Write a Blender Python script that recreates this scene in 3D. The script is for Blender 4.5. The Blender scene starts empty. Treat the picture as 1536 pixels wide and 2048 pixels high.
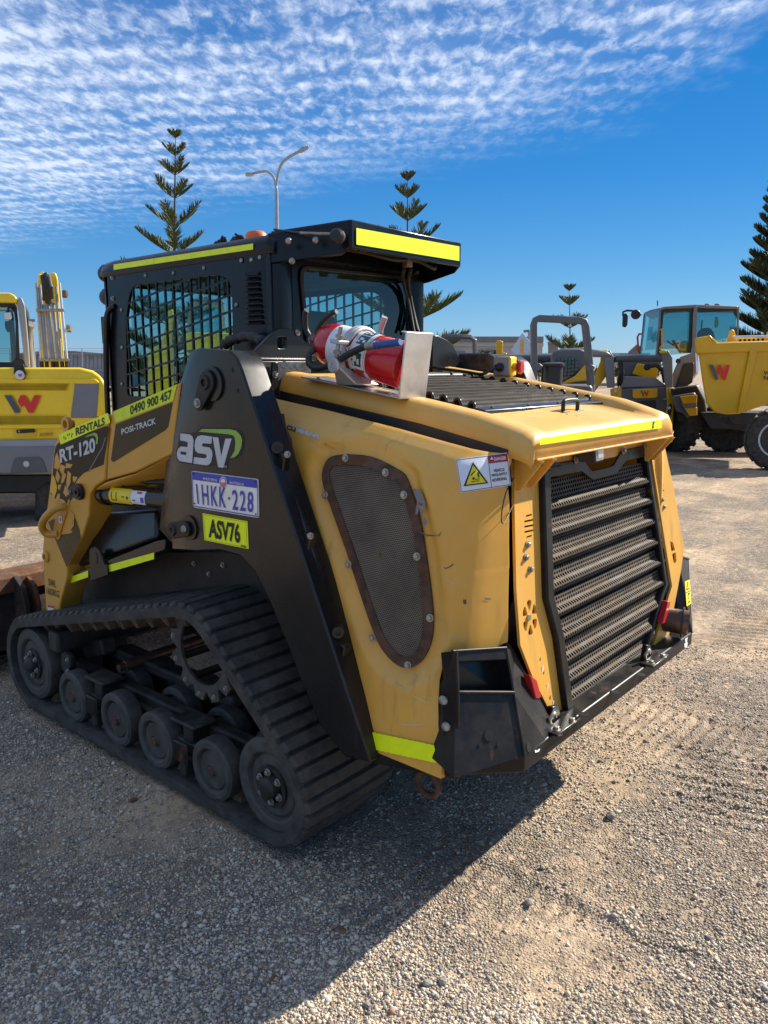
import bpy, bmesh, math, random
import numpy as np
from mathutils import Vector, Matrix, Quaternion
R = math.radians
random.seed(7); rng = np.random.default_rng(11)
scn = bpy.context.scene
COL = scn.collection

# ------------------------------------------------------------------ camera
CAM = Vector((-2.583, -1.051, 1.62)); YAW, PITCH, ROLL, FPX = R(49.7), R(10.4), R(-.12), 1550.0
_f = Vector((math.sin(YAW)*math.cos(PITCH), math.cos(YAW)*math.cos(PITCH), -math.sin(PITCH)))
_r = Vector((math.cos(YAW), -math.sin(YAW), 0)); _u = _r.cross(_f)
_r, _u = _r*math.cos(ROLL)+_u*math.sin(ROLL), _u*math.cos(ROLL)-_r*math.sin(ROLL)
FH = Vector((math.sin(YAW), math.cos(YAW), 0))          # horizontal viewing direction
cd = bpy.data.cameras.new('camera'); cam = bpy.data.objects.new('camera', cd); COL.objects.link(cam)
cam.matrix_world = Matrix(((_r.x,_u.x,-_f.x,CAM.x),(_r.y,_u.y,-_f.y,CAM.y),(_r.z,_u.z,-_f.z,CAM.z),(0,0,0,1)))
cd.sensor_fit = 'VERTICAL'; cd.sensor_height = 24.0; cd.lens = FPX/2048*24.0
cd.clip_start = 0.05; cd.clip_end = 3000
scn.camera = cam

# ------------------------------------------------------------------ sun and sky
SUNV = Vector((1.45, -0.52, 1.0)).normalized()           # towards the sun
el = math.asin(SUNV.z); az = math.atan2(SUNV.x, SUNV.y)
sl = bpy.data.lights.new('sun', 'SUN'); sl.energy = 4.5; sl.angle = R(0.53); sl.color = (1.0, 0.93, 0.81)
so = bpy.data.objects.new('sun', sl); COL.objects.link(so)
so.rotation_euler = (-SUNV).to_track_quat('-Z', 'Y').to_euler(); so.location = (6, -4, 8)

w = bpy.data.worlds.new('World'); scn.world = w; w.use_nodes = True
nt = w.node_tree; nt.nodes.clear()
def N(tree, typ, **k):
    n = tree.nodes.new(typ)
    for a, b in k.items():
        if a.startswith('i_'):
            key = a[2:]; key = int(key) if key.isdigit() else key.replace('_', ' ')
            n.inputs[key].default_value = b
        else: setattr(n, a, b)
    return n
def Lk(tree, a, b): tree.links.new(a, b)
def MathN(tree, op, a, b=None, c=None, clamp=False):
    n = tree.nodes.new('ShaderNodeMath'); n.operation = op; n.use_clamp = clamp
    for i, v in enumerate((a, b, c)):
        if v is None: continue
        if isinstance(v, (int, float)): n.inputs[i].default_value = v
        else: tree.links.new(v, n.inputs[i])
    return n.outputs[0]
def Ramp(tree, src, lo, hi):
    n = tree.nodes.new('ShaderNodeMapRange'); n.interpolation_type = 'SMOOTHSTEP'
    n.inputs['From Min'].default_value = lo; n.inputs['From Max'].default_value = hi
    tree.links.new(src, n.inputs['Value']); return n.outputs['Result']
def MixC(tree, fac, a, b, mode='MIX'):
    n = tree.nodes.new('ShaderNodeMix'); n.data_type = 'RGBA'; n.blend_type = mode
    for sock, v in ((n.inputs[0], fac), (n.inputs[6], a), (n.inputs[7], b)):
        if isinstance(v, (int, float)): sock.default_value = v
        elif isinstance(v, tuple): sock.default_value = (*v[:3], 1)
        else: tree.links.new(v, sock)
    return n.outputs[2]
sky = N(nt, 'ShaderNodeTexSky', sky_type='NISHITA', sun_disc=False, sun_elevation=el, sun_rotation=az,
        altitude=20.0, air_density=1.0, dust_density=0.0, ozone_density=4.0)
tc = N(nt, 'ShaderNodeTexCoord')
sep = N(nt, 'ShaderNodeSeparateXYZ'); Lk(nt, tc.outputs['Generated'], sep.inputs[0])
zc = MathN(nt, 'MAXIMUM', sep.outputs[2], 0.03)
fw = MathN(nt, 'ADD', MathN(nt, 'MULTIPLY', sep.outputs[0], FH.x), MathN(nt, 'MULTIPLY', sep.outputs[1], FH.y))
rt = MathN(nt, 'ADD', MathN(nt, 'MULTIPLY', sep.outputs[0], _r.x), MathN(nt, 'MULTIPLY', sep.outputs[1], _r.y))
pf = MathN(nt, 'DIVIDE', fw, zc); pr = MathN(nt, 'DIVIDE', rt, zc)   # position on the cloud layer
comb = N(nt, 'ShaderNodeCombineXYZ'); Lk(nt, pr, comb.inputs[0]); Lk(nt, pf, comb.inputs[1])
def noise(tree, vec, scale, detail=3, rough=.55, dist=0.0, sx=1, sy=1, sz=1, rot=0):
    mp = N(tree, 'ShaderNodeMapping'); mp.inputs['Scale'].default_value = (sx, sy, sz); mp.inputs['Rotation'].default_value = (0, 0, rot)
    Lk(tree, vec, mp.inputs[0])
    n = N(tree, 'ShaderNodeTexNoise'); n.inputs['Scale'].default_value = scale; n.inputs['Detail'].default_value = detail
    n.inputs['Roughness'].default_value = rough; n.inputs['Distortion'].default_value = dist
    Lk(tree, mp.outputs[0], n.inputs['Vector']); return n.outputs['Fac']
big = noise(nt, comb.outputs[0], 0.9, 3, .5)
edgew = MathN(nt, 'MULTIPLY', MathN(nt, 'SUBTRACT', noise(nt, comb.outputs[0], 2.6, 3, .6), .5), 0.9)
e1 = MathN(nt, 'SUBTRACT', MathN(nt, 'ADD', 1.14, edgew), pr)
e2 = MathN(nt, 'SUBTRACT', MathN(nt, 'ADD', 4.55, edgew), MathN(nt, 'ADD', pf, MathN(nt, 'MULTIPLY', pr, .83)))
mask = MathN(nt, 'MULTIPLY', Ramp(nt, e1, -.08, .35), Ramp(nt, e2, -.15, 1.7))
puff = noise(nt, comb.outputs[0], 19, 6, .62, .30, 1, .50, 1, R(-6))
rows = N(nt, 'ShaderNodeTexWave', wave_type='BANDS', bands_direction='Y')
rows.inputs['Scale'].default_value = 1.55; rows.inputs['Distortion'].default_value = 3.2; rows.inputs['Detail'].default_value = 2
rows.inputs['Detail Scale'].default_value = 1.2
mpw = N(nt, 'ShaderNodeMapping'); mpw.inputs['Rotation'].default_value = (0, 0, R(9)); Lk(nt, comb.outputs[0], mpw.inputs[0]); Lk(nt, mpw.outputs[0], rows.inputs['Vector'])
dens = MathN(nt, 'ADD', MathN(nt, 'ADD', MathN(nt, 'MULTIPLY', puff, 1.15), MathN(nt, 'MULTIPLY', rows.outputs['Fac'], .13)), MathN(nt, 'MULTIPLY', big, .55))
cl = MathN(nt, 'MULTIPLY', Ramp(nt, dens, .74, 1.30), mask)
veil = MathN(nt, 'MULTIPLY', MathN(nt, 'MULTIPLY', mask, Ramp(nt, big, .25, .7)), .26)
cl = MathN(nt, 'MULTIPLY', MathN(nt, 'ADD', cl, veil, clamp=True), .64)
cl = MathN(nt, 'MULTIPLY', cl, Ramp(nt, sep.outputs[2], .06, .2))
hsv = N(nt, 'ShaderNodeHueSaturation', i_Saturation=1.45, i_Value=1.0); hsv.inputs['Hue'].default_value = .5
Lk(nt, sky.outputs[0], hsv.inputs['Color'])
grad = N(nt, 'ShaderNodeValToRGB'); Lk(nt, sep.outputs[2], grad.inputs[0])   # clear-day blue, paler towards the horizon all round
ge = grad.color_ramp.elements; ge[0].position = 0; ge[0].color = (.185,.50,.92,1); ge[1].position = 1; ge[1].color = (.035,.17,.55,1)
for p_, c_ in ((.10,(.125,.42,.87,1)),(.22,(.060,.30,.80,1)),(.42,(.040,.21,.65,1))): e_ = ge.new(p_); e_.color = c_
gsc = N(nt, 'ShaderNodeVectorMath', operation='SCALE'); Lk(nt, grad.outputs[0], gsc.inputs[0]); gsc.inputs['Scale'].default_value = 5.6
skb = MixC(nt, .72, hsv.outputs[0], gsc.outputs[0])
skc = MixC(nt, cl, skb, (8.3, 8.8, 9.5))
bg = N(nt, 'ShaderNodeBackground', i_Strength=0.07); Lk(nt, skc, bg.inputs[0])
wo = N(nt, 'ShaderNodeOutputWorld'); Lk(nt, bg.outputs[0], wo.inputs[0])

vs = scn.view_settings; vs.view_transform = 'Standard'; vs.look = 'None'; vs.exposure = 1.02; vs.gamma = 1.0; vs.use_curve_mapping = False

# ------------------------------------------------------------------ pixel -> place (a pixel gives a ray; the plane it meets is named)
def ray(x, y): return _f + _r*((x-768)/FPX) + _u*((1024-y)/FPX)
def px(x, y, X=None, Y=None, Z=None, D=None):
    d = ray(x, y)
    if X is not None: t = (X-CAM.x)/d.x
    elif Y is not None: t = (Y-CAM.y)/d.y
    elif Z is not None: t = (Z-CAM.z)/d.z
    else: t = D/d.dot(FH)
    return CAM + d*t
# ------------------------------------------------------------------ mesh helpers
class MB:
    """collects shapes and links them as ONE mesh object"""
    def __init__(s): s.v = []; s.f = []
    def add(s, vs, fs):
        o = len(s.v); s.v += [tuple(v) for v in vs]; s.f += [tuple(i+o for i in f) for f in fs]; return s
    def box(s, c, size, M=None):
        hx, hy, hz = size[0]/2, size[1]/2, size[2]/2
        vs = [Vector((x, y, z)) for x in (-hx, hx) for y in (-hy, hy) for z in (-hz, hz)]
        if M is not None: vs = [M @ v for v in vs]
        vs = [v+Vector(c) for v in vs]
        return s.add(vs, [(0,1,3,2),(4,6,7,5),(0,4,5,1),(2,3,7,6),(0,2,6,4),(1,5,7,3)])
    def bx(s, x0, x1, y0, y1, z0, z1): return s.box(((x0+x1)/2,(y0+y1)/2,(z0+z1)/2),(abs(x1-x0),abs(y1-y0),abs(z1-z0)))
    def prism(s, poly, off):
        """poly: list of 3d points (closed outline), extruded by vector off"""
        n = len(poly); off = Vector(off); a = [Vector(p) for p in poly]; b = [p+off for p in a]
        return s.add(a+b, [tuple(range(n)), tuple(range(2*n-1, n-1, -1))]+[(i, i+n, (i+1) % n+n, (i+1) % n) for i in range(n)])
    def prism2(s, a, b):
        n = len(a)
        return s.add(list(a)+list(b), [tuple(range(n)), tuple(range(2*n-1, n-1, -1))]+[(i, i+n, (i+1) % n+n, (i+1) % n) for i in range(n)])
    def face(s, pts): return s.add(pts, [tuple(range(len(pts)))])
    def loft(s, rings, closed=True, caps=True):
        n = len(rings[0]); vs = [p for r in rings for p in r]; fs = []
        for k in range(len(rings)-1):
            for i in range(n if closed else n-1):
                j = (i+1) % n; fs.append((k*n+i, k*n+j, (k+1)*n+j, (k+1)*n+i))
        if caps and closed: fs += [tuple(range(n-1, -1, -1)), tuple(range((len(rings)-1)*n, len(rings)*n))]
        return s.add(vs, fs)
    def tube(s, pts, r, n=10, caps=True, closed=False):
        pts = [Vector(p) for p in pts]; rr = r if isinstance(r, (list, tuple)) else [r]*len(pts)
        m = len(pts); rings = []; t0 = (pts[1]-pts[0]).normalized()
        ref = Vector((0,0,1)) if abs(t0.z) < .9 else Vector((1,0,0)); a = t0.cross(ref).normalized()
        for i, p in enumerate(pts):
            if closed: t = (pts[(i+1) % m]-pts[i-1]).normalized()
            else: t = (pts[min(i+1, m-1)]-pts[max(i-1, 0)]).normalized()
            a = (a-t*a.dot(t)).normalized(); b = t.cross(a)
            rings.append([p+(a*math.cos(2*math.pi*k/n)+b*math.sin(2*math.pi*k/n))*rr[i] for k in range(n)])
        if closed: rings.append(rings[0]); caps = False
        return s.loft(rings, True, caps)
    def lathe(s, c, axis, prof, n=24, ref=None):
        """prof: [(radius, along)]"""
        axis = Vector(axis).normalized(); c = Vector(c)
        a = axis.cross(ref or (Vector((0,0,1)) if abs(axis.z) < .9 else Vector((1,0,0)))).normalized(); b = axis.cross(a)
        rings = [[c+axis*h+(a*math.cos(2*math.pi*k/n)+b*math.sin(2*math.pi*k/n))*max(r, 1e-4) for k in range(n)] for r, h in prof]
        return s.loft(rings)
    def mesh(s, name):
        me = bpy.data.meshes.new(name); me.from_pydata(s.v, [], s.f); me.update()
        return me
    def build(s, name, mat, parent=None, bevel=0, seg=2, smooth=None, subsurf=0, fix=True):
        me = s.mesh(name)
        if fix:
            bm = bmesh.new(); bm.from_mesh(me); bmesh.ops.remove_doubles(bm, verts=bm.verts, dist=1e-5)
            bmesh.ops.recalc_face_normals(bm, faces=bm.faces); bm.to_mesh(me); bm.free()
        return link(name, me, mat, parent, bevel, seg, smooth, subsurf)
def link(name, me, mat, parent=None, bevel=0, seg=2, smooth=None, subsurf=0):
    if mat is not None and not me.materials: me.materials.append(mat)
    o = bpy.data.objects.new(name, me); COL.objects.link(o)
    if parent is not None: setpar(o, parent)
    if smooth: me.shade_smooth(); me.set_sharp_from_angle(angle=R(smooth))
    if bevel:
        b = o.modifiers.new('bevel', 'BEVEL'); b.width = bevel; b.segments = seg; b.limit_method = 'ANGLE'; b.angle_limit = R(32); b.use_clamp_overlap = True
        me.shade_smooth(); me.set_sharp_from_angle(angle=R(smooth or 34)); b.harden_normals = False
    if subsurf:
        b = o.modifiers.new('sub', 'SUBSURF'); b.levels = subsurf; b.render_levels = subsurf
    return o
def setpar(o, p):
    o.parent = p; o.matrix_parent_inverse = wmat(p).inverted()
def wmat(o):
    m = Matrix.LocRotScale(o.location, o.rotation_euler, o.scale)
    if o.parent is not None: m = wmat(o.parent) @ o.matrix_parent_inverse @ m
    return m
def thing(name, label, cat, loc=(0,0,0), group=None, rz=0):
    o = bpy.data.objects.new(name, None); COL.objects.link(o); o.location = loc; o.rotation_euler = (0, 0, rz); o.empty_display_size = .3
    return tag(o, label, cat, group)
def tag(o, label, cat, group=None, kind=None):
    o['label'] = label; o['category'] = cat
    if group: o['group'] = group
    if kind: o['kind'] = kind
    return o
def inst(name, me, M, parent):
    o = bpy.data.objects.new(name, me); COL.objects.link(o)
    if parent is not None: setpar(o, parent)
    o.matrix_basis = M
    return o
def frame(o, x, y=None, z=None):
    """4x4 from origin and axes"""
    x = Vector(x).normalized()
    if y is None: y = Vector(z).cross(x)
    y = Vector(y).normalized(); z = x.cross(y).normalized()
    return Matrix(((x.x,y.x,z.x,o[0]),(x.y,y.y,z.y,o[1]),(x.z,y.z,z.z,o[2]),(0,0,0,1)))
def zaxis(o, z, spin=0):
    q = Vector(z).normalized().to_track_quat('Z', 'Y').to_matrix().to_4x4()
    return Matrix.Translation(Vector(o)) @ q @ Matrix.Rotation(spin, 4, 'Z')
def arc(cx, cy, r, a0, a1, n): return [(cx+r*math.cos(R(a0+(a1-a0)*i/n)), cy+r*math.sin(R(a0+(a1-a0)*i/n))) for i in range(n+1)]
def rrect(w, h, r, n=5):
    p = []
    for cx, cy, a in ((w/2-r, h/2-r, 0), (-w/2+r, h/2-r, 90), (-w/2+r, -h/2+r, 180), (w/2-r, -h/2+r, 270)): p += arc(cx, cy, r, a, a+90, n)
    return p
def interp(x, tab):
    if x <= tab[0][0]: return tab[0][1]
    for (a, u), (b, v) in zip(tab, tab[1:]):
        if x <= b: return u+(v-u)*(x-a)/(b-a)
    return tab[-1][1]
def smooth_path(pts, n=6):
    """Catmull-Rom"""
    P = [Vector(p) for p in pts]; out = []
    for i in range(len(P)-1):
        a = P[max(i-1,0)]; b = P[i]; c = P[i+1]; d = P[min(i+2,len(P)-1)]
        for k in range(n):
            t = k/n
            out.append(.5*((2*b)+(-a+c)*t+(2*a-5*b+4*c-d)*t*t+(-a+3*b-3*c+d)*t**3))
    out.append(P[-1]); return out
def quadmap(q, pts2, off=0.0):
    """map (u,v) in 0..1 (v up) into the quad TL,TR,BR,BL; off lifts along the quad's normal towards the viewer"""
    tl, tr, br, bl = [Vector(p) for p in q]
    n = (tr-tl).cross(tl-bl).normalized()
    if n.dot(CAM-tl) < 0: n = -n
    return [(bl*(1-u)*(1-v)+br*u*(1-v)+tr*u*v+tl*(1-u)*v)+n*off for u, v in pts2]
_txt = {}
def text2d(body, bold=0.0, spacing=1.0):
    k = (body, bold, spacing)
    if k in _txt: return _txt[k]
    cu = bpy.data.curves.new('t', 'FONT'); cu.body = body; cu.offset = bold; cu.space_character = spacing; cu.resolution_u = 3
    o = bpy.data.objects.new('t', cu); COL.objects.link(o)
    dg = bpy.context.evaluated_depsgraph_get(); me = bpy.data.meshes.new_from_object(o.evaluated_get(dg))
    vs = [(v.co.x, v.co.y) for v in me.vertices]; fs = [tuple(p.vertices) for p in me.polygons]
    bpy.data.objects.remove(o); bpy.data.curves.remove(cu); bpy.data.meshes.remove(me)
    x0 = min(v[0] for v in vs); x1 = max(v[0] for v in vs); y0 = min(v[1] for v in vs); y1 = max(v[1] for v in vs)
    vs = [((a-x0)/(x1-x0), (b-y0)/(y1-y0)) for a, b in vs]
    _txt[k] = (vs, fs); return _txt[k]
def text(name, body, q, mat, parent, bold=.02, off=.002, spacing=1.0, shear=0):
    vs, fs = text2d(body, bold, spacing)
    if shear: vs = [(u+shear*(v-.5), v) for u, v in vs]
    m = MB(); m.add(quadmap(q, vs, off), fs)
    return m.build(name, mat, parent, fix=False)
def decal(name, q, poly2, mat, parent, off=.001, thick=0):
    m = MB(); pts = quadmap(q, poly2, off)
    m.face(pts); return m.build(name, mat, parent, fix=False)
UNIT = [(0,0),(1,0),(1,1),(0,1)]
def subq(q, u0, u1, v0, v1):
    return quadmap(q, [(u0,v1),(u1,v1),(u1,v0),(u0,v0)])

# ------------------------------------------------------------------ materials
MT = {}
def mat(name, col, rough=.5, metal=0.0, var=.12, vs=6.0, bump=0.0, bs=60.0, dust=0.0, dustc=(.33,.27,.19), scr=0.0, scrc=(.30,.27,.22), coat=0.0, rust=0.0, spec=.5, up=True, streak=0.0, streakc=(.10,.075,.045)):
    m = bpy.data.materials.new(name); m.use_nodes = True; t = m.node_tree; b = t.nodes['Principled BSDF']
    tcn = N(t, 'ShaderNodeTexCoord'); geo = N(t, 'ShaderNodeNewGeometry')
    P = geo.outputs['Position']
    c = col
    n1 = noise(t, P, vs, 4, .6)
    if var:
        lo = tuple(x*(1-var) for x in col); hi = tuple(min(1, x*(1+var)) for x in col)
        c = MixC(t, Ramp(t, n1, .3, .7), lo, hi)
    rsrc = MathN(t, 'ADD', MathN(t, 'MULTIPLY', noise(t, P, vs*2.3, 3), .25), rough-.125)
    if dust:
        n2 = noise(t, P, vs*1.7, 5, .7)
        f = MathN(t, 'MULTIPLY', Ramp(t, n2, .32, .72), dust, clamp=True)
        if up:
            sp = N(t, 'ShaderNodeSeparateXYZ'); Lk(t, geo.outputs['Normal'], sp.inputs[0])
            f = MathN(t, 'MULTIPLY', f, MathN(t, 'ADD', MathN(t, 'MULTIPLY', Ramp(t, sp.outputs[2], -.1, .9), .75), .25), clamp=True)
        c = MixC(t, f, c, dustc); rsrc = MathN(t, 'ADD', rsrc, MathN(t, 'MULTIPLY', f, .35), clamp=True)
    if streak:
        f = MathN(t, 'MULTIPLY', MathN(t, 'MULTIPLY', Ramp(t, noise(t, P, 7, 5, .65, .5, 3.2, 3.2, .35), .50, .72), Ramp(t, noise(t, P, 2.6, 4, .6), .40, .66)), streak, clamp=True)
        c = MixC(t, f, c, streakc)
    if rust:
        n3 = noise(t, P, 9, 6, .72, .4); f = Ramp(t, n3, .62-.25*rust, .74-.2*rust)
        rc = MixC(t, noise(t, P, 40, 3), (.055,.022,.011), (.20,.075,.028))
        c = MixC(t, f, c, rc); rsrc = MathN(t, 'ADD', rsrc, MathN(t, 'MULTIPLY', f, .3), clamp=True)
    if scr:
        s1 = noise(t, P, 5, 6, .75, .8, 1, 3.0, 26, 0); s2 = noise(t, P, 4, 6, .75, .9, 9, 20, 2.2, R(25)); n4 = noise(t, P, 2.2, 3)
        f = MathN(t, 'MULTIPLY', MathN(t, 'ADD', Ramp(t, s1, .66, .70), Ramp(t, s2, .675, .70), clamp=True), MathN(t, 'MULTIPLY', Ramp(t, n4, .42, .68), scr), clamp=True)
        c = MixC(t, f, c, scrc)
    if isinstance(c, tuple): b.inputs['Base Color'].default_value = (*c, 1)
    else: Lk(t, c, b.inputs['Base Color'])
    Lk(t, rsrc, b.inputs['Roughness'])
    b.inputs['Metallic'].default_value = metal; b.inputs['Specular IOR Level'].default_value = spec
    if coat: b.inputs['Coat Weight'].default_value = coat; b.inputs['Coat Roughness'].default_value = .12
    if bump:
        bn = N(t, 'ShaderNodeBump', i_Strength=min(1, bump), i_Distance=.002); Lk(t, noise(t, P, bs, 4, .65), bn.inputs['Height']); Lk(t, bn.outputs[0], b.inputs['Normal'])
    MT[name] = m; return m
def perforated(name, col, scale, hole=(.004,.004,.004), rough=.4, metal=0.0, uvw='Y', frac=.34, dust=0.0, dustc=(.3,.24,.17), spec=.3):
    """sheet with a fine staggered hole pattern, too small to build"""
    m = mat(name, col, rough, metal, .2, 8, dust=dust, dustc=dustc); t = m.node_tree; b = t.nodes['Principled BSDF']
    src = b.inputs['Base Color'].links[0].from_socket
    geo = N(t, 'ShaderNodeNewGeometry'); sp = N(t, 'ShaderNodeSeparateXYZ'); Lk(t, geo.outputs['Position'], sp.inputs[0])
    a, c = {'Y': (0, 2), 'X': (1, 2), 'Z': (0, 1)}[uvw]
    u = MathN(t, 'MULTIPLY', sp.outputs[a], scale); v = MathN(t, 'MULTIPLY', sp.outputs[c], scale*1.155)
    row = MathN(t, 'FLOOR', v); u2 = MathN(t, 'ADD', u, MathN(t, 'MULTIPLY', MathN(t, 'MODULO', row, 2.0), .5))
    fu = MathN(t, 'SUBTRACT', MathN(t, 'FRACT', u2), .5); fv = MathN(t, 'SUBTRACT', MathN(t, 'FRACT', v), .5)
    d = MathN(t, 'SQRT', MathN(t, 'ADD', MathN(t, 'MULTIPLY', fu, fu), MathN(t, 'MULTIPLY', fv, fv)))
    f = Ramp(t, d, frac-.05, frac+.05)
    Lk(t, MixC(t, f, hole, src), b.inputs['Base Color'])
    Lk(t, MathN(t, 'MULTIPLY', f, spec), b.inputs['Specular IOR Level'])
    return m
YEL = (.73,.375,.050)
mat('loader_yellow', YEL, .42, var=.07, vs=3, bump=.12, bs=260, dust=.28, dustc=(.68,.53,.32), scr=.55, scrc=(.50,.36,.18), streak=.5, streakc=(.33,.19,.06))
mat('loader_yellow_arm', (.61,.30,.030), .38, var=.08, vs=4, dust=.2, scr=.25, scrc=(.3,.2,.08))
mat('black_paint', (.009,.0085,.0085), .27, var=.3, vs=3, dust=.10, dustc=(.10,.085,.065), scr=.30, scrc=(.10,.09,.08), up=True, spec=.45, streak=.5, streakc=(.045,.035,.025))
mat('cab_black', (.005,.0065,.010), .24, var=.25, vs=3, dust=.03, dustc=(.12,.11,.1), spec=.30)
mat('worn_black', (.0095,.0095,.0105), .36, var=.35, vs=6, dust=.28, dustc=(.12,.10,.078), scr=.95, scrc=(.20,.165,.135), rust=.16, spec=.28)
mat('scuffed_steel', (.040,.041,.045), .40, .0, var=.6, vs=22, dust=.22, dustc=(.14,.135,.13), scr=.55, scrc=(.30,.30,.30), spec=.45)
mat('rubber', (.030,.027,.024), .78, var=.3, vs=8, bump=.5, bs=150, dust=.7, dustc=(.115,.100,.082), scr=.2, scrc=(.08,.075,.07), up=False)
mat('wheel_rubber', (.046,.042,.038), .62, var=.25, vs=10, bump=.25, bs=160, dust=.6, dustc=(.130,.115,.095), scr=.35, scrc=(.13,.12,.11), up=False)
mat('under_dark', (.016,.0145,.013), .6, var=.3, vs=7, bump=.3, bs=120, dust=.65, dustc=(.115,.098,.076))
mat('lug_brown', (.075,.045,.026), .8, var=.3, vs=20, dust=.3, up=False)
mat('rust_frame', (.085,.042,.024), .75, var=.45, vs=22, bump=.4, bs=200, rust=.5)
mat('bucket_rust', (.12,.055,.028), .72, var=.5, vs=9, bump=.4, bs=90, rust=.8, dust=.3, dustc=(.30,.22,.13))
mat('bucket_dark', (.028,.020,.017), .7, var=.5, vs=8, bump=.4, bs=90, rust=.45)
mat('tape', (.86,.98,.0), .38, var=.05, vs=30)
mat('tape_worn', (.66,.78,.01), .45, var=.08, vs=30, scr=.3, scrc=(.3,.28,.05))
mat('white', (.72,.73,.74), .4, var=.05)
mat('plate_white', (.82,.79,.71), .42, var=.07, vs=18, streak=.25)
mat('sticker_silver', (.52,.53,.55), .38, var=.06, vs=40)
mat('green', (.25,.43,.055), .4, var=.05)
mat('plate_blue', (.035,.055,.42), .4, var=.1)
mat('red', (.50,.008,.012), .28, var=.08, coat=.35)
mat('dark_red', (.45,.02,.02), .35, var=.1)
mat('orange', (.85,.16,.02), .3, var=.05)
mat('ink', (.006,.006,.006), .5, var=0)
mat('black_plastic', (.014,.014,.015), .5, var=.2, bump=.2, bs=220)
mat('hose', (.016,.0155,.015), .55, var=.3, bump=.3, bs=220, dust=.3, dustc=(.12,.10,.07))
mat('zinc', (.40,.36,.29), .40, .75, var=.2, vs=40)
mat('zinc_dull', (.32,.31,.28), .45, .75, var=.25, vs=40)
mat('aluminium', (.62,.62,.61), .38, .85, var=.10, vs=14, scr=.25, scrc=(.75,.75,.74))
mat('cast_alu', (.50,.50,.49), .5, .6, var=.15, vs=20, bump=.3)
mat('steel_pipe', (.16,.105,.075), .42, .7, var=.3, vs=14, rust=.35)
mat('decal_olive', (.036,.028,.011), .3, var=.12, vs=3, scr=.3, scrc=(.10,.08,.035), spec=.22)
mat('decal_tread', (.012,.010,.006), .35, var=.15, vs=4, spec=.18)
mat('teal_print', (.01,.075,.085), .4, var=.05)
mat('blue_plastic', (.015,.085,.30), .38, var=.1)
mat('headlining', (.05,.042,.034), .9, var=.4, vs=12, dust=.4)
mat('excavator_yellow', (.95,.64,.006), .28, var=.05, vs=2, coat=.3)
mat('excavator_yellow_deep', (.85,.54,.004), .34, var=.05, vs=2)  # a little darker than the cover yellow, on vent and latch recesses
mat('machine_yellow', (.74,.40,.003), .34, var=.06, vs=2, dust=.12)
mat('machine_grey', (.10,.105,.115), .42, var=.1, vs=2, dust=.12)
mat('light_grey', (.34,.335,.34), .42, var=.08, vs=2)
mat('mid_grey', (.20,.205,.215), .40, var=.08, vs=2)
mat('taupe_grey', (.20,.185,.18), .42, var=.08, vs=2)
mat('dark_plastic', (.016,.016,.018), .5, var=.2)
mat('tyre', (.026,.024,.022), .8, var=.3, vs=9, bump=.4, dust=.5, dustc=(.13,.105,.075), up=False)
mat('rim', (.52,.53,.55), .4, .2, var=.1)
mat('logo_red', (.72,.022,.015), .35, var=.03)
mat('logo_slate', (.075,.085,.105), .35, var=.05)
mat('chrome', (.66,.66,.64), .30, .45, var=.1)
mat('concrete_wall', (.46,.44,.40), .8, var=.08, vs=.6)
mat('shed_grey', (.33,.35,.37), .55, .15, var=.08, vs=.5)
mat('shed_blue', (.20,.26,.33), .55, var=.08, vs=.5)
mat('roof_pale', (.60,.60,.60), .55, var=.05, vs=.5)
mat('green_sheet', (.06,.22,.16), .5, var=.1, vs=.7)
mat('lamp_grey', (.36,.38,.39), .4, .5, var=.1)
mat('bark', (.11,.075,.05), .9, var=.3, vs=3, bump=.5, bs=14)
mat('stone', (.28,.25,.21), .85, var=.35, vs=12, bump=.5, bs=60)
mat('leaf_litter', (.17,.09,.04), .8, var=.4, vs=40)
def glass(name, col, op, rough=.03):
    m = bpy.data.materials.new(name); m.use_nodes = True; t = m.node_tree; t.nodes.clear()
    g = N(t, 'ShaderNodeBsdfGlossy'); g.inputs['Roughness'].default_value = rough; g.inputs['Color'].default_value = (.95,.97,1,1)
    tr = N(t, 'ShaderNodeBsdfTransparent'); tr.inputs['Color'].default_value = (*col, 1)
    fr = N(t, 'ShaderNodeFresnel', i_IOR=1.5); bf = N(t, 'ShaderNodeNewGeometry'); mx = N(t, 'ShaderNodeMixShader')
    Lk(t, MathN(t, 'MULTIPLY', MathN(t, 'ADD', MathN(t, 'MULTIPLY', fr.outputs[0], .9), op, clamp=True), MathN(t, 'SUBTRACT', 1.0, bf.outputs['Backfacing'])), mx.inputs[0]); Lk(t, tr.outputs[0], mx.inputs[1]); Lk(t, g.outputs[0], mx.inputs[2])
    o = N(t, 'ShaderNodeOutputMaterial'); Lk(t, mx.outputs[0], o.inputs[0]); MT[name] = m; return m
glass('cab_glass', (.74,.87,.87), .02); glass('tint_glass', (.50,.72,.74), .05); glass('lens', (.8,.8,.8), .2)
def foliage(name, a, b):
    m = bpy.data.materials.new(name); m.use_nodes = True; t = m.node_tree; bs = t.nodes['Principled BSDF']
    g = N(t, 'ShaderNodeNewGeometry'); nz = noise(t, g.outputs['Position'], 1.6, 3)
    f = MathN(t, 'ADD', MathN(t, 'MULTIPLY', g.outputs['Random Per Island'], .55), MathN(t, 'MULTIPLY', nz, .5), clamp=True)
    Lk(t, MixC(t, f, a, b), bs.inputs['Base Color']); bs.inputs['Roughness'].default_value = .6; bs.inputs['Specular IOR Level'].default_value = .25
    MT[name] = m
foliage('pine_green', (.046,.066,.019), (.160,.185,.062)); foliage('bush_green', (.035,.055,.015), (.13,.15,.045))
foliage('pine_dark', (.030,.042,.015), (.120,.130,.048))
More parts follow.
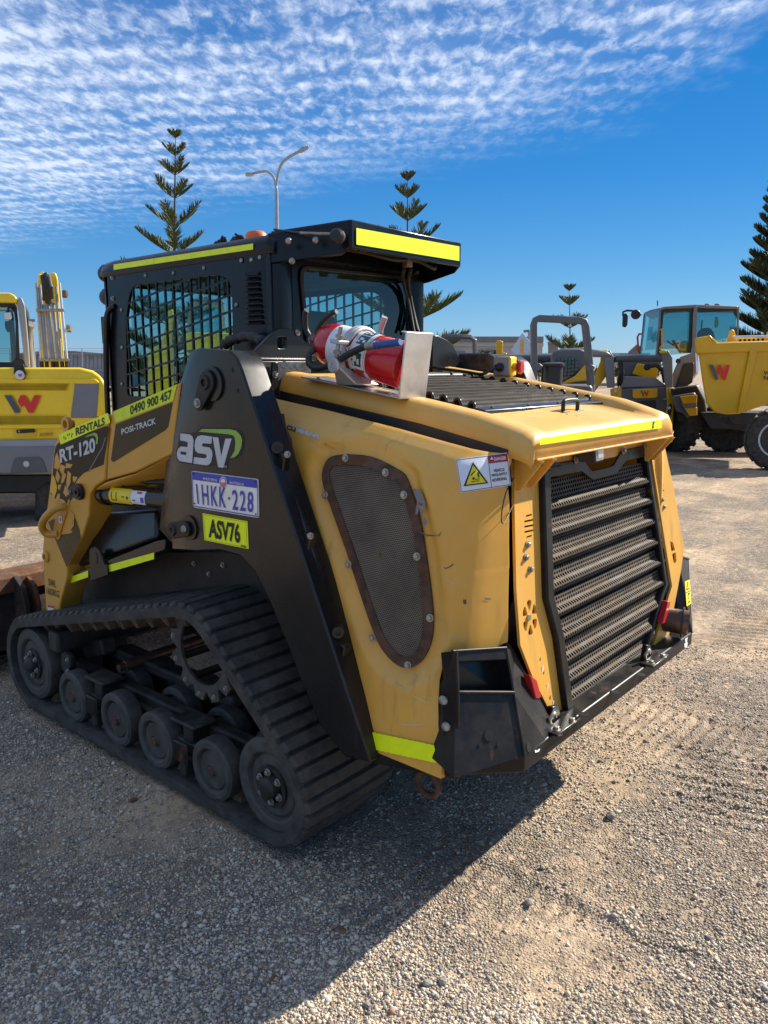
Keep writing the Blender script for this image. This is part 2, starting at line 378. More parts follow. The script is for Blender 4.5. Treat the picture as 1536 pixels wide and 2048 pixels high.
perforated('louver_mesh', (.080,.069,.058), 60, (.004,.0035,.003), .55, .0, 'Y', .35, dust=.9, dustc=(.20,.148,.10), spec=.10)
perforated('door_mesh', (.16,.132,.105), 150, (.014,.011,.008), .6, .0, 'X', .33, dust=.85, dustc=(.27,.205,.14), spec=.15)
perforated('excavator_mesh', (.62,.40,.008), 62, (.02,.012,.0), .4, 0, 'Y', .33)
# ------------------------------------------------------------------ ground
def vnoise(x, y, s, seed):
    """smooth value noise, vectorised"""
    x = x*s; y = y*s; xi = np.floor(x); yi = np.floor(y); fx = x-xi; fy = y-yi
    def h(a, b):
        v = np.sin(a*127.1+b*311.7+seed*74.7)*43758.5453; return v-np.floor(v)
    fx = fx*fx*(3-2*fx); fy = fy*fy*(3-2*fy)
    return (h(xi,yi)*(1-fx)+h(xi+1,yi)*fx)*(1-fy)+(h(xi,yi+1)*(1-fx)+h(xi+1,yi+1)*fx)*fy
def sstep(a, b, x):
    t = np.clip((x-a)/(b-a), 0, 1); return t*t*(3-2*t)
def lane(x, y):
    """strip of ground that the rubber tracks have rolled over, 0..1"""
    e = (vnoise(x, y, 9, 3)-.5)*.06
    m = np.maximum(sstep(-1.09, -1.03, x+e)*(1-sstep(-.58, -.53, x+e)), sstep(.53, .58, x+e)*(1-sstep(1.03, 1.09, x+e)))
    return m*(1-sstep(.62, .70, y))*sstep(-3.5, -1.5, y)
def swing(x, y, ox, oy, a, hw, l0, l1):
    """an older track print crossing the yard: returns mask and distance along it"""
    u = (x-ox)*np.cos(a)+(y-oy)*np.sin(a); v = -(x-ox)*np.sin(a)+(y-oy)*np.cos(a)+.05*u*u
    e = (vnoise(x, y, 7, 6)-.5)*.07
    return sstep(-hw-.03, -hw+.03, v+e)*(1-sstep(hw-.03, hw+.03, v+e))*sstep(l0, l0+.2, u)*(1-sstep(l1-.4, l1, u)), u
def gheight(x, y):
    d2 = (x+1)**2+(y-.2)**2
    z = (vnoise(x, y, 1.3, 1)-.5)*.020+(vnoise(x, y, 5, 2)-.5)*.010+(vnoise(x, y, 17, 4)-.5)*.006
    bars = np.sin(y*2*np.pi/.06+np.sin(x*9)*.35)
    pm = sstep(.30, .62, vnoise(x, y, 2.2, 9))
    z = z+lane(x, y)*(-.010+.0085*bars*pm)
    for ox, oy, a, hw, l0, l1 in ((.55,-.25,.32,.22,-.5,3.2),(1.0,-.95,.55,.20,-1.0,3.0),(-1.9,1.6,1.2,.2,-1.2,1.6)):
        mk, u_ = swing(x, y, ox, oy, a, hw, l0, l1)
        z = z+mk*(-.006+.006*np.sin(u_*2*np.pi/.075)*sstep(.28, .6, vnoise(x, y, 3.1, 14)))
    # flat where the loader stands
    flat = np.maximum(sstep(-1.25, -1.05, x)*(1-sstep(-.55, -.4, x)), sstep(.4, .55, x)*(1-sstep(1.05, 1.25, x)))*sstep(.3, .6, y)*(1-sstep(2.9, 3.2, y))
    return (z-.008)*(1-flat)-.004*flat
def axis_lines(c0, c1, step, far):
    mid = np.arange(c0, c1+1e-6, step); g = [step*1.15]
    while sum(g) < far: g.append(g[-1]*1.16)
    o = np.cumsum(g); return np.concatenate(((c0-o)[::-1], mid, c1+o))
gx = axis_lines(-2.5, 2.9, .016, 900); gy = axis_lines(-1.3, 2.6, .016, 900)
GX, GY = np.meshgrid(gx, gy, indexing='ij'); GZ = gheight(GX, GY)
fade = sstep(4, 40, np.hypot(GX+1, GY)); GZ = GZ*(1-fade)
nx_, ny_ = len(gx), len(gy)
me = bpy.data.meshes.new('ground'); co = np.stack((GX, GY, GZ), -1).reshape(-1, 3).astype(np.float32)
idx = np.arange(nx_*ny_).reshape(nx_, ny_)
q = np.stack((idx[:-1,:-1], idx[1:,:-1], idx[1:,1:], idx[:-1,1:]), -1).reshape(-1, 4).astype(np.int32)
def fill_mesh(me, co, faces):
    nf, k = faces.shape
    me.vertices.add(len(co)); me.vertices.foreach_set('co', co.ravel())
    me.loops.add(nf*k); me.loops.foreach_set('vertex_index', faces.ravel())
    me.polygons.add(nf); me.polygons.foreach_set('loop_start', np.arange(0, nf*k, k, dtype=np.int32))
    me.update(); me.validate()
fill_mesh(me, co, q); me.shade_smooth()
m = bpy.data.materials.new('gravel_ground'); m.use_nodes = True; t = m.node_tree; b = t.nodes['Principled BSDF']
P = N(t, 'ShaderNodeNewGeometry').outputs['Position']
def voro(scale, feat='F1'):
    v = N(t, 'ShaderNodeTexVoronoi', feature=feat); v.inputs['Scale'].default_value = scale; Lk(t, P, v.inputs['Vector']); return v
v1 = voro(120); v2 = voro(62)
sepc = N(t, 'ShaderNodeSeparateColor'); Lk(t, v1.outputs['Color'], sepc.inputs[0])
sepd = N(t, 'ShaderNodeSeparateColor'); Lk(t, v2.outputs['Color'], sepd.inputs[0])
sand = MixC(t, Ramp(t, noise(t, P, 3.5, 5, .6), .3, .7), (0.545,0.387,0.238), (0.738,0.556,0.365))
sand = MixC(t, Ramp(t, noise(t, P, 90, 3, .7), .35, .7), MixC(t, .35, sand, (0.205,0.153,0.106)), sand)
st = N(t, 'ShaderNodeValToRGB'); Lk(t, sepc.outputs[0], st.inputs[0])
cr = st.color_ramp; cr.interpolation = 'CONSTANT'
cols = [(0,(0.193,0.185,0.185)),(.16,(0.374,0.343,0.307)),(.36,(0.522,0.458,0.370)),(.52,(0.272,0.267,0.270)),(.66,(0.613,0.556,0.476)),(.80,(0.454,0.360,0.265)),(.93,(0.136,0.131,0.132)),(.97,(0.340,0.164,0.106))]
cr.elements[0].position = 0; cr.elements[0].color = (*cols[0][1], 1); cr.elements[1].position = cols[1][0]; cr.elements[1].color = (*cols[1][1], 1)
for p_, c_ in cols[2:]:
    e = cr.elements.new(p_); e.color = (*c_, 1)
stn = MixC(t, Ramp(t, v1.outputs['Distance'], .25, .6), st.outputs[0], MixC(t, .6, sand, (0.113,0.093,0.074)))
patch = noise(t, P, 1.1, 5, .62); patch2 = noise(t, P, .23, 4, .6)
cover = MathN(t, 'MULTIPLY', Ramp(t, MathN(t, 'ADD', MathN(t, 'MULTIPLY', patch, .65), MathN(t, 'MULTIPLY', patch2, .35)), .40, .56), MathN(t, 'GREATER_THAN', sepd.outputs[1], .10))
col_ = MixC(t, cover, sand, stn)
col_ = MixC(t, MathN(t, 'MULTIPLY', Ramp(t, noise(t, P, .6, 5, .65, .6), .5, .72), .35), col_, (0.227,0.158,0.100))
col_ = MixC(t, MathN(t, 'MULTIPLY', Ramp(t, noise(t, P, 26, 6, .7), .47, .62), .62), col_, (0.171,0.136,0.106))
col_ = MixC(t, MathN(t, 'MULTIPLY', Ramp(t, noise(t, P, 7, 6, .7), .50, .64), .50), col_, (0.193,0.153,0.116))
stre = noise(t, P, .55, 5, .7, .5, 1, 5.5, 1, R(-38))
col_ = MixC(t, MathN(t, 'MULTIPLY', Ramp(t, stre, .5, .66), .38), col_, (0.193,0.153,0.122))
Lk(t, col_, b.inputs['Base Color']); b.inputs['Roughness'].default_value = .92; b.inputs['Specular IOR Level'].default_value = .2
h = MathN(t, 'ADD', MathN(t, 'MULTIPLY', MathN(t, 'SUBTRACT', .6, v1.outputs['Distance']), MathN(t, 'ADD', cover, .15)), MathN(t, 'MULTIPLY', noise(t, P, 260, 2), .35))
h = MathN(t, 'ADD', h, MathN(t, 'MULTIPLY', noise(t, P, 9, 4, .6), 1.4))
h = MathN(t, 'ADD', h, MathN(t, 'MULTIPLY', stre, 3.0))
bn = N(t, 'ShaderNodeBump', i_Strength=.95, i_Distance=.010); Lk(t, h, bn.inputs['Height']); Lk(t, bn.outputs[0], b.inputs['Normal'])
ground = link('ground', me, m); ground['kind'] = 'structure'

# loose gravel, real stones near the loader (nobody could count them: stuff)
def pebbles(name, n, rmin, rmax, amin, amax, med, sig, seed, clip):
    r_ = np.random.default_rng(seed)
    K = int(n*3.2)
    rad = rmin*(rmax/rmin)**(r_.random(K)**1.0); ang = amin+(amax-amin)*r_.random(K)
    x = CAM.x+rad*np.sin(ang); y = CAM.y+rad*np.cos(ang)
    keep = r_.random(K) < np.clip(.10+1.15*sstep(.30, .62, .6*vnoise(x, y, 1.7, 21)+.4*vnoise(x, y, 5.5, 22)), 0, 1)*(1-.35*lane(x, y))
    # nothing inside the tracks' footprint
    for sw in ((.55,-.25,.32,.22,-.5,3.2),(1.0,-.95,.55,.20,-1.0,3.0)): keep &= r_.random(K) > .35*swing(x, y, *sw)[0]
    keep &= ~((np.abs(np.abs(x)-.785) < .235) & (y > .70) & (y < 2.65))
    x = x[keep][:n]; y = y[keep][:n]; k = len(x)
    s = np.clip(np.exp(r_.normal(np.log(med), sig, k)), *clip)
    phi = (1+5**.5)/2
    ico = np.array([(-1,phi,0),(1,phi,0),(-1,-phi,0),(1,-phi,0),(0,-1,phi),(0,1,phi),(0,-1,-phi),(0,1,-phi),(phi,0,-1),(phi,0,1),(-phi,0,-1),(-phi,0,1)])/np.hypot(1,phi)
    fc = np.array([(0,11,5),(0,5,1),(0,1,7),(0,7,10),(0,10,11),(1,5,9),(5,11,4),(11,10,2),(10,7,6),(7,1,8),(3,9,4),(3,4,2),(3,2,6),(3,6,8),(3,8,9),(4,9,5),(2,4,11),(6,2,10),(8,6,7),(9,8,1)], dtype=np.int32)
    V = ico[None]*(1+r_.uniform(-.28, .22, (k, 12, 1)))
    V *= np.stack((r_.uniform(.75, 1.45, k), r_.uniform(.65, 1.05, k), r_.uniform(.45, .8, k)), -1)[:, None, :]
    # random tilt then heading
    t1 = r_.uniform(-.6, .6, k); t2 = r_.uniform(0, 2*np.pi, k)
    c, s_ = np.cos(t1)[:, None], np.sin(t1)[:, None]
    yy = V[..., 1]*c-V[..., 2]*s_; zz = V[..., 1]*s_+V[..., 2]*c; xx = V[..., 0]
    c, s_ = np.cos(t2)[:, None], np.sin(t2)[:, None]
    V = np.stack((xx*c-yy*s_, xx*s_+yy*c, zz), -1)*s[:, None, None]
    V[..., 0] += x[:, None]; V[..., 1] += y[:, None]; V[..., 2] += (gheight(x, y)+s*.22)[:, None]
    F = (fc[None]+(np.arange(k)*12)[:, None, None]).reshape(-1, 3).astype(np.int32)
    me = bpy.data.meshes.new(name); fill_mesh(me, V.reshape(-1, 3).astype(np.float32), F); return me
gm = bpy.data.materials.new('gravel_stones'); gm.use_nodes = True; t = gm.node_tree; b = t.nodes['Principled BSDF']
g = N(t, 'ShaderNodeNewGeometry'); st = N(t, 'ShaderNodeValToRGB'); Lk(t, g.outputs['Random Per Island'], st.inputs[0])
cr = st.color_ramp; cr.interpolation = 'CONSTANT'
cols = [(0,(0.205,0.191,0.178)),(.11,(0.454,0.398,0.323)),(.29,(0.681,0.550,0.386)),(.45,(0.295,0.276,0.256)),(.55,(0.772,0.654,0.486)),(.75,(0.567,0.420,0.270)),(.87,(0.840,0.741,0.614)),(.94,(0.113,0.109,0.106)),(.98,(0.408,0.196,0.122))]
cr.elements[0].color = (*cols[0][1], 1); cr.elements[1].position = cols[1][0]; cr.elements[1].color = (*cols[1][1], 1)
for p_, c_ in cols[2:]:
    e = cr.elements.new(p_); e.color = (*c_, 1)
Lk(t, MixC(t, MathN(t, 'MULTIPLY', noise(t, g.outputs['Position'], 160, 3), .5), st.outputs[0], (.30,.25,.19)), b.inputs['Base Color'])
b.inputs['Roughness'].default_value = .8; b.inputs['Specular IOR Level'].default_value = .25
gr = link('gravel', pebbles('gravel', 108000, 1.5, 4.9, R(50-33), R(50+33), .0031, .40, 5, (.0019, .013)), gm)
tag(gr, 'loose grey and beige gravel strewn over the sandy yard', 'gravel', kind='stuff')
# a few larger single stones, twigs and bark chips that can be told apart
def chunk(name, x, y, sz, label, cat, mt, grp, flat=1.0, seed=0, zr=0):
    p = px(x, y, Z=0); r_ = random.Random(seed); bm = bmesh.new(); bmesh.ops.create_icosphere(bm, subdivisions=2, radius=1)
    for v in bm.verts: v.co *= 1+r_.uniform(-.16, .16)
    for v in bm.verts: v.co = Vector((v.co.x*sz[0], v.co.y*sz[1], v.co.z*sz[2]))
    me = bpy.data.meshes.new(name); bm.to_mesh(me); bm.free()
    o = link(name, me, mt); o.location = (p.x, p.y, float(gheight(np.array(p.x), np.array(p.y)))+sz[2]*.7); o.rotation_euler = (0, 0, zr)
    return tag(o, label, cat, grp)
SG = 'larger stones lying on the gravel'
for i, (x, y, s_, lb) in enumerate(((1222,1634,.021,'dark stone standing alone on sunlit gravel behind the rear bumper'),(735,2008,.012,'grey pebble just outside the end of the cab shadow'),(775,1980,.009,'small pebble on sunlit gravel beside the grey pebble at the shadow end'),(1058,1795,.016,'rounded stone on sunlit gravel along the bumper shadow edge'),(855,1965,.014,'left one of two touching stones on sunlit gravel'),(886,1960,.015,'right one of two touching stones on sunlit gravel'),(1085,1730,.010,'small stone in the sandy track print behind the bumper'),(645,1870,.010,'small pale stone inside the shadow near the brown bark chip'))):
    chunk('stone', x, y, (s_, s_*.8, s_*.6), lb, 'stone', MT['stone'], SG, seed=i, zr=i*1.3)
chunk('bark_chip', 683, 1857, (.012,.020,.005), 'brown bark chip lying in the loader shadow by the gravel edge', 'bark chip', MT['leaf_litter'], None, seed=31)
chunk('wood_splinter', 545, 1953, (.028,.006,.003), 'long pale wood splinter lying on the shaded gravel', 'splinter', MT['leaf_litter'], None, seed=32, zr=.2)
chunk('bark_piece', 267, 1599, (.020,.012,.006), 'reddish brown bark piece lying beside the rubber track', 'bark piece', MT['leaf_litter'], None, seed=33)
# ================================================================== the loader
def cutplate(name, outer, holes, F, thick, mt, parent, bevel=0.0, res=6):
    """plate with holes: 2d outlines in the frame F (4x4), thickness along F's z"""
    cu = bpy.data.curves.new('c', 'CURVE'); cu.dimensions = '2D'; cu.fill_mode = 'BOTH'; cu.extrude = thick/2-bevel; cu.bevel_depth = bevel; cu.bevel_resolution = 1
    if bevel: cu.offset = -bevel
    for loop in [outer]+list(holes):
        sp = cu.splines.new('POLY'); sp.points.add(len(loop)-1)
        for p, c in zip(sp.points, loop): p.co = (c[0], c[1], 0, 1)
        sp.use_cyclic_u = True
    o = bpy.data.objects.new('c', cu); COL.objects.link(o)
    dg = bpy.context.evaluated_depsgraph_get(); me = bpy.data.meshes.new_from_object(o.evaluated_get(dg)); me.name = name
    bpy.data.objects.remove(o); bpy.data.curves.remove(cu)
    me.transform(F); me.materials.clear()
    return link(name, me, mt, parent)
def roundpoly(pts, r, n=4):
    """2d polygon with rounded corners; r number or list"""
    out = []; m = len(pts)
    for i in range(m):
        a = Vector(pts[i-1]); b = Vector(pts[i]); c = Vector(pts[(i+1) % m]); rr = r[i] if isinstance(r, (list, tuple)) else r
        if rr <= 0: out.append(tuple(b)); continue
        u = (a-b).normalized(); v = (c-b).normalized(); d = min(rr, (a-b).length*.45, (c-b).length*.45)
        p, q = b+u*d, b+v*d
        for k in range(n+1):
            t_ = k/n; out.append(tuple(p*(1-t_)**2+b*2*t_*(1-t_)+q*t_*t_))
    return out
FX = lambda X: Matrix(((0,0,-1,X),(1,0,0,0),(0,1,0,0),(0,0,0,1)))      # 2d (Y,Z) on the plane X, plate normal -X
FY = lambda Y: Matrix(((1,0,0,0),(0,0,-1,Y),(0,1,0,0),(0,0,0,1)))      # 2d (X,Z) on the plane Y
FZ = lambda Z: Matrix(((1,0,0,0),(0,1,0,0),(0,0,1,Z),(0,0,0,1)))
def yz(x, y, X): p = px(x, y, X=X); return (p.y, p.z)
def xz(x, y, Y): p = px(x, y, Y=Y); return (p.x, p.z)

LD = thing('compact_track_loader', 'dusty tan and black rubber tracked compact loader with caged cab and ribbed rear grille', 'track loader', (0, 1.4, 0))
# shared bolt meshes
def bolt_mesh(name, r, h, mt):
    m = MB(); m.lathe((0,0,0), (0,0,1), [(r*1.55,0),(r*1.55,h*.22),(r*1.4,h*.26)], 16); m.lathe((0,0,0), (0,0,1), [(r,h*.2),(r,h*.9),(r*.8,h)], 6)
    me = m.mesh(name); me.materials.append(mt); return me
BOLT = bolt_mesh('bolt', .009, .012, MT['zinc']); BOLT_D = bolt_mesh('bolt', .009, .012, MT['zinc_dull']); BOLT_S = bolt_mesh('bolt', .006, .008, MT['zinc_dull'])
DOME = MB(); DOME.lathe((0,0,0), (0,0,1), [(.014,0),(.013,.004),(.009,.008),(.002,.010)], 14); DOMEM = DOME.mesh('bolt'); DOMEM.materials.append(MT['zinc_dull']); DOMEM.shade_smooth()
def bolt(p, n, parent=None, me=None, s=1.0):
    o = inst('bolt', me or BOLT, zaxis(p, n, random.random()*3) @ Matrix.Scale(s*.72, 4), parent or LD); return o

# ---------------- tracks
def hull2(pts):
    pts = sorted(set(pts)); lo = []; up = []
    cr = lambda o, a, b: (a[0]-o[0])*(b[1]-o[1])-(a[1]-o[1])*(b[0]-o[0])
    for p in pts:
        while len(lo) > 1 and cr(lo[-2], lo[-1], p) <= 0: lo.pop()
        lo.append(p)
    for p in reversed(pts):
        while len(up) > 1 and cr(up[-2], up[-1], p) <= 0: up.pop()
        up.append(p)
    return lo[:-1]+up[:-1]
CIRC = ((.82,.225,.215),(1.25,.555,.242),(2.51,.24,.24))
hp = []
for cy_, cz_, rr_ in CIRC: hp += [(round(cy_+rr_*math.cos(k*math.pi/60), 5), round(cz_+rr_*math.sin(k*math.pi/60)*(1 if cz_ > .5 else 1), 5)) for k in range(120)]
hull = [Vector((0, a, max(b, .006))) for a, b in hull2(hp)]
def resample(P, n):
    P = P+[P[0]]; L = [0]
    for a, b in zip(P, P[1:]): L.append(L[-1]+(b-a).length)
    out = []; j = 0
    for k in range(n):
        s = L[-1]*k/n
        while L[j+1] < s: j += 1
        out.append(P[j].lerp(P[j+1], (s-L[j])/(L[j+1]-L[j])))
    return out
NB = 88
ring = resample(hull, NB*2)
def tn(i):
    t_ = (ring[(i+1) % len(ring)]-ring[i-1]).normalized(); return t_, Vector((0, t_.z, -t_.y))    # hull runs counter-clockwise: outward normal
barm = MB()
for sgn in (1,):
    W2 = .224
    sec = lambda x, h, w: [Vector((x, -w, -.004)), Vector((x, w, -.004)), Vector((x, w*.74, h)), Vector((x, -w*.74, h))]
    barm.loft([sec(-W2, .004, .018), sec(-W2+.012, .017, .0245), sec(-.05, .020, .0255), sec(.05, .020, .0255), sec(W2-.012, .017, .0245), sec(W2, .004, .018)])
BAR = barm.mesh('tread_bar'); BAR.materials.append(MT['rubber'])
lugm = MB(); lugm.prism2([Vector((-.05,-.026,0)),Vector((.05,-.026,0)),Vector((.05,.026,0)),Vector((-.05,.026,0))], [Vector((-.028,-.008,.055)),Vector((.028,-.008,.055)),Vector((.028,.010,.055)),Vector((-.028,.010,.055))])
LUG = lugm.mesh('drive_lug'); LUG.materials.append(MT['lug_brown'])
def wheel_mesh(name, r, w, mt):
    """outer face at z=0 pointing +z, body reaching down to -w"""
    m = MB(); m.lathe((0,0,0), (0,0,1), [(.001,-.010),(r*.16,-.010),(r*.18,-.004),(r*.22,-.013),(r*.60,-.014),(r*.66,-.022),(r*.70,-.006),(r*.74,-.002),(r*.90,-.002),(r*.93,-.006),(r*.985,-.008),(r,-.016),(r,-w+.01),(r*.97,-w),(.001,-w)], 40)
    me = m.mesh(name); bm = bmesh.new(); bm.from_mesh(me); bmesh.ops.recalc_face_normals(bm, faces=bm.faces); bm.to_mesh(me); bm.free()
    me.materials.append(mt); me.shade_smooth(); me.set_sharp_from_angle(angle=R(30)); return me
BOGIE = wheel_mesh('bogie_wheel', .118, .07, MT['wheel_rubber']); IDLER = wheel_mesh('idler_wheel', .172, .075, MT['wheel_rubber'])
capm = MB(); capm.lathe((0,0,0), (0,0,1), [(.018,0),(.018,.006),(.010,.008),(.002,.006)], 16); CAP = capm.mesh('axle_cap'); CAP.materials.append(MT['rust_frame'])
hubm = MB(); hubm.lathe((0,0,0), (0,0,1), [(.074,-.02),(.074,-.006),(.058,-.006),(.056,-.016),(.040,-.016),(.038,.012),(.030,.020),(.018,.024),(.002,.025)], 28); HUB = hubm.mesh('hub'); HUB.materials.append(MT['under_dark']); HUB.shade_smooth(); HUB.set_sharp_from_angle(angle=R(35))
for s in (-1, 1):
    xo, xi = s*1.01, s*.56; xc = (xo+xi)/2
    m = MB(); rings = []
    for i in range(len(ring)):
        t_, n_ = tn(i); a = ring[i]-n_*.020; b = ring[i]-n_*.058
        rings.append([Vector((xo, a.y, a.z)), Vector((xi, a.y, a.z)), Vector((xi, b.y, b.z)), Vector((xo, b.y, b.z))])
    rings.append(rings[0]); m.loft(rings, True, False)
    belt = m.build('rubber_track', MT['rubber'], LD, smooth=40)
    for k in range(NB):
        i = 2*k; t_, n_ = tn(i); p = ring[i]-n_*.022
        inst('tread_bar', BAR, Matrix(((-1,0,0,xc),(0,t_.y,n_.y,p.y),(0,t_.z,n_.z,p.z),(0,0,0,1))), belt)
    for k in range(NB//2):
        i = 4*k; t_, n_ = tn(i); p = ring[i]-n_*.055
        for xr in (.90,.70):
            inst('drive_lug', LUG, Matrix(((1,0,0,s*xr),(0,t_.y,-n_.y,p.y),(0,t_.z,-n_.z,p.z),(0,0,0,1))), belt)
    def put_wheel(name, me, X, Y, Z, hub=False, big=False):
        o = inst(name, me, zaxis((X, Y, Z), (s,0,0)), LD)
        if hub:
            inst('hub', HUB, zaxis((X+s*.004, Y, Z), (s,0,0)), o)
            for k in range(6):
                a = k*math.pi/3+.4; inst('bolt', BOLT_D, zaxis((X+s*.0, Y+.052*math.cos(a), Z+.052*math.sin(a)), (s,0,0)), o)
        elif not big: inst('axle_cap', CAP, zaxis((X-s*.009, Y, Z), (s,0,0)), o)
        return o
    for Y, Z, r_ in ((.805,.232,1),(2.50,.242,1.09)):
        o = put_wheel('idler_wheel', IDLER, s*.995, Y, Z, True)
        put_wheel('idler_wheel', IDLER, s*.80, Y, Z, False, True); put_wheel('idler_wheel', IDLER, s*.66, Y, Z, False, True)
    for Y in (2.147, 1.785, 1.498, 1.136):
        put_wheel('bogie_wheel', BOGIE, s*.995, Y, .172)
    for Y in (2.0, 1.64, 1.32, 1.02):
        for X in (.80,.655): put_wheel('bogie_wheel', BOGIE, s*X, Y, .175, False, True)
    # undercarriage frame
    m = MB(); m.bx(s*.875, s*.815, .95, 2.40, .20, .262); m.bx(s*.90, s*.84, 1.05, 2.3, .17, .22)
    m.box((s*.78, 2.24, .33), (.08,.16,.08), Matrix.Rotation(R(-18), 3, 'X')); m.box((s*.70, 1.75, .30), (.10,.9,.05))
    fr = m.build('undercarriage_frame', MT['under_dark'], LD, bevel=.012)
    for yc in (1.966, 1.317):
        m = MB(); m.box((s*.935, yc, .19), (.05,.34,.05)); m.box((s*.90, yc, .245), (.12,.06,.07)); m.box((s*.915, yc+.02, .285), (.11,.16,.016)); m.build('bogie_arm', MT['under_dark'], fr, bevel=.01)
        m = MB(); m.box((s*.992, yc, .185), (.012,.085,.085)); m.build('mud_plate', MT['worn_black'], fr, bevel=.008)
        m = MB(); m.box((s*.965, yc, .12), (.05,.04,.07)); m.build('mud_plate', MT['under_dark'], fr, bevel=.008)
    pt = px(105, 1285, X=-.985)
    m = MB(); m.bx(s*.985, s*.45, pt.y-.045, pt.y+.045, pt.z-.05, pt.z+.05); m.build('torsion_tube', MT['under_dark'], fr, bevel=.014)
    m = MB(); m.prism([(s*.96, pt.y-.02, pt.z-.04), (s*.96, pt.y-.10, pt.z-.05), (s*.96, pt.y-.10, pt.z-.10), (s*.96, pt.y-.06, pt.z-.16), (s*.96, pt.y-.01, pt.z-.13)], (s*-.03,0,0)); m.build('suspension_link', MT['under_dark'], fr, bevel=.006)
    for dy, dz in ((-.08,-.125),(-.085,-.07)): bolt((s*.962, pt.y+dy, pt.z+dz), (s,0,0), fr, BOLT_D, 1.2)
    p1 = px(237, 1336, X=-.86); m = MB(); m.tube([(s*.86, p1.y, p1.z), (s*.83, p1.y, p1.z), (s*.828, p1.y, p1.z), (s*.40, p1.y-.02, p1.z+.02)], [.016,.016,.026,.026], 14); m.build('axle_shaft', MT['steel_pipe'], fr, smooth=40)
    m = MB(); m.tube([(s*.80, .93, .36), (s*.62, .93, .36)], .05, 16); m.tube([(s*.93,.93,.30),(s*.80,.93,.34)], .028, 12); m.build('tension_arm', MT['under_dark'], fr, smooth=40)
    bolt((s*.94, .955, .315), (s,0,0), fr, BOLT_D, 1.3); bolt((s*.94, .925, .285), (s,0,0), fr, BOLT_D, 1.3)
    # sprocket: two scalloped discs joined by rollers
    c2 = (1.278,.574); NS = 12
    sil = []
    for k in range(NS):
        a = 360*k/NS+8
        for da, rr_ in ((-7,.198),(7,.198),(10,.176),(15,.156),(20,.176)): sil.append((c2[0]+rr_*math.cos(R(a+da)), c2[1]+rr_*math.sin(R(a+da))))
    hole = arc(c2[0], c2[1], .132, 0, 352, 44)
    spk = cutplate('sprocket', sil, [hole], FX(s*.90), .012, MT['wheel_rubber'], LD)
    cutplate('sprocket_disc', sil, [arc(c2[0], c2[1], .06, 0, 345, 24)], FX(s*.70), .012, MT['under_dark'], spk)
    for k in range(NS):
        a = R(360*k/NS+8); y_, z_ = c2[0]+.178*math.cos(a), c2[1]+.178*math.sin(a)
        m = MB(); m.tube([(s*.893,y_,z_),(s*.705,y_,z_)], .016, 10); m.build('roller', MT['under_dark'], spk, smooth=40)
        bolt((s*.906, y_, z_), (s,0,0), spk, BOLT, 1.05)
    m = MB(); m.lathe((s*.735, c2[0], c2[1]), (s,0,0), [(.001,-.12),(.118,-.12),(.118,.02),(.10,.035),(.095,.05),(.001,.052)], 32); dm = m.build('drive_motor', MT['wheel_rubber'], spk, smooth=35)
    for k in range(8):
        a = k*math.pi/4+.2; bolt((s*.772, c2[0]+.105*math.cos(a), c2[1]+.105*math.sin(a)), (s,0,0), spk, BOLT_D, 1.0)
    # chassis side
m = MB(); m.bx(-.55, .55, .32, 2.35, .42, 1.15); m.bx(-.62, .62, 1.05, 2.2, .62, .98); m.bx(-.55,.55,.30,.95,.36,.5)
m.build('chassis', MT['under_dark'], LD, bevel=.015)
for s in (-1,1): m = MB(); m.bx(s*.60,s*.52,1.22,2.46,.60,1.40); m.build('inner_panel', MT['under_dark'], LD)
# ---------------- rear towers (the black uprights)
XT, XS = -.935, -.88
def tower(s):
    mir = lambda p: Vector((p.x if s < 0 else -p.x, p.y, p.z))
    arch = [(345,1100),(392,1103),(440,1101),(480,1112),(508,1142),(540,1205),(575,1290),(602,1362),(640,1450),(690,1514)]
    front = [(401,695),(382,817),(372,862),(359,938),(345,1010)]
    rear = [(742,1526),(690,1370),(600,1095),(520,850),(484,740),(474,716),(458,700)]
    outer = [px(x, y, X=XT) for x, y in front+arch+rear]
    pa = [px(x, y, X=XS) for x, y in [(380,701),(350,800),(338,870),(328,960),(318,1060)]] + [px(x, y, X=XS)*.5+px(x, y, X=XT)*.5+Vector((XS-XT,0,0))*.5 for x, y in arch] + [px(x, y, X=XT)+Vector((XS-XT,-.004,0)) for x, y in rear]
    pb = [p+Vector((.05,0,0)) for p in pa]
    m = MB(); A = [mir(p) for p in outer]; B = [mir(p) for p in pa]; C = [mir(p) for p in pb]; n = len(A)
    m.add(A+B+C, [tuple(range(n)), tuple(range(3*n-1, 2*n-1, -1))]+[(k*n+i, k*n+n+i, k*n+n+(i+1) % n, k*n+(i+1) % n) for k in range(2) for i in range(n)])
    return m.build('loader_tower', MT['black_paint'], LD, bevel=.006)
TW = tower(-1); TR = tower(1)
TX = XT-.001
# scuffed steel cross plate between tower and hood, with its sloping top
YW = 1.165; xw0, xw1 = -.868, px(622,735,Y=YW).x; zw = px(560,722,Y=YW).z
m = MB(); m.prism([(xw0,YW,zw),(xw1,YW,zw),(xw1,YW,1.40),(xw0,YW,1.40)], (0,.012,0)); WPL = m.build('rear_wear_plate', MT['scuffed_steel'], LD, bevel=.003)
m = MB(); m.prism([(xw0,YW-.002,zw+.001),(xw1,YW-.002,zw+.001),(xw1-.05,YW+.17,zw+.030),(xw0,YW+.17,zw+.030)], (0,0,.010)); m.build('top_wear_plate', MT['scuffed_steel'], LD, bevel=.004)
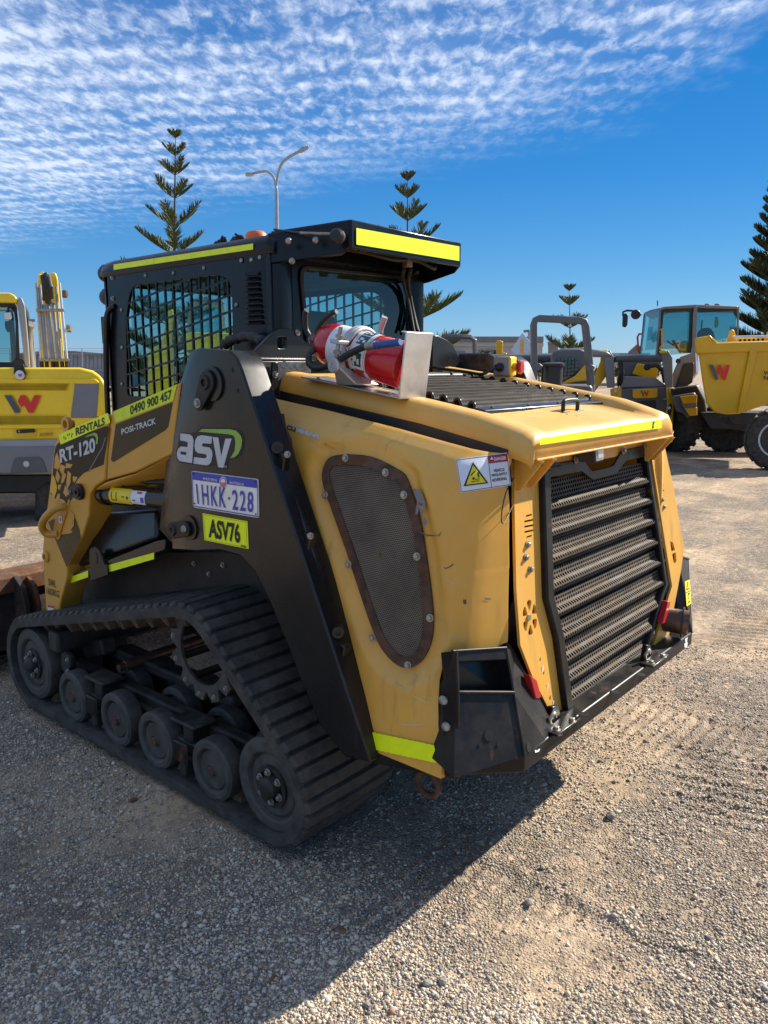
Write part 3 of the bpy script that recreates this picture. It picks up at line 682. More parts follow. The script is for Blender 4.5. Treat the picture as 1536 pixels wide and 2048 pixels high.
# slotted latch plates on the wear plate
p = px(549, 752, Y=YW-.02)
m = MB(); m.prism([p+Vector((-.02,0,-.07)), p+Vector((.02,0,-.07)), p+Vector((.02,0,.05)), p+Vector((-.005,0,.05)), p+Vector((-.012,0,.0))], (0,.012,0)); m.build('hinge_plate', MT['black_paint'], LD, bevel=.002)
bolt(p+Vector((.0,-.002,.005)), (0,-1,0), None, BOLT, 1.3)
p = px(530, 762, Y=YW-.012); m = MB(); m.prism([p+Vector((-.035,0,.07)), p+Vector((-.018,0,.07)), p+Vector((.02,0,-.06)), p+Vector((.0,0,-.07))], (0,.008,0)); m.build('latch_bar', MT['black_paint'], LD, bevel=.002)
for x, y in ((512,772),(518,790)):
    p = px(x, y, Y=YW-.002); m = MB(); m.lathe(p, (0,-1,0), [(.016,0),(.016,.004),(.006,.005)], 14); m.build('latch_slot', MT['ink'], LD)
# rounded pin keepers on the outer face
def keeper(name, c0, c1, r0, r1, th, mt):
    a = Vector(c0); b = Vector(c1); d = (b-a); L = d.length; d = d/L; nrm = Vector((-1,0,0)); sd = nrm.cross(d)
    out = []
    for k in range(13): an = R(90+180*k/12); out.append(a+(d*math.cos(an)+sd*math.sin(an))*r0)
    for k in range(13): an = R(-90+180*k/12); out.append(b+(d*math.cos(an)+sd*math.sin(an))*r1)
    m = MB(); m.prism(out, nrm*th); return m.build(name, mt, LD, bevel=.003)
kA, kB = px(416, 764, X=XT-.01), px(401, 806, X=XT-.01)
m = MB(); m.lathe((XT+.004, kA.y-.012, kA.z-.006), (-1,0,0), [(.058,0),(.058,.012),(.001,.013)], 26); m.build('pin_boss', MT['black_paint'], LD, smooth=35)
kp = keeper('pin_keeper', (XT-.008, kA.y, kA.z), (XT-.008, kB.y, kB.z), .040, .026, .012, MT['worn_black'])
m = MB(); m.lathe((XT-.020, kA.y+.006, kA.z-.002), (-1,0,0), [(.026,0),(.024,.006),(.013,.006),(.012,-.004),(.001,-.004)], 20); m.build('pin', MT['worn_black'], kp, smooth=35)
m = MB(); m.lathe((XT-.020, kB.y+.002, kB.z), (-1,0,0), [(.017,0),(.017,.003),(.010,.003),(.009,.010),(.001,.011)], 18); m.build('bolt', MT['zinc_dull'], kp, smooth=35)
kA, kB = px(349, 1060, X=XT-.01), px(373, 1058, X=XT-.01)
m = MB(); m.lathe((XT+.004, kB.y-.006, kB.z+.004), (-1,0,0), [(.046,0),(.046,.010),(.001,.011)], 24); m.build('pin_boss', MT['black_paint'], LD, smooth=35)
kp = keeper('pin_keeper', (XT-.008, kA.y, kA.z), (XT-.008, kB.y, kB.z), .032, .028, .012, MT['worn_black'])
m = MB(); m.lathe((XT-.020, kA.y, kA.z), (-1,0,0), [(.022,0),(.020,.005),(.011,.005),(.001,-.003)], 18); m.build('pin', MT['worn_black'], kp, smooth=35)
m = MB(); m.lathe((XT-.020, kB.y, kB.z), (-1,0,0), [(.015,0),(.015,.003),(.009,.009),(.001,.010)], 18); m.build('bolt', MT['zinc_dull'], kp, smooth=35)
for x, y in ((463,740),(474,781)):
    p = px(x, y, X=TX); m = MB(); m.lathe(p, (-1,0,0), [(.007,0),(.007,.001),(.001,.001)], 12); m.build('hole', MT['ink'], LD)
# ---------------- lift arm
XA = -.905
m = MB()
rearp = [(360,765),(330,778),(270,805),(222,827),(216,900),(213,960),(271,944),(321,920),(345,908)]
m.prism([px(x, y, X=XA+.006) for x, y in rearp], (.10,0,0)); AR = m.build('lift_arm', MT['loader_yellow_arm'], LD, bevel=.006)
frontp = [(216,829),(170,846),(130,862),(116,872),(110,888),(104,930),(98,985),(88,1060),(85,1100),(88,1160),(92,1226),(119,1226),(121,1205),(135,1152),(135,1132),(166,1069),(178,1029),(179,990),(190,973),(210,960)]
m = MB(); m.prism([px(x, y, X=XA) for x, y in frontp], (.11,0,0)); AF = m.build('lift_arm_front', MT['loader_yellow_arm'], LD, bevel=.006)
# lower lip of the arm, turned inwards
m = MB(); lp = [px(x, y, X=XA+.012) for x, y in ((345,910),(321,922),(271,947),(213,964),(192,977))]
m.prism2(lp+[p+Vector((.09,-.02,-.05)) for p in reversed(lp)], [p+Vector((.004,0,-.004)) for p in lp]+[p+Vector((.094,-.02,-.056)) for p in reversed(lp)]); m.build('arm_lip', MT['loader_yellow_arm'], LD)
m = MB(); m.prism([Vector((-p.x, p.y, p.z)) for p in [px(x, y, X=XA) for x, y in rearp]], (-.10,0,0)); m.build('lift_arm', MT['loader_yellow_arm'], LD, bevel=.006)
m = MB(); m.prism([Vector((-p.x, p.y, p.z)) for p in [px(x, y, X=XA-.004) for x, y in frontp]], (-.11,0,0)); m.build('lift_arm_front', MT['loader_yellow_arm'], LD, bevel=.006)
m = MB(); p = px(140, 1120, X=XA); m.tube([(-.82, p.y+.02, p.z), (.82, p.y+.02, p.z)], .06, 20); m.build('arm_crosstube', MT['loader_yellow_arm'], LD, smooth=40)
# pins, handle, ring on the front arm
def onarm(x, y, off=0): return px(x, y, X=XA-off)
kA, kB = onarm(147,984), onarm(162,983)
kp = keeper('pin_keeper', (XA-.002, kA.y, kA.z), (XA-.002, kB.y, kB.z), .018, .036, .016, MT['worn_black'])
m = MB(); m.lathe((XA-.018, kB.y-.004, kB.z), (-1,0,0), [(.022,0),(.020,.008),(.011,.008),(.010,-.002),(.001,-.002)], 18); m.build('pin', MT['worn_black'], kp, smooth=35)
m = MB(); m.lathe((XA-.018, kA.y, kA.z), (-1,0,0), [(.013,0),(.011,.010),(.001,.011)], 14); m.build('bolt', MT['zinc_dull'], kp, smooth=35)
m = MB(); hpts = [onarm(131,1014,0), onarm(122,1014,.02), onarm(106,1020,.045), onarm(90,1036,.055), onarm(84,1052,.05), onarm(90,1065,.035), onarm(104,1069,.015), onarm(118,1067,0)]
m.tube(smooth_path(hpts, 5), .017, 12); gh = m.build('grab_handle', MT['loader_yellow_arm'], LD, smooth=45)
for x, y in ((128,1012),(116,1066)):
    m = MB(); p = onarm(x, y); m.lathe(p, (-1,0,0), [(.03,0),(.028,.006),(.001,.007)], 18); m.build('weld_pad', MT['loader_yellow_arm'], gh, smooth=35)
m = MB(); m.prism([onarm(x, y) for x, y in ((122,997),(130,1000),(135,1024),(122,1068),(112,1074),(108,1060))], (-.006,0,0)); m.build('handle_plate', MT['loader_yellow_arm'], gh, bevel=.002)
p = onarm(143,1039); m = MB(); m.prism([onarm(x, y) for x, y in ((142,1020),(150,1030),(149,1052),(141,1062),(134,1045))], (-.004,0,0)); m.build('boss_plate', MT['loader_yellow_arm'], LD)
m = MB(); m.lathe(p+Vector((-.004,0,0)), (-1,0,0), [(.020,0),(.018,.003),(.014,.003)], 18); m.build('boss_ring', MT['loader_yellow_arm'], LD, smooth=35)
m = MB(); m.lathe(p+Vector((-.006,0,0)), (-1,0,0), [(.013,0),(.001,.0005)], 16); m.build('boss_hole', MT['ink'], LD)
p = onarm(93,1113); m = MB(); m.lathe(p, (-1,0,0), [(.028,0),(.028,.006),(.019,.012),(.014,.012),(.013,.002),(.001,.002)], 20); m.build('boss_ring', MT['loader_yellow_arm'], LD, smooth=35)
# pivot eye behind the arm top
p = px(138, 848, X=XA+.09); m = MB(); m.lathe(p, (-1,0,0), [(.034,0),(.034,.02),(.019,.02),(.018,-.02),(.001,-.02)], 22); m.build('pivot_eye', MT['loader_yellow_arm'], LD, smooth=35)
# ---------------- lift cylinder under the arm
c0, c1 = px(196, 985, X=-.84), px(335, 1000, X=-.84)
d = (c1-c0).normalized(); CY0, CYD = c0.copy(), d.copy()
m = MB(); m.tube([c0, c0+d*.10], .020, 16); cy = m.build('cylinder_rod', MT['chrome'], LD, smooth=40)
m = MB(); m.tube([c0+d*.045, c0+d*.06, c0+d*.062, c0+d*.095, c0+d*.097, c1+d*.25], [.044,.046,.050,.050,.043,.043], 24); cyl = m.build('lift_cylinder', MT['black_paint'], LD, smooth=40)
for x, y in ((255,967),): 
    p = px(x, y, X=-.85); m = MB(); m.tube(smooth_path([p+Vector((0,.03,-.01)), p+Vector((-.01,.02,.02)), p+Vector((0,-.01,.03)), p+Vector((.02,-.10,.015)), p+Vector((.03,-.3,.03))], 5), .010, 8); m.build('hydraulic_hose', MT['hose'], LD, smooth=50)
# ---------------- black side tank and sill under the arm
XF = -.875
m = MB()
low = [px(x, y, X=XF) for x, y in ((137,1163),(312,1103))]; mid = [px(x, y, X=XF+.02) for x, y in ((139,1140),(312,1078))]
up = [px(x, y, X=-.80) for x, y in ((205,1025),(315,1016))]
m.prism([mid[0], mid[1], up[1], up[0], px(186, 1070, X=-.83)], (.25,0,-.01)); tank = m.build('side_tank', MT['black_paint'], LD, bevel=.02, seg=3)
m = MB(); sill = [px(x, y, X=XF) for x, y in ((136,1166),(134,1152),(312,1082),(330,1079),(330,1100),(312,1107))]; m.prism(sill, (.06,0,0)); SILL = m.build('sill', MT['black_paint'], LD, bevel=.004)
m = MB(); bt = [px(x, y, X=XF-.012) for x, y in ((178,1104),(180,1096),(190,1093),(199,1102),(215,1146),(180,1158))]; m.prism(bt, (.012,0,0)); br = m.build('lifting_bracket', MT['worn_black'], LD, bevel=.003)
p = px(192, 1117, X=XF-.0125); m = MB(); m.prism([p+Vector((-.001, dy*.012, dz*.026)) for dy, dz in arc(0,0,1,0,340,16)], (.002,0,0)); m.build('slot', MT['ink'], br)
m = MB(); m.prism([px(x, y, X=XF-.014) for x, y in ((180,1140),(214,1128),(216,1150),(180,1162))], (.006,0,0)); m.build('bracket_foot', MT['worn_black'], br, bevel=.002)
# dark wheel-arch liner with hoses behind the track
m = MB(); m.prism([px(x, y, X=-.70) for x, y in ((140,1170),(330,1105),(520,1105),(600,1300),(420,1260),(140,1240))], (.10,0,0)); m.build('arch_liner', MT['under_dark'], LD)
for k, (x, y) in enumerate(((388,1127),(446,1130),(418,1148))):
    bolt(px(x, y, X=-.702), (-1,0,0), None, BOLT_D, 1.1)
# ---------------- cab
XC = -.50; XCR = .47; YR = 1.30; YF = 2.47; ZR = 2.135
CAB = None
outer = [yz(228,812,XC), yz(222,536,XC)]
outer = [(2.475,1.36),(2.475,2.05),(2.45,2.10),(1.285,2.10),(1.285,1.36)]
wl = [yz(*p, XC) for p in ((254,792),(252,640),(261,570),(300,567),(370,557),(440,549),(463,566),(465,668))]
wl = wl+[(wl[-1][0], 1.60), (wl[-1][0]+.02, 1.50)]
win = roundpoly(wl, [.03,.0,.09,.0,.0,.05,.04,.0,.03,.02], 4)
CAB = cutplate('cab', outer, [win], FX(XC+.008), .016, MT['cab_black'], LD, .003)
winR = [(y, z) for y, z in win]
cutplate('side_wall', outer, [winR], FX(XCR-.008), .016, MT['cab_black'], CAB, .003)
# roof: rounded slab
m = MB()
sec = [(-.505,2.06),(-.512,2.085),(-.505,2.115),(-.485,2.132),(-.45,2.14),(0,2.148),(.42,2.14),(.455,2.132),(.475,2.115),(.482,2.085),(.475,2.06)]
ys_ = [1.262,1.275,1.30,1.6,2.0,2.40,2.47,2.50,2.51]
sq = [.985,.995,1,1,1,1,1,.99,.97]; dz = [-.02,-.006,0,0,0,0,-.004,-.016,-.035]
m.loft([[Vector((x*q_, Y, 2.06+(z-2.06)*(1 if i_ else 1)+d_*(1 if z > 2.07 else 0))) for x, z in sec] for i_, (Y, q_, d_) in enumerate(zip(ys_, sq, dz))], True, True)
roof = m.build('roof', MT['cab_black'], CAB, smooth=50)
# front frame of the cab and door glass
cutplate('front_frame', [(XC,1.36),(XCR,1.36),(XCR,2.08),(XC,2.08)], [roundpoly([(XC+.07,1.42),(XCR-.07,1.42),(XCR-.07,2.02),(XC+.07,2.02)], .05)], FY(2.468), .03, MT['cab_black'], CAB)
cutplate('front_glass', [(XC+.06,1.41),(XCR-.06,1.41),(XCR-.06,2.03),(XC+.06,2.03)], [], FY(2.475), .006, MT['cab_glass'], CAB)
# rear wall with the window
rw = [(px(599,536,Y=YR)), px(798,556,Y=YR), px(812,575,Y=YR), px(822,705,Y=YR), px(616,705,Y=YR)]
rwin = roundpoly([(p.x, p.z) for p in rw], [.05,.04,.03,.02,.02])
cutplate('rear_wall', [(-.46,1.36),(.43,1.36),(.43,2.10),(-.46,2.10)], [rwin], FY(YR+.012), .03, MT['cab_black'], CAB)
rw2 = [Vector((0, 0, 0))]
cx_, cz_ = -.01, 1.85
rub = cutplate('window_seal', [(cx_+(x-cx_)*1.045, cz_+(z-cz_)*1.06) for x, z in rwin], [[(cx_+(x-cx_)*.985, cz_+(z-cz_)*.98) for x, z in rwin]], FY(YR-.008), .012, MT['black_plastic'], CAB, .003)
cutplate('rear_glass', [(cx_+(x-cx_)*1.02, cz_+(z-cz_)*1.02) for x, z in rwin], [], FY(YR-.002), .005, MT['cab_glass'], CAB)
# rounded rear corner pillars
for s in (-1, 1):
    xo = XC-.004 if s < 0 else XCR+.004; xi = -.385 if s < 0 else .355
    m = MB()
    def prof(z):
        t_ = (z-1.36)/.74
        y0 = 1.275
        pts = [(xo, y0+.16), (xo, y0+.05), (xo+(xi-xo)*.10, y0+.012), (xo+(xi-xo)*.30, y0-.012), (xo+(xi-xo)*.62, y0-.014), (xi, y0+.012), (xi, y0+.06), (xo+(xi-xo)*.5, y0+.10)]
        return [Vector((x, y, z)) for x, y in pts]
    m.loft([prof(1.36), prof(1.7), prof(2.08), prof(2.115)]); m.build('corner_pillar', MT['cab_black'], CAB, smooth=42)
# side glass behind the guards
gl = lambda X: cutplate('side_glass', [(wl[0][0]+.03,1.47),(wl[2][0]+.06,2.03),(wl[6][0]-.03,2.03),(wl[6][0]-.03,1.47)], [], FX(X), .005, MT['cab_glass'], CAB)
gl(XC+.045); gl(XCR-.045)
# guard bars on both side windows
y0w, y1w = wl[6][0], wl[0][0]
def inside(y, z, poly):
    c = False
    for (a, b), (d, e) in zip(poly, poly[1:]+poly[:1]):
        if (b > z) != (e > z) and y < (d-a)*(z-b)/(e-b)+a: c = not c
    return c
def clipline(p, d, poly, L=2.0, n=400):
    ts = [(-L+2*L*i/n) for i in range(n+1)]; ins = [t_ for t_ in ts if inside(p[0]+d[0]*t_, p[1]+d[1]*t_, poly)]
    if not ins: return None
    return (p[0]+d[0]*(min(ins)-.012), p[1]+d[1]*(min(ins)-.012)), (p[0]+d[0]*(max(ins)+.012), p[1]+d[1]*(max(ins)+.012))
ga, gb = Vector(yz(253,637,XC)), Vector(yz(463,555,XC)); gd = (gb-ga).normalized()
if gd.x > 0: gd = -gd
nst = Vector((0,1))
for X, pw in ((XC+.006, win), (XCR-.006, winR)):
    m0 = None
    lines = []
    for i in range(13):
        yb = y1w-.035-(y1w-y0w-.05)*i/12.2; lines.append(clipline((yb, 1.8), (0.0,1.0), pw))
    for j in range(-6, 9):
        lines.append(clipline((2.305, 1.86+j*.064), (gd.x, gd.y), pw))
    for ln in lines:
        if ln is None: continue
        (a, b), (c_, d_) = ln
        if math.hypot(a-c_, b-d_) < .04: continue
        v = Vector((0, c_-a, d_-b)); L = v.length; mid_ = Vector((X, (a+c_)/2, (b+d_)/2))
        m = MB(); Mx = Matrix((( 1,0,0),(0, v.y/L, -v.z/L),(0, v.z/L, v.y/L)))
        m.box(mid_+Vector((.0005 if abs(v.y) < 1e-6 else 0, 0, 0)), (.010 if abs(v.y) < 1e-6 else .0085, L, .008), Mx); m.build('guard_bar', MT['cab_black'], CAB)
# bolts round the window, vent panel, tape
for x, y in ((228,540),(291,551),(347,546),(408,536),(473,610),(243,620),(244,695),(244,768)): bolt(px(x, y, X=XC-.001), (-1,0,0), CAB, DOMEM, .95)
vp = [px(x, y, X=XC-.003) for x, y in ((486,528),(497,518),(518,516),(525,525),(530,660),(492,658))]
m = MB(); m.prism(vp, (.003,0,0)); vent = m.build('vent_panel', MT['cab_black'], CAB, bevel=.002)
for k in range(10):
    y_ = 549+k*10.9; a, b = px(493+k*.2, y_, X=XC-.004), px(520+k*.9, y_-1.5, X=XC-.004)
    m = MB(); m.add([a+Vector((0,0,.010)), b+Vector((0,0,.010)), b+Vector((-.014,0,-.004)), a+Vector((-.014,0,-.004)), b+Vector((0,0,-.006)), a+Vector((0,0,-.006))], [(0,1,2,3),(3,2,4,5),(0,3,5),(1,4,2)]); m.build('vent_slat', MT['cab_black'], CAB, fix=False)
for x, y in ((483,521),(503,520),(520,515)): bolt(px(x, y, X=XC-.004), (-1,0,0), CAB, DOMEM, 1.0)
q = [px(x, y, X=-.5135) for x, y in ((228,529),(507,487),(507,499),(228,540))]
decal('reflective_tape', q, UNIT, MT['tape'], CAB, .002)
q1 = [px(x, y, X=-.5135) for x, y in ((308,517),(309,517),(309,529),(308,529))]; decal('tape_seam', q1, UNIT, MT['tape_worn'], CAB, .0035)
# front work lights and grab rail
for x, y, r_ in ((214,545,.045),(219,592,.045)):
    p = px(x+3, y, X=XC+.03); m = MB(); m.lathe((p.x+.02, 2.465, p.z), (0,1,0), [(.001,0),(r_*.8,0),(r_,.03),(r_,.07),(r_*.8,.095),(r_*.4,.108),(.001,.11)], 22); m.build('work_light', MT['black_plastic'], CAB, smooth=50)
for x, y in ((225,555),(226,597)): bolt(px(x, y, X=XC-.001), (-1,0,0), CAB, BOLT, 1.1)
gr_ = smooth_path([px(230,613,X=-.5), px(222,617,X=-.51), px(214,632,X=-.52), px(212,680,X=-.52), px(213,760,X=-.52), px(216,830,X=-.52)], 6)
m = MB(); m.tube(gr_, .014, 10); m.build('grab_rail', MT['black_paint'], CAB, smooth=50)
m = MB(); p = px(222,660,X=-.5); m.box((-.50, 2.49, p.z), (.03,.04,.13)); m.build('door_hinge', MT['black_plastic'], CAB, bevel=.004)
# interior: seat, headliner, side pads, levers
m = MB(); m.box((0,1.72,1.62), (.46,.14,.56), Matrix.Rotation(R(10),3,'X')); m.box((0,1.95,1.36),(.46,.46,.14)); m.build('seat', MT['black_plastic'], CAB, bevel=.05, seg=3)
m = MB(); m.bx(-.46,.43,1.34,2.44,2.03,2.055); m.build('headliner', MT['headlining'], CAB)
for x in (-.36,.33): m = MB(); m.bx(x-.08,x+.08,1.55,2.3,1.37,1.50); m.build('console', MT['black_plastic'], CAB, bevel=.02)
m = MB(); m.bx(-.46,.43,1.34,2.44,1.34,1.365); m.build('cab_floor', MT['under_dark'], CAB)
for x in (-.34,.33):
    m = MB(); m.tube(smooth_path([(x,2.1,1.48),(x,2.12,1.60),(x-.02,2.13,1.66)],4), [.012]*9, 8); m.build('joystick', MT['black_plastic'], CAB, smooth=50)
m = MB(); m.tube([(.36,2.42,1.45),(.36,2.40,1.98)], .012, 8); m.build('red_strap', MT['dark_red'], CAB, smooth=50)
# rubber boot between cab and tower
bp = smooth_path([px(448,690,X=-.58), px(468,678,X=-.57), px(500,672,X=-.57), px(528,684,X=-.57)], 5)
m = MB(); m.tube(bp, [.020+.004*math.sin(i*2.4) for i in range(len(bp))], 14); m.build('rubber_boot', MT['hose'], LD, smooth=60)
# dark mounting bracket with eye behind the tower
YB = 1.19
bk = [xz(*p, YB) for p in ((505,706),(543,664),(555,657),(575,657),(590,664),(628,706),(628,722),(505,722))]
hole_ = [(x*1, z*1) for x, z in roundpoly([xz(*p, YB) for p in ((551,674),(570,674),(570,697),(551,697))], .012)]
cutplate('cab_mount_bracket', bk, [hole_], FY(YB), .02, MT['black_paint'], LD, .002)
bolt(px(595,665,Y=YB-.012), (0,-1,0), None, DOMEM, 1.3)
m = MB(); m.bx(-.60,.60,1.20,1.34,1.36,1.60); m.build('cab_rear_beam', MT['black_paint'], LD, bevel=.01)
# same bracket and tower edge on the far side
bkr = [xz(*p, 1.16) for p in ((862,760),(862,672),(872,671),(890,680),(903,690),(925,737),(930,760))]
hr = arc(*xz(868,697,1.16), .026, 0, 340, 14)
cutplate('far_tower_bracket', bkr, [], FY(1.16), .02, MT['black_paint'], LD, .002)
m = MB(); m.bx(.05,.52,1.03,1.14,1.55,1.608); m.build('hood_front_beam', MT['worn_black'], LD, bevel=.02, seg=3)
# ---------------- visor at the back of the roof
YV = 1.0
tl, tr = px(712,449,Y=YV), px(921,491,Y=YV); bl, br_ = px(712,498,Y=YV), px(920,540,Y=YV)
zt_ = (tl.z+tr.z)/2; zb_ = px(712,499,Y=YV).z
VIS = None
m = MB(); m.prism([(-.49,1.29,2.128),(.46,1.29,2.128),(.352,YV,zt_),(-.352,YV,zt_)], (0,0,.014)); VIS = m.build('visor', MT['cab_black'], LD, bevel=.004)
m = MB(); m.prism([(-.355,YV-.006,zt_+.012),(.356,YV-.006,zt_+.012),(.356,YV-.006,zb_),(-.355,YV-.006,zb_)], (0,.012,0)); m.build('visor_rear_lip', MT['cab_black'], VIS, bevel=.004)
for s in (-1,1):
    xa, xb = (-.50,-.36) if s < 0 else (.468,.36)
    a = [Vector((xa,1.30,2.135)), Vector((xb,YV-.004,zt_+.010)), Vector((xb,YV-.004,zb_+.004)), Vector((xb*1.03,YV+.035,zb_-.022)), Vector((xa*.985,1.26,2.025)), Vector((xa,1.30,2.02))]
    m = MB(); m.prism(a, (.012*(1 if s < 0 else -1),0,0)); m.build('visor_side', MT['cab_black'], VIS, bevel=.005)
q = [px(x, y, Y=YV-.008) for x, y in ((712,456),(918,493),(918,522),(712,489))]
decal('reflective_tape', q, UNIT, MT['tape'], VIS, .002)
sx = lambda x, y, o=0: px(x, y, X=-.47-o)
for x, y, X in ((577,482,-.503),(584,522,-.503),(631,480,-.455)): bolt(px(x, y, X=X), (-.9,-.42,0), VIS, DOMEM, 1.25)
# wiper motor knob and arm on the side
k0, k1 = px(600,466,X=-.485), px(668,468,X=-.435); m = MB(); m.tube([k0,k1],.005,8); m.build('visor_stay', MT['zinc_dull'], VIS, smooth=50)
m = MB(); m.lathe(px(674,472,X=-.43), (-.9,-.42,0), [(.026,-.02),(.028,.004),(.020,.014),(.001,.016)], 18); m.build('rubber_stop', MT['black_plastic'], VIS, smooth=40)
k0, k1 = px(548,459,X=-.46), px(600,466,X=-.485); m = MB(); m.tube([k0,k1],.004,8); m.build('roof_cable', MT['hose'], VIS, smooth=50)
# dusty underside: panels, lamp bases, cables
m = MB(); m.prism([(-.43,1.27,2.118),(.40,1.27,2.118),(.335,YV+.02,zt_-.008),(-.335,YV+.02,zt_-.008)], (0,0,.006)); m.build('visor_underside', MT['headlining'], VIS)
for k in range(9):
    yy = 1.03+k*.028; hw = .33+(yy-1.0)*.3; m = MB(); m.bx(-hw,hw,yy-.005,yy+.005,2.107,2.116); m.build('underside_rib', MT['headlining'], VIS)
for x0 in (-.30,.02):
    m = MB(); m.box((x0+.08,1.06,2.095),(.18,.06,.016)); m.build('lamp_base', MT['steel_pipe'], VIS, bevel=.005)
m = MB(); p = px(815,525,Y=1.05); m.box((p.x,1.05,p.z+.005),(.035,.03,.05)); m.build('cable_connector', MT['steel_pipe'], VIS, bevel=.004)
for k, (pa, pb, pc, pd) in enumerate((((808,540),(806,560),(818,610),(828,665)),((822,540),(816,565),(826,620),(838,668)),((835,545),(818,556),(822,600),(834,660)))):
    P4 = [px(*pa,Y=1.10), px(*pb,Y=1.24), px(*pc,Y=1.27), px(*pd,Y=1.24)]; m = MB(); m.tube(smooth_path(P4, 6), .0075, 8); m.build('wiring', MT['hose'], VIS, smooth=50)
cp = [Vector((-.2,1.1,2.085)), Vector((-.05,1.04,2.06)), Vector((.1,1.05,2.075)), Vector((.22,1.04,2.05)), Vector((.3,1.1,2.085))]
m = MB(); m.tube(smooth_path(cp, 6), .008, 8); m.build('wiring', MT['hose'], VIS, smooth=50)
# amber beacon and the aerial stub on the roof
bz = px(512,466,X=-.36); m = MB(); m.lathe((bz.x,bz.y,2.14), (0,0,1), [(.05,0),(.05,.008),(.046,.012),(.045,.03),(.035,.042),(.001,.046)], 24); m.build('amber_beacon', MT['orange'], CAB, smooth=40)
# strapped bundle of black gloves/straps on the roof: separate thing
gb_ = px(462,470,X=-.22); G = thing('work_gloves', 'crumpled black work gloves lying on the black cab roof beside the amber beacon', 'gloves', (gb_.x, gb_.y, 2.142))
gx = MB()
for gi, (ox, oy, a0) in enumerate(((0,.075,.3),(0,-.055,-.2))):
    c0 = Vector((gb_.x+ox, gb_.y+oy, 2.152))
    m = MB(); m.tube(smooth_path([c0+Vector((0,.04,.0)), c0+Vector((.01,.01,.018)), c0+Vector((0,-.02,.022)), c0+Vector((.0,-.045,.01))],4), [.02]*4+[.026]*5+[.022]*4, 10); g_ = m.build('glove', MT['black_plastic'], G, smooth=70)
    for k in range(4):
        b0 = c0+Vector((0,-.035+k*.022,.015)); tip = b0+Vector((.01*k-.02, (.02 if gi else -.02)+k*.006, .055-.012*abs(k-1)))
        m = MB(); m.tube(smooth_path([b0, b0+Vector((0,.004,.03)), tip],4), [.011]*5+[.010]*2+[.006]*2, 8); m.build('finger', MT['black_plastic'], g_, smooth=70)
# ---------------- hood top
ZT = [(.06,1.428),(.10,1.434),(.3,1.476),(.5,1.511),(.8,1.558),(1.25,1.617)]
zt = lambda Y: interp(Y, ZT)
HW = .535
def hoodsec(Y):
    z = zt(Y); k = min(1, max(0, (Y-.10)/.16)); cl_, cr_ = .008*k, .012+.018*k
    def side(c): return [(-HW-.045,-.085),(-HW-.043,-.055+c*.3),(-HW-.03,-.022+c*.7),(-HW-.006,-.004+c),(-HW+.03,c),(-HW+.070,c-.002),(-HW+.092,(c-.004)*.5-.002),(-HW+.102,-.005*k)]
    full = side(cl_)+[(-.2,-.004*k),(0,.002),(.2,.004)]+[(-x, zz) for x, zz in reversed(side(cr_))]
    return [Vector((x, Y, z+zz)) for x, zz in full]
m = MB(); ysn = [.125,.16,.2,.28,.30,.33,.36,.42,.55,.7,.85,1.0,1.12,1.19,1.20]
rings = [hoodsec(Y) for Y in ysn]
# rear nose rolls over and down to the lip
def nose(Y, drop, shrink):
    b = hoodsec(.125); top = max(p.z for p in b)
    return [Vector((p.x*shrink, Y, min(p.z-drop, p.z) if p.z > top-.05 else p.z)) for p in b]
n3 = [Vector((p.x*.985, .100, p.z-.010)) for p in hoodsec(.125)]; n2 = [Vector((p.x*.975, .088, p.z-.026)) for p in hoodsec(.125)]
bot = hoodsec(.125)[0].z
n1 = [Vector((p.x*.97, .084, max(bot+.002, p.z-.082))) for p in hoodsec(.125)]; n1 = [Vector((p.x, p.y, min(p.z, bot+.004))) for p in n1]
m.loft([n1, n2, n3]+rings, False, False)
HOOD = m.build('hood', MT['loader_yellow'], LD, smooth=60)
sm = HOOD.modifiers.new('solid', 'SOLIDIFY'); sm.thickness = .006; sm.offset = -1
m = MB(); m.prism([p for p in hoodsec(1.20)], (0,.006,0)); m.build('hood_front', MT['loader_yellow'], HOOD)
# black rubber seam along the left and right flank of the hood
for s in (-1,1):
    m = MB(); m.prism2([Vector((s*(HW+.047), Y, zt(Y)-.062)) for Y in (.16,.5,1.16)]+[Vector((s*(HW+.050), Y, zt(Y)-.098)) for Y in (1.16,.5,.16)], [Vector((s*(HW+.01), Y, zt(Y)-.062)) for Y in (.16,.5,1.16)]+[Vector((s*(HW+.01), Y, zt(Y)-.098)) for Y in (1.16,.5,.16)]); m.build('rubber_seam', MT['black_plastic'], HOOD, bevel=.003)
zs = lambda Y: zt(Y)+.022
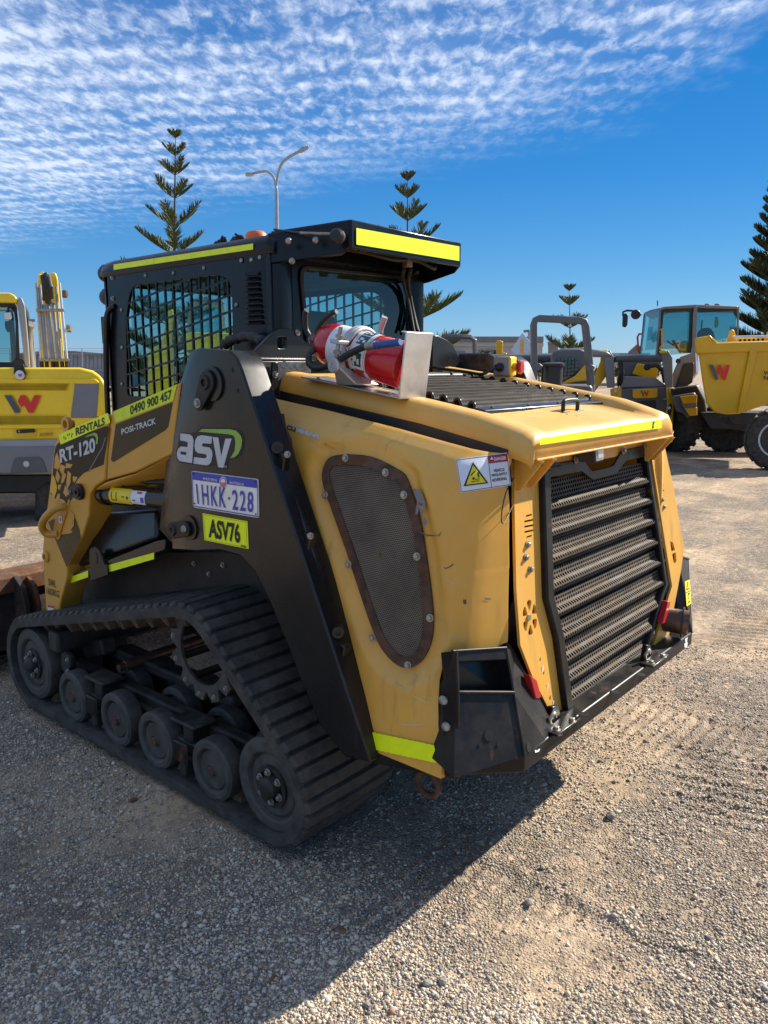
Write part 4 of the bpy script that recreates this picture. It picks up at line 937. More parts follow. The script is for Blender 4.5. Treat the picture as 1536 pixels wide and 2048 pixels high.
# corrugated black screen
def ribs(Yc): return zs(Yc)-.022
m = MB(); m.prism2([Vector((x, Y, zs(Y)-.030)) for x, Y in ((-.43,.36),(.43,.36),(.43,1.02),(-.43,1.02))], [Vector((x, Y, zs(Y)-.022)) for x, Y in ((-.43,.36),(.43,.36),(.43,1.02),(-.43,1.02))]); SCR = m.build('hood_screen', MT['louver_top'] if 'louver_top' in MT else perforated('louver_top', (.030,.026,.024), 90, (.004,.004,.004), .6, .0, 'Z', .36, dust=.6, dustc=(.11,.078,.055), spec=.12), LD)
for k in range(11):
    Y = .40+k*.058; sec = [(-.016,0),(-.013,.012),(-.005,.018),(.005,.018),(.013,.012),(.016,0)]
    m = MB(); m.loft([[Vector((x, Y+a, zs(Y)-.024+b)) for a, b in sec] for x in (-.42,.42)]); m.build('screen_rib', MT['louver_top'], SCR, smooth=60)
    for s in (-1,1):
        m = MB(); m.tube(smooth_path([Vector((s*.425,Y-.018,zs(Y)-.026)), Vector((s*.425,Y-.010,zs(Y)-.004)), Vector((s*.425,Y+.006,zs(Y)-.004)), Vector((s*.425,Y+.016,zs(Y)-.026))],3), .005, 8); m.build('screen_clip', MT['black_paint'], SCR, smooth=60)
m = MB(); m.prism2([Vector((x, Y, zs(Y)-.029)) for x, Y in ((-.44,.335),(.44,.335),(.44,.385),(-.44,.385))], [Vector((x, Y, zs(Y)-.014)) for x, Y in ((-.44,.335),(.44,.335),(.44,.385),(-.44,.385))]); m.build('screen_frame', MT['black_paint'], SCR, bevel=.003)
for x in (-.36,-.12,.1,.38): bolt((x,.36,zs(.36)-.013), (0,0,1), SCR, BOLT_S, 1.0)
# handle on the hood
hy = .27; hz = zt(hy)
m = MB(); m.tube(smooth_path([(-.03,hy,hz-.004),(-.03,hy,hz+.030),(-.012,hy,hz+.040),(.062,hy,hz+.040),(.08,hy,hz+.030),(.08,hy,hz-.004)],5), .0075, 10); hd = m.build('hood_handle', MT['black_plastic'], HOOD, smooth=60)
for x in (-.03,.08):
    m = MB(); m.box((x,hy,hz),(.05,.03,.006)); m.build('handle_foot', MT['black_plastic'], HOOD, bevel=.002)
for x, y in ((-.06,.24),(.0,.215),(.13,.27),(.17,.24),(-.045,.21)): bolt((x, y, zt(y)-.004), (0,0,1), HOOD, BOLT_S, 1.1)
for s in (-1,1):
    for y in (.40,.43): bolt((s*.50,y,zt(y)), (0,0,1), HOOD, BOLT_S, .8)
# tape on the rear lip
q = [px(x, y, Y=.082) for x, y in ((1078,877),(1322,838),(1322,856),(1078,890))]
decal('reflective_tape', q, UNIT, MT['tape'], HOOD, .003)
q1 = subq(q,.60,.605,.15,.95); decal('tape_mark', q1, UNIT, MT['tape_worn'], HOOD, .0045)
q1 = subq(q,.90,.925,.1,.9); decal('tape_mark', q1, [(0,0),(.6,.1),(.4,.5),(1,.9),(.3,1)], MT['decal_olive'], HOOD, .0045)
# flat flange below the lip
fz = 1.352
m = MB(); m.prism([(-.545,.080,fz),(.545,.080,fz),(.53,.20,fz+.004),(-.53,.20,fz+.004)], (0,0,.007)); m.build('hood_flange', MT['loader_yellow'], LD, bevel=.002)
# ---------------- left engine door (moulded)
XB = [(.36,-.905),(.45,-.895),(.6,-.872),(.8,-.850),(1.0,-.830),(1.2,-.806),(1.30,-.788),(1.36,-.765),(1.40,-.730),(1.44,-.668),(1.47,-.60)]
dtop = lambda Y: zt(max(.1, Y))-.075
MESHP = [(690,907),(740,912),(793,937),(815,960),(838,1030),(852,1110),(864,1200),(866,1262),(856,1302),(838,1328),(812,1338),(785,1325),(760,1295),(742,1255),(718,1185),(692,1105),(662,1020),(643,960),(647,930),(662,912)]
CRN = [(.10,.27),(.125,.235),(.140,.175),(.155,.115),(.170,.070),(.195,.035),(.235,.012),(.30,0)]
def gX0(Y, z):
    zr = z-(dtop(Y)-1.435)
    x = interp(zr if zr > 1.1 else z+(zr-z)*max(0,(z-.9)/.2) if z > .9 else z, XB)
    x += interp(Y, CRN)*(1 if z > .74 else max(0, (z-.60)/.14))
    return min(x, -.575)
def dpx0(x, y, fn, it=0):
    d_ = ray(x, y); fr = lambda X: (lambda p: X-fn(p.y, p.z))(px(x, y, X=X))
    lo_, hi_ = -1.05, -.45; n_ = 60; prev = fr(lo_); a = lo_
    for k in range(1, n_+1):
        b = lo_+(hi_-lo_)*k/n_; f_ = fr(b)
        if prev < 0 <= f_:
            for _ in range(24):
                mid = (a+b)/2
                if fr(mid) < 0: a = mid
                else: b = mid
            return px(x, y, X=(a+b)/2)
        a, prev = b, f_
    return px(x, y, X=-.62)
mp2 = [(lambda p: (p.y, p.z))(dpx0(x, y, lambda Y, z: gX0(Y, z)+.013)) for x, y in MESHP]
def sdf(y, z):
    d = 9e9; ins = False; n = len(mp2)
    for i in range(n):
        a = mp2[i]; b = mp2[(i+1) % n]; ex, ey = b[0]-a[0], b[1]-a[1]
        t_ = max(0, min(1, ((y-a[0])*ex+(z-a[1])*ey)/(ex*ex+ey*ey))); d = min(d, math.hypot(y-a[0]-ex*t_, z-a[1]-ey*t_))
        if (a[1] > z) != (b[1] > z) and y < ex*(z-a[1])/ey+a[0]: ins = not ins
    return -d if ins else d
def gX(Y, z):
    x = gX0(Y, z); d = sdf(Y, z); lip = max(0, min(1, (.062-d)/.05)); lip = lip*lip*(3-2*lip)
    return x+.024*lip
fe = [(523,802),(527,838),(545,884),(572,892),(592,935),(640,1120),(690,1318),(697,1350),(747,1502)]
re_ = [(1024,884),(1029,1000),(1028,1150),(1026,1284),(905,1302),(884,1360),(880,1410),(888,1534)]
FE = sorted([(lambda p: (p.z, p.y))(dpx0(x, y, gX0)) for x, y in fe]); RE = [(.488,.160),(.655,.202),(.724,.210),(.772,.206),(.798,.116),(1.006,.122),(1.235,.130),(1.407,.149)]
zmin = min(FE[0][0], RE[0][0]); nv, nu = 110, 64
rows = []
for j in range(nv+1):
    v = j/nv; row = []
    for i in range(nu+1):
        u = (i/nu)**1.55; Y = .6; z = zmin+(1.45-zmin)*v
        for _ in range(6):
            z = zmin+(dtop(Y)-zmin)*v
            yf, yr = interp(z, FE), interp(z, RE); Y = .5*Y+.5*(yr+(yf-yr)*u)
        row.append(Vector((gX(Y, z), Y, z)))
    rows.append(row)
# rolled border: an extra ring of points going inwards
m = MB(); vs_ = []; W = nu+1
for r_ in rows: vs_ += r_
fs_ = [(j*W+i, j*W+i+1, (j+1)*W+i+1, (j+1)*W+i) for j in range(nv) for i in range(nu)]
m.add(vs_, fs_)
DOOR = m.build('engine_door', MT['loader_yellow'], LD, smooth=50)
sm = DOOR.modifiers.new('solid', 'SOLIDIFY'); sm.thickness = .022; sm.offset = -1; sm.use_even_offset = False
bv = DOOR.modifiers.new('bev', 'BEVEL'); bv.width = .007; bv.segments = 2; bv.limit_method = 'ANGLE'; bv.angle_limit = R(55)
# make sure the shell grows inwards
ctr = sum((p.normal.x for p in DOOR.data.polygons), 0)
if ctr > 0: DOOR.data.flip_normals()
dpx = lambda x, y, off=0.0: dpx0(x, y, lambda Y, z: gX0(Y, z)-off)
# rusty frame and perforated sheet let into the door
n = len(mp2); cyy = sum(p[0] for p in mp2)/n; czz = sum(p[1] for p in mp2)/n
def off_loop(d):
    out = []
    for i in range(n):
        a = Vector(mp2[i-1]); b = Vector(mp2[i]); c = Vector(mp2[(i+1) % n]); t_ = (c-a).normalized(); nr = Vector((t_.y, -t_.x))
        if nr.dot(b-Vector((cyy, czz))) < 0: nr = -nr
        out.append(b+nr*d)
    return out
lo, li = smooth_path([(*p, 0) for p in off_loop(-.002)]+[(*off_loop(-.002)[0], 0)], 3)[:-1], smooth_path([(*p, 0) for p in off_loop(-.034)]+[(*off_loop(-.034)[0], 0)], 3)[:-1]
on = lambda p, h: Vector((gX0(p[0], p[1])+.024-h, p[0], p[1]))
m = MB(); k_ = len(lo)
m.add([on(p,.003) for p in lo]+[on(p,.011) for p in lo]+[on(p,.011) for p in li]+[on(p,.002) for p in li], [(r*k_+i, r*k_+(i+1) % k_, (r+1)*k_+(i+1) % k_, (r+1)*k_+i) for r in range(3) for i in range(k_)])
FRM = m.build('vent_frame', MT['rust_frame'], LD, smooth=40)
lm = off_loop(-.028); m = MB(); c_ = on((cyy, czz), .007)
li2 = [on(p, .006) for p in li]
inner = [[Vector((gX0(cyy+(p[0]-cyy)*f, czz+(p[1]-czz)*f)+.024-.006, cyy+(p[0]-cyy)*f, czz+(p[1]-czz)*f)) for p in li] for f in (1.06,.75,.5,.25,.02)]
m.loft(inner, True, False); m.build('perforated_sheet', MT['door_mesh'], FRM, smooth=60)
for x, y in ((691,916),(771,945),(808,990),(834,1113),(860,1236),(650,990),(697,1129),(745,1275),(816,1331)):
    p = dpx0(x, y, lambda Y, z: gX0(Y, z)+.012); bolt(p, (-1,-.1,.12), FRM, BOLT, 1.25)
# tape at the foot of the door and stickers
q = [dpx(x, y, .003) for x, y in ((740,1462),(872,1490),(876,1526),(741,1497))]
decal('reflective_tape', q, [(0,0)]+[(i/24, -.015+.03*(i % 2)) for i in range(1,24)]+[(1,0),(.98,1)]+[(1-i/24, 1-.03*(i % 2)) for i in range(1,24)]+[(0,1)], MT['tape'], LD, .003)
# gap behind the door's hinge edge: dark strip, hinges, latch bosses
m = MB(); m.prism([px(x, y, X=-.84) for x, y in ((520,830),(555,880),(600,990),(690,1325),(752,1528),(735,1515),(640,1200),(560,930))], (.25,0,0)); m.build('door_jamb', MT['under_dark'], LD)
m = MB(); m.tube([px(x, y, X=-.885) for x, y in ((556,905),(620,1085),(690,1330))], .012, 10); m.build('hinge_rod', MT['black_paint'], LD, smooth=60)
for x, y, r_ in ((556,893,.019),(676,1258,.019)):
    p = px(x, y, X=-.885); m = MB(); m.lathe(p, (-.72,-.69,0), [(.001,.03),(r_*.5,.03),(r_*.5,.036),(r_,.036),(r_*1.02,-.05),(.001,-.05)], 18); m.build('hinge_boss', MT['black_plastic'], LD, smooth=40)
for x, y in ((566,930),(616,1090),(684,1310)):
    p = px(x, y, X=-.893); m = MB(); m.box(p, (.03,.035,.085), Matrix.Rotation(R(16),3,'X')); m.build('hinge_leaf', MT['black_paint'], LD, bevel=.005)
for x, y in ((575,909),(621,1072)): bolt(px(x, y, X=-.905), (-.9,-.4,.1), None, BOLT, 1.1)
# lower black frame rail under the door
m = MB(); a = [px(742,1526,X=-.90), px(900,1558,X=-.86), px(900,1540,X=-.86), px(880,1536,X=-.87), px(747,1505,X=-.90)]
m.prism(a, (.30,0,0)); m.build('lower_rail', MT['worn_black'], LD, bevel=.004)
m = MB(); tp = px(856,1562,X=-.72); ring_ = [(tp.x, tp.y+.042*math.cos(k*math.pi/10), tp.z-.008+.042*math.sin(k*math.pi/10)) for k in range(20)]
m.tube(ring_, .011, 10, closed=True); m.build('tie_down_ring', MT['rust_frame'], LD, smooth=60)
# ---------------- right engine door (same moulding seen edge-on)
mr = DOOR.data.copy()
for v in mr.vertices: v.co.x = -v.co.x
mr.flip_normals(); od = link('engine_door', mr, None, LD); sm = od.modifiers.new('solid', 'SOLIDIFY'); sm.thickness = .022; sm.offset = -1
# ---------------- rear frame posts with vents
YP = lambda z: .065+.110*(z-.46)/.9          # rear frame leans forward
def rp(x, y, off=0.0):
    """point of the rear frame plane under a pixel"""
    Y = .1
    for _ in range(12): p = px(x, y, Y=Y); Y = YP(p.z)-off
    return px(x, y, Y=Y)
pl = [(1027,905),(1094,898),(1100,1060),(1104,1195),(1121,1275),(1136,1410),(1128,1440),(1108,1444),(1062,1352),(1038,1290),(1030,1180),(1026,1000)]
sl_ = Matrix(((1,0,0,0),(0,0,0,0),(0,0,1,0),(0,0,0,1)))
def rear_frame(off):
    """4x4: 2d (X, distance up the slope) on the leaning rear plane"""
    up_ = Vector((0,.110,.9)).normalized(); o_ = Vector((0, YP(.46)-off, .46)); nr = Vector((1,0,0)).cross(up_)
    return Matrix(((1,up_.x,nr.x,o_.x),(0,up_.y,nr.y,o_.y),(0,up_.z,nr.z,o_.z),(0,0,0,1)))
UPS = math.hypot(.110,.9)/.9
def r2(x, y, off=0.0):
    p = rp(x, y, off); return (p.x, (p.z-.46)*UPS)
slots = []
for k in range(5):
    x0, y0 = 1046+([3,0,0,0,4][k]), 1031+k*10.5; x1 = 1063+([-2,1,2,1,-2][k])
    slots.append(roundpoly([r2(x0,y0), r2(x1,y0-4), r2(x1,y0), r2(x0,y0+4)], .003, 3))
lampc = (1057, 1235); holes = list(slots)
for k in range(6):
    a0 = k*60+18
    def lp(a, rr): return r2(lampc[0]+rr*15*math.cos(R(a)), lampc[1]-rr*37*math.sin(R(a)))
    holes.append(roundpoly([lp(a0+9,.40), lp(a0-4,.93), lp(a0+18,1.0), lp(a0+40,.93), lp(a0+27,.40)], .008, 3))
post = cutplate('rear_post', [r2(x, y) for x, y in pl], holes, rear_frame(0), .010, MT['loader_yellow'], LD)
p = rp(1057,1235,-.03); m = MB(); m.lathe(p, (0,-1,0), [(.001,-.03),(.03,-.03),(.044,.0),(.044,.012),(.001,.018)], 22); m.build('reversing_lamp', MT['zinc'], post, smooth=40)
m = MB(); m.lathe(p+Vector((-.012,.012,0)), (0,-1,0), [(.10,-.002),(.10,.0),(.001,.001)], 22); m.build('lamp_dark_backing', MT['ink'], post)  # ink-black disc: the darkness behind the lamp holes, put in as colour
p = rp(1057,1235,.006); m = MB(); m.lathe(p, (0,-1,0), [(.001,-.002),(.010,-.002),(.010,.004),(.001,.005)], 14); m.build('lamp_hub', MT['zinc'], post)
for x, y in ((1055,1089),(1051,1115),(1060,1139)): bolt(rp(x, y, .006), (0,-1,.1), post, BOLT_D, 1.2)
pr_ = [(1296,884),(1324,878),(1346,980),(1366,1096),(1360,1140),(1330,1300),(1300,1306),(1342,1172)]
hl = [roundpoly([r2(x, y) for x, y in q_], .006, 3) for q_ in (((1338,1082),(1344,1085),(1348,1100),(1341,1105)),((1342,1108),(1349,1104),(1351,1122),(1346,1130)))]
hl += [roundpoly([r2(1313+k*1.6,955+k*9), r2(1321+k*1.6,952+k*9), r2(1321+k*1.6,955+k*9), r2(1313+k*1.6,958+k*9)], .003, 3) for k in range(4)]
post2 = cutplate('rear_post', [r2(x, y) for x, y in pr_], hl, rear_frame(0), .010, MT['loader_yellow'], LD)
p = rp(1345,1105,-.03); m = MB(); m.lathe(p, (0,-1,0), [(.001,-.03),(.045,-.03),(.06,.0),(.06,.012),(.001,.02)], 22); m.build('reversing_lamp', MT['ink'], post2, smooth=40)
for x, y in ((1324,1000),(1328,1014)): bolt(rp(x, y, .006), (0,-1,.1), post2, BOLT_D, 1.0)
# outer flank of the right post, folded towards the side
m = MB(); m.prism([Vector((.60,YP(z)+.002,z)) for z in (1.33,.80)]+[Vector((.66,YP(z)+.05,z)) for z in (.80,.9)]+[Vector((.56,YP(1.33)+.04,1.33))], (.0,.01,0)); m.build('post_flank', MT['loader_yellow'], post2)
# ribs below the flange and the top cross panel
for x, sx_ in ((-.53,1),(-.455,1),(.47,-1),(.535,-1)):
    m = MB(); m.prism([(x,.068,1.352),(x,.172,1.352),(x,.160,1.255),(x,.146,1.255)], (.008,0,0)); m.build('flange_gusset', MT['loader_yellow'], LD, bevel=.002)
m = MB(); m.prism([(-.53,.176,1.35),(.53,.176,1.35),(.53,.170,1.295),(-.53,.170,1.295)], (0,.008,0)); m.build('rear_header', MT['loader_yellow'], LD)
pl_ = [(1022,1350),]
GO = .055      # the grille sits back between the posts
rpG = lambda x, y, o=0.0: rp(x, y, o-GO)
r2G = lambda x, y, o=0.0: r2(x, y, o-GO)
rear_frameG = lambda o: rear_frame(o-GO)
# ---------------- grille
go = [(1090,968),(1292,925),(1305,930),(1344,1168),(1340,1182),(1302,1302),(1290,1312),(1140,1424),(1128,1424),(1108,1270),(1086,1190)]
gi = [(1098,960),(1288,922),(1326,1160),(1322,1172),(1290,1292),(1150,1385),(1128,1270),(1108,1190)]
grille = cutplate('grille_backing', [r2G(x, y, .035) for x, y in go], [], rear_frameG(.02), .006, MT['ink'], LD)
GR = grille
# black side rails
def rail(name, pts, w, d, off):
    P3 = [rpG(x, y, off) for x, y in pts]; m = MB()
    rings = []
    for i, p in enumerate(P3):
        rings.append([p+Vector((-w/2,d,0)), p+Vector((-w/2,0,0)), p+Vector((w/2,0,0)), p+Vector((w/2,d,0))])
    m.loft(rings); return m.build(name, MT['worn_black'], GR, bevel=.006)
rail('grille_rail', ((1095,938),(1103,1195),(1123,1275),(1142,1418)), .046, .034, .082)
rail('grille_rail', ((1294,895),(1334,1168),(1330,1182),(1296,1302)), .030, .05, .060)
# top plate with the dropped centre
tp_ = [(1080,930),(1155,915),(1170,928),(1180,942),(1222,938),(1232,925),(1238,905),(1300,886),(1304,898),(1300,903),(1245,920),(1236,936),(1228,950),(1178,957),(1165,945),(1152,933),(1092,946)]
tp_ = [(1082,932),(1158,918),(1166,922),(1182,942),(1210,936),(1226,930),(1240,905),(1248,900),(1298,888),(1301,910),(1250,922),(1230,948),(1184,960),(1162,943),(1098,955)]
TPL = cutplate('grille_top_plate', [r2G(x, y, .055) for x, y in tp_], [], rear_frameG(.055), .010, MT['worn_black'], GR, .002)
for x, y in ((1095,932),(1151,919),(1246,901),(1290,892)): bolt(rpG(x, y, .062), (0,-1,.1), TPL, BOLT, 1.35)
cutplate('grille_foot_plate', [r2G(x, y, .05) for x, y in ((1140,1402),(1292,1292),(1297,1304),(1146,1422))], [], rear_frameG(.05), .008, MT['worn_black'], GR, .002)
for x, y in ((1193,1380),(1238,1350)): bolt(rpG(x, y, .056), (0,-1,.1), GR, BOLT_D, 1.2)
# louvre ribs, each a rounded perforated strip across the grille
LY = [(1103,1010,1292,962),(1106,1059,1299,1003),(1108,1107,1306,1047),(1111,1157,1312,1090),(1113,1206,1319,1134),(1122,1254,1322,1176),(1130,1303,1316,1214),(1138,1350,1302,1253),(1146,1392,1290,1291)]
for k, (xa, ya, xb, yb) in enumerate(LY):
    a, b = rpG(xa, ya, .03), rpG(xb, yb, .03); zm = (a.z+b.z)/2; a = Vector((a.x, YP(zm)-.03+GO, zm)); b = Vector((b.x, YP(zm)-.03+GO, zm))
    sec = [(-.004,.058),(.000,.024),(.006,.020),(.018,.013),(.025,.004),(.025,-.004),(.017,-.012),(.004,-.017),(-.003,-.024)]   # (out, up)
    m = MB(); r1 = [a+Vector((0,-o_,u_)) for o_, u_ in sec]; r3 = [b+Vector((0,-o_,u_)) for o_, u_ in sec]
    r1 = [p-Vector((.085,0,0)) for p in r1]; r3 = [p+Vector((.006,0,0)) for p in r3]; m.loft([r1, r3], False, False); m.build('louvre', MT['louver_mesh'], GR, smooth=55)
    if k == 0:
        m = MB(); m.face([a+Vector((0,.0,.04)), b+Vector((0,0,.04)), rpG(1288,925,.03), rpG(1098,960,.03)]); m.build('louvre_header', MT['louver_mesh'], GR, fix=False)
for k in range(10):
    p = rpG(1305+k*3.9 if k < 6 else 1338-(k-6)*13, 930+k*42 if k < 6 else 1190+(k-6)*36, .02); m = MB(); m.box(p+Vector((.02,0,0)), (.008,.006,.03)); m.build('rail_clip', MT['loader_yellow'], GR)
# number-plate style lamp above the grille
lp_ = rp(1192,906,.065)
m = MB(); m.prism([lp_+Vector((x,-.012,z)) for x, z in ((-.048,.026),(.045,.030),(.034,-.030),(-.034,-.032))], (0,.09,0)); lh = m.build('work_lamp', MT['headlining'], LD, bevel=.004)
m = MB(); m.prism([lp_+Vector((x,-.0165,z)) for x, z in ((-.040,.020),(.038,.024),(.028,-.024),(-.028,-.026))], (0,.004,0)); m.build('lamp_bezel', MT['light_grey'], lh, bevel=.002)
m = MB(); m.prism([lp_+Vector((x,-.018,z)) for x, z in ((-.024,.012),(.022,.014),(.017,-.014),(-.017,-.016))], (0,.002,0)); m.build('lamp_lens', MT['chrome'], lh)
# cables tied by the gussets
m = MB(); m.tube(smooth_path([rp(1066,930,.05), rp(1085,926,.04), rp(1108,925,.05), rp(1122,931,.045), rp(1100,934,.04), rp(1080,929,.06)],5), .0032, 6); m.build('cable', MT['ink'], LD, smooth=60)
m = MB(); m.tube(smooth_path([rp(1301,872,.02), rp(1330,868,.04), rp(1346,862,.03), rp(1340,872,.05), rp(1312,878,.02)],5), .003, 6); m.build('cable', MT['ink'], LD, smooth=60)
m = MB(); m.tube(smooth_path([rp(1028,955,.012), rp(1012,985,.03), rp(1003,1030,.03), rp(1007,1046,.03), rp(1026,1010,.012)],5), .0018, 6); m.build('cable', MT['ink'], LD, smooth=60)
# chipped paint marks on the post (flaking primer)
for k, (x, y, s_) in enumerate(((1081,1318,3),(1086,1338,6),(1088,1345,3),(1096,1372,5),(1101,1395,4),(1107,1405,4))):
    p = rp(x, y, .0062); m = MB(); m.face([p+Vector((.001*s_*a, 0, .0022*s_*b)) for a, b in ((-.7,-1),(.4,-.8),(1,.2),(.5,1),(-.4,.7),(-1,.1))]); m.build('paint_chip', MT['white'] if k % 2 else MT['leaf_litter'], post, fix=False)
# ---------------- bumper
zb0, zb1 = .45, .505
bm_ = [(-.71,.0),(.71,.0),(.86,.16),(.86,.34),(-.86,.34),(-.86,.16)]
m = MB(); m.prism([(x, y, zb0) for x, y in [(-.71,.0),(.71,.0),(.84,.13),(.88,.36),(-.88,.36),(-.84,.13)]], (0,0,zb1-zb0)); BMP = m.build('rear_bumper', MT['worn_black'], LD, bevel=.006)
for x, y in ((1168,1428),(1230,1384),(1281,1349),(1114,1468)):
    p = px(x, y, Z=zb1+.0012); m = MB(); m.lathe((p.x,p.y,zb1), (0,0,1), [(.017,0),(.017,.0012),(.001,.0013)], 18); m.build('bolt_hole', MT['ink'], BMP)
for x, y in ((1143,1443),(1112,1460),(1302,1327),(1325,1314)): bolt(px(x, y, Z=zb1+.006), (0,0,1), BMP, BOLT, 1.5)
for x, y in ((1125,1450),(1310,1320)):
    p = px(x, y, Z=zb1+.004); m = MB(); m.box((p.x,p.y,p.z+.001),(.16,.05,.008)); m.build('lashing_plate', MT['black_paint'], BMP, bevel=.002)
    m = MB(); m.prism([(p.x-.03,p.y+.03,zb1),(p.x+.05,p.y+.03,zb1),(p.x+.03,p.y+.03,zb1+.05),(p.x-.01,p.y+.03,zb1+.06)], (0,.02,0)); m.build('lashing_lug', MT['black_paint'], BMP, bevel=.004)
    m = MB(); m.tube(smooth_path([(p.x-.03,p.y+.025,zb1+.01),(p.x-.05,p.y+.02,zb1+.035),(p.x-.03,p.y+.015,zb1+.05),(p.x-.012,p.y+.02,zb1+.03)],4), .006, 8); m.build('clip_wire', MT['zinc'], BMP, smooth=60)
# left corner block with its step pocket
def P(x, y, Y=None, X=None, Z=None): return px(x, y, X=X, Y=Y, Z=Z)
ft = P(1012,1296,Y=.10); fb = Vector((-.712,-.001,zb1)); ob = Vector((-.868,.17,zb1)); ot = P(905,1303,X=-.852)
fmid = ft.lerp(fb, .42); omid = P(912,1385,X=-.860)
bt_ = Vector((-.60,-.002,zb1)); rt_ = P(1028,1300,Y=.13)
pn_ = (fmid-omid).cross(fb-omid).normalized(); dr_ = ray(908,1556); ob = CAM+dr_*((omid-CAM).dot(pn_)/dr_.dot(pn_))
m = MB()
rr0 = P(1108,1452,Y=.02)
m.add([ft, fmid, fb, ob, omid, ot, rt_, rr0, Vector((-.60,.12,zb1)), Vector((-.60,.14,ft.z)), Vector((-.80,.25,ft.z-.01)), Vector((-.85,.30,zb1)), Vector((-.58,.002,zb1))],
      [(1,4,3,2), (0,1,2,12,7,6), (5,4,3,11,10), (6,7,12,8,9)])
BLK = m.build('bumper_corner', MT['worn_black'], LD, fix=False)
nrm = (fmid-omid).cross(fmid-fb).normalized()
nin = nrm if nrm.dot(Vector((1,1,0))) > 0 else -nrm
ia, ib, ic, id_ = ot+nin*.065, ft+nin*.065, fmid+nin*.065, omid+nin*.065
dn_ = (omid-ot)*.26; dn2 = (fmid-ft)*.26; m = MB(); m.prism([ot-nin*.002, ft-nin*.002, ft+dn2-nin*.002, ot+dn_-nin*.002], nin*.012); m.build('pocket_rim', MT['worn_black'], BLK, bevel=.003)
m = MB(); m.add([ot, ft, fmid, omid, ia, ib, ic, id_], [(4,5,6,7),(0,4,7,3),(1,2,6,5),(2,3,7,6),(0,1,5,4)]); m.build('step_pocket', MT['black_paint'], BLK, fix=False)
e_ = (fmid-omid); m = MB(); m.tube([omid, fmid], .007, 8); m.tube([fmid, fb], .005, 8); m.tube([ft, fmid], .005, 8); m.tube([ot, ft], .006, 8); m.tube([ot, omid], .005, 8); m.build('rolled_edge', MT['worn_black'], BLK, smooth=60)
onb = lambda x, y: (lambda d: CAM+d*((omid-CAM).dot(nin)/d.dot(nin)))(ray(x, y))
for x, y, r_ in ((977,1471,.016),(959,1490,.006),(996,1489,.006)):
    p = onb(x, y)-nin*.0015; m = MB(); m.lathe(p, -nin, [(r_,0),(r_,.0008),(.001,.0009)], 16); m.build('hole', MT['ink'], BLK)
p = onb(925,1338)+nin*.083; m = MB(); m.lathe(p, -nin, [(.014,0),(.014,.001),(.001,.001)], 14); m.build('hole', MT['ink'], BLK)
fr_n = ((fb-ft).cross(rr0-ft)).normalized(); fr_n = fr_n if fr_n.y < 0 else -fr_n
onr = lambda x, y: (lambda d: CAM+d*((fb-CAM).dot(fr_n)/d.dot(fr_n)))(ray(x, y))
for x, y, r_ in ((1070,1463,.013),(1056,1495,.014)):
    p = onr(x, y)+fr_n*.002; m = MB(); m.lathe(p, fr_n, [(r_,0),(r_,.0008),(.001,.0009)], 16); m.build('hole', MT['ink'], BLK)
q = [onr(*c_)+fr_n*.002 for c_ in ((1065,1484),(1078,1478),(1081,1500),(1070,1508))]; decal('torn_sticker', q, [(0,.1),(.6,0),(1,.2),(.95,1),(.3,.9),(0,1)], MT['white'], BLK, .0)
text('sticker_print', 'D', subq(q,.25,.75,.2,.6), MT['ink'], BLK, .05, .001)
# side flange of the block, with two carriage bolts
m = MB(); m.prism([P(x, y, X=-.888) for x, y in ((880,1370),(912,1300),(916,1400),(915,1560),(888,1552),(884,1430))], (.012,0,0)); fl = m.build('corner_flange', MT['worn_black'], BLK, bevel=.003)
for x, y in ((887,1400),(893,1453)): bolt(P(x, y, X=-.892), (-1,-.25,0), fl, DOMEM, 1.5)
m = MB(); m.prism([(-.845,.12,zb0),(-.868,.17,zb0),(-.868,.17,zb1),(-.845,.12,zb1)], (.02,.02,0)); m.build('corner_hem', MT['worn_black'], BLK)
# red tail reflectors
for s, pts in ((-1, ((1060,1350),(1074,1360),(1084,1395),(1072,1398))), (1, ((1337,1203),(1342,1203),(1332,1246),(1325,1248)))):
    Pq = [rp(x, y, .03) for x, y in pts]; m = MB(); m.prism(Pq, (0,.026,0)); rl = m.build('tail_reflector', MT['dark_red'], LD, bevel=.003)
# right corner block with the exhaust stub
X_ = .66
rb = [Vector((.60,.05,zb1)), Vector((.712,.0,zb1)), P(1368,1125,Y=.12), P(1357,1118,Y=.14)]
t1, t2 = P(1356,1112,Y=.14), P(1377,1118,Y=.16)
b1_, b2_, b3_ = P(1352,1310,Y=.03), Vector((.706,.0,zb1)), Vector((.86,.16,zb1))
m = MB(); m.add([t1, t2, b2_, b1_, t2+Vector((.10,.16,-.02)), b3_, Vector((.52,.14,zb1)), P(1356,1150,Y=.16)+Vector((-.03,.02,0))], [(0,1,2,3),(1,4,5,2),(0,3,6,7),(0,7,4,1)]); m.add([t1, b1_, P(1311,1309,Y=.085), P(1343,1180,Y=.15)], [(0,1,2,3)]); B2 = m.build('bumper_corner', MT['worn_black'], LD, fix=False)
m = MB(); m.tube([t1, b1_], .006, 8); m.tube([t1, t2], .006, 8); m.tube([t2, b2_], .004, 8); m.build('weld_seam', MT['worn_black'], B2, smooth=60)
def nb2(x, y, off=0.0):
    nn = (t2-t1).cross(b2_-t1).normalized(); nn = nn if nn.y < 0 else -nn
    d = ray(x, y); return CAM+d*((t1+nn*off-CAM).dot(nn)/d.dot(nn))
nn2 = (t2-t1).cross(b2_-t1).normalized(); nn2 = nn2 if nn2.y < 0 else -nn2
pe = nb2(1366,1244,.0); ax = Vector((.25,-.97,-.02)).normalized()
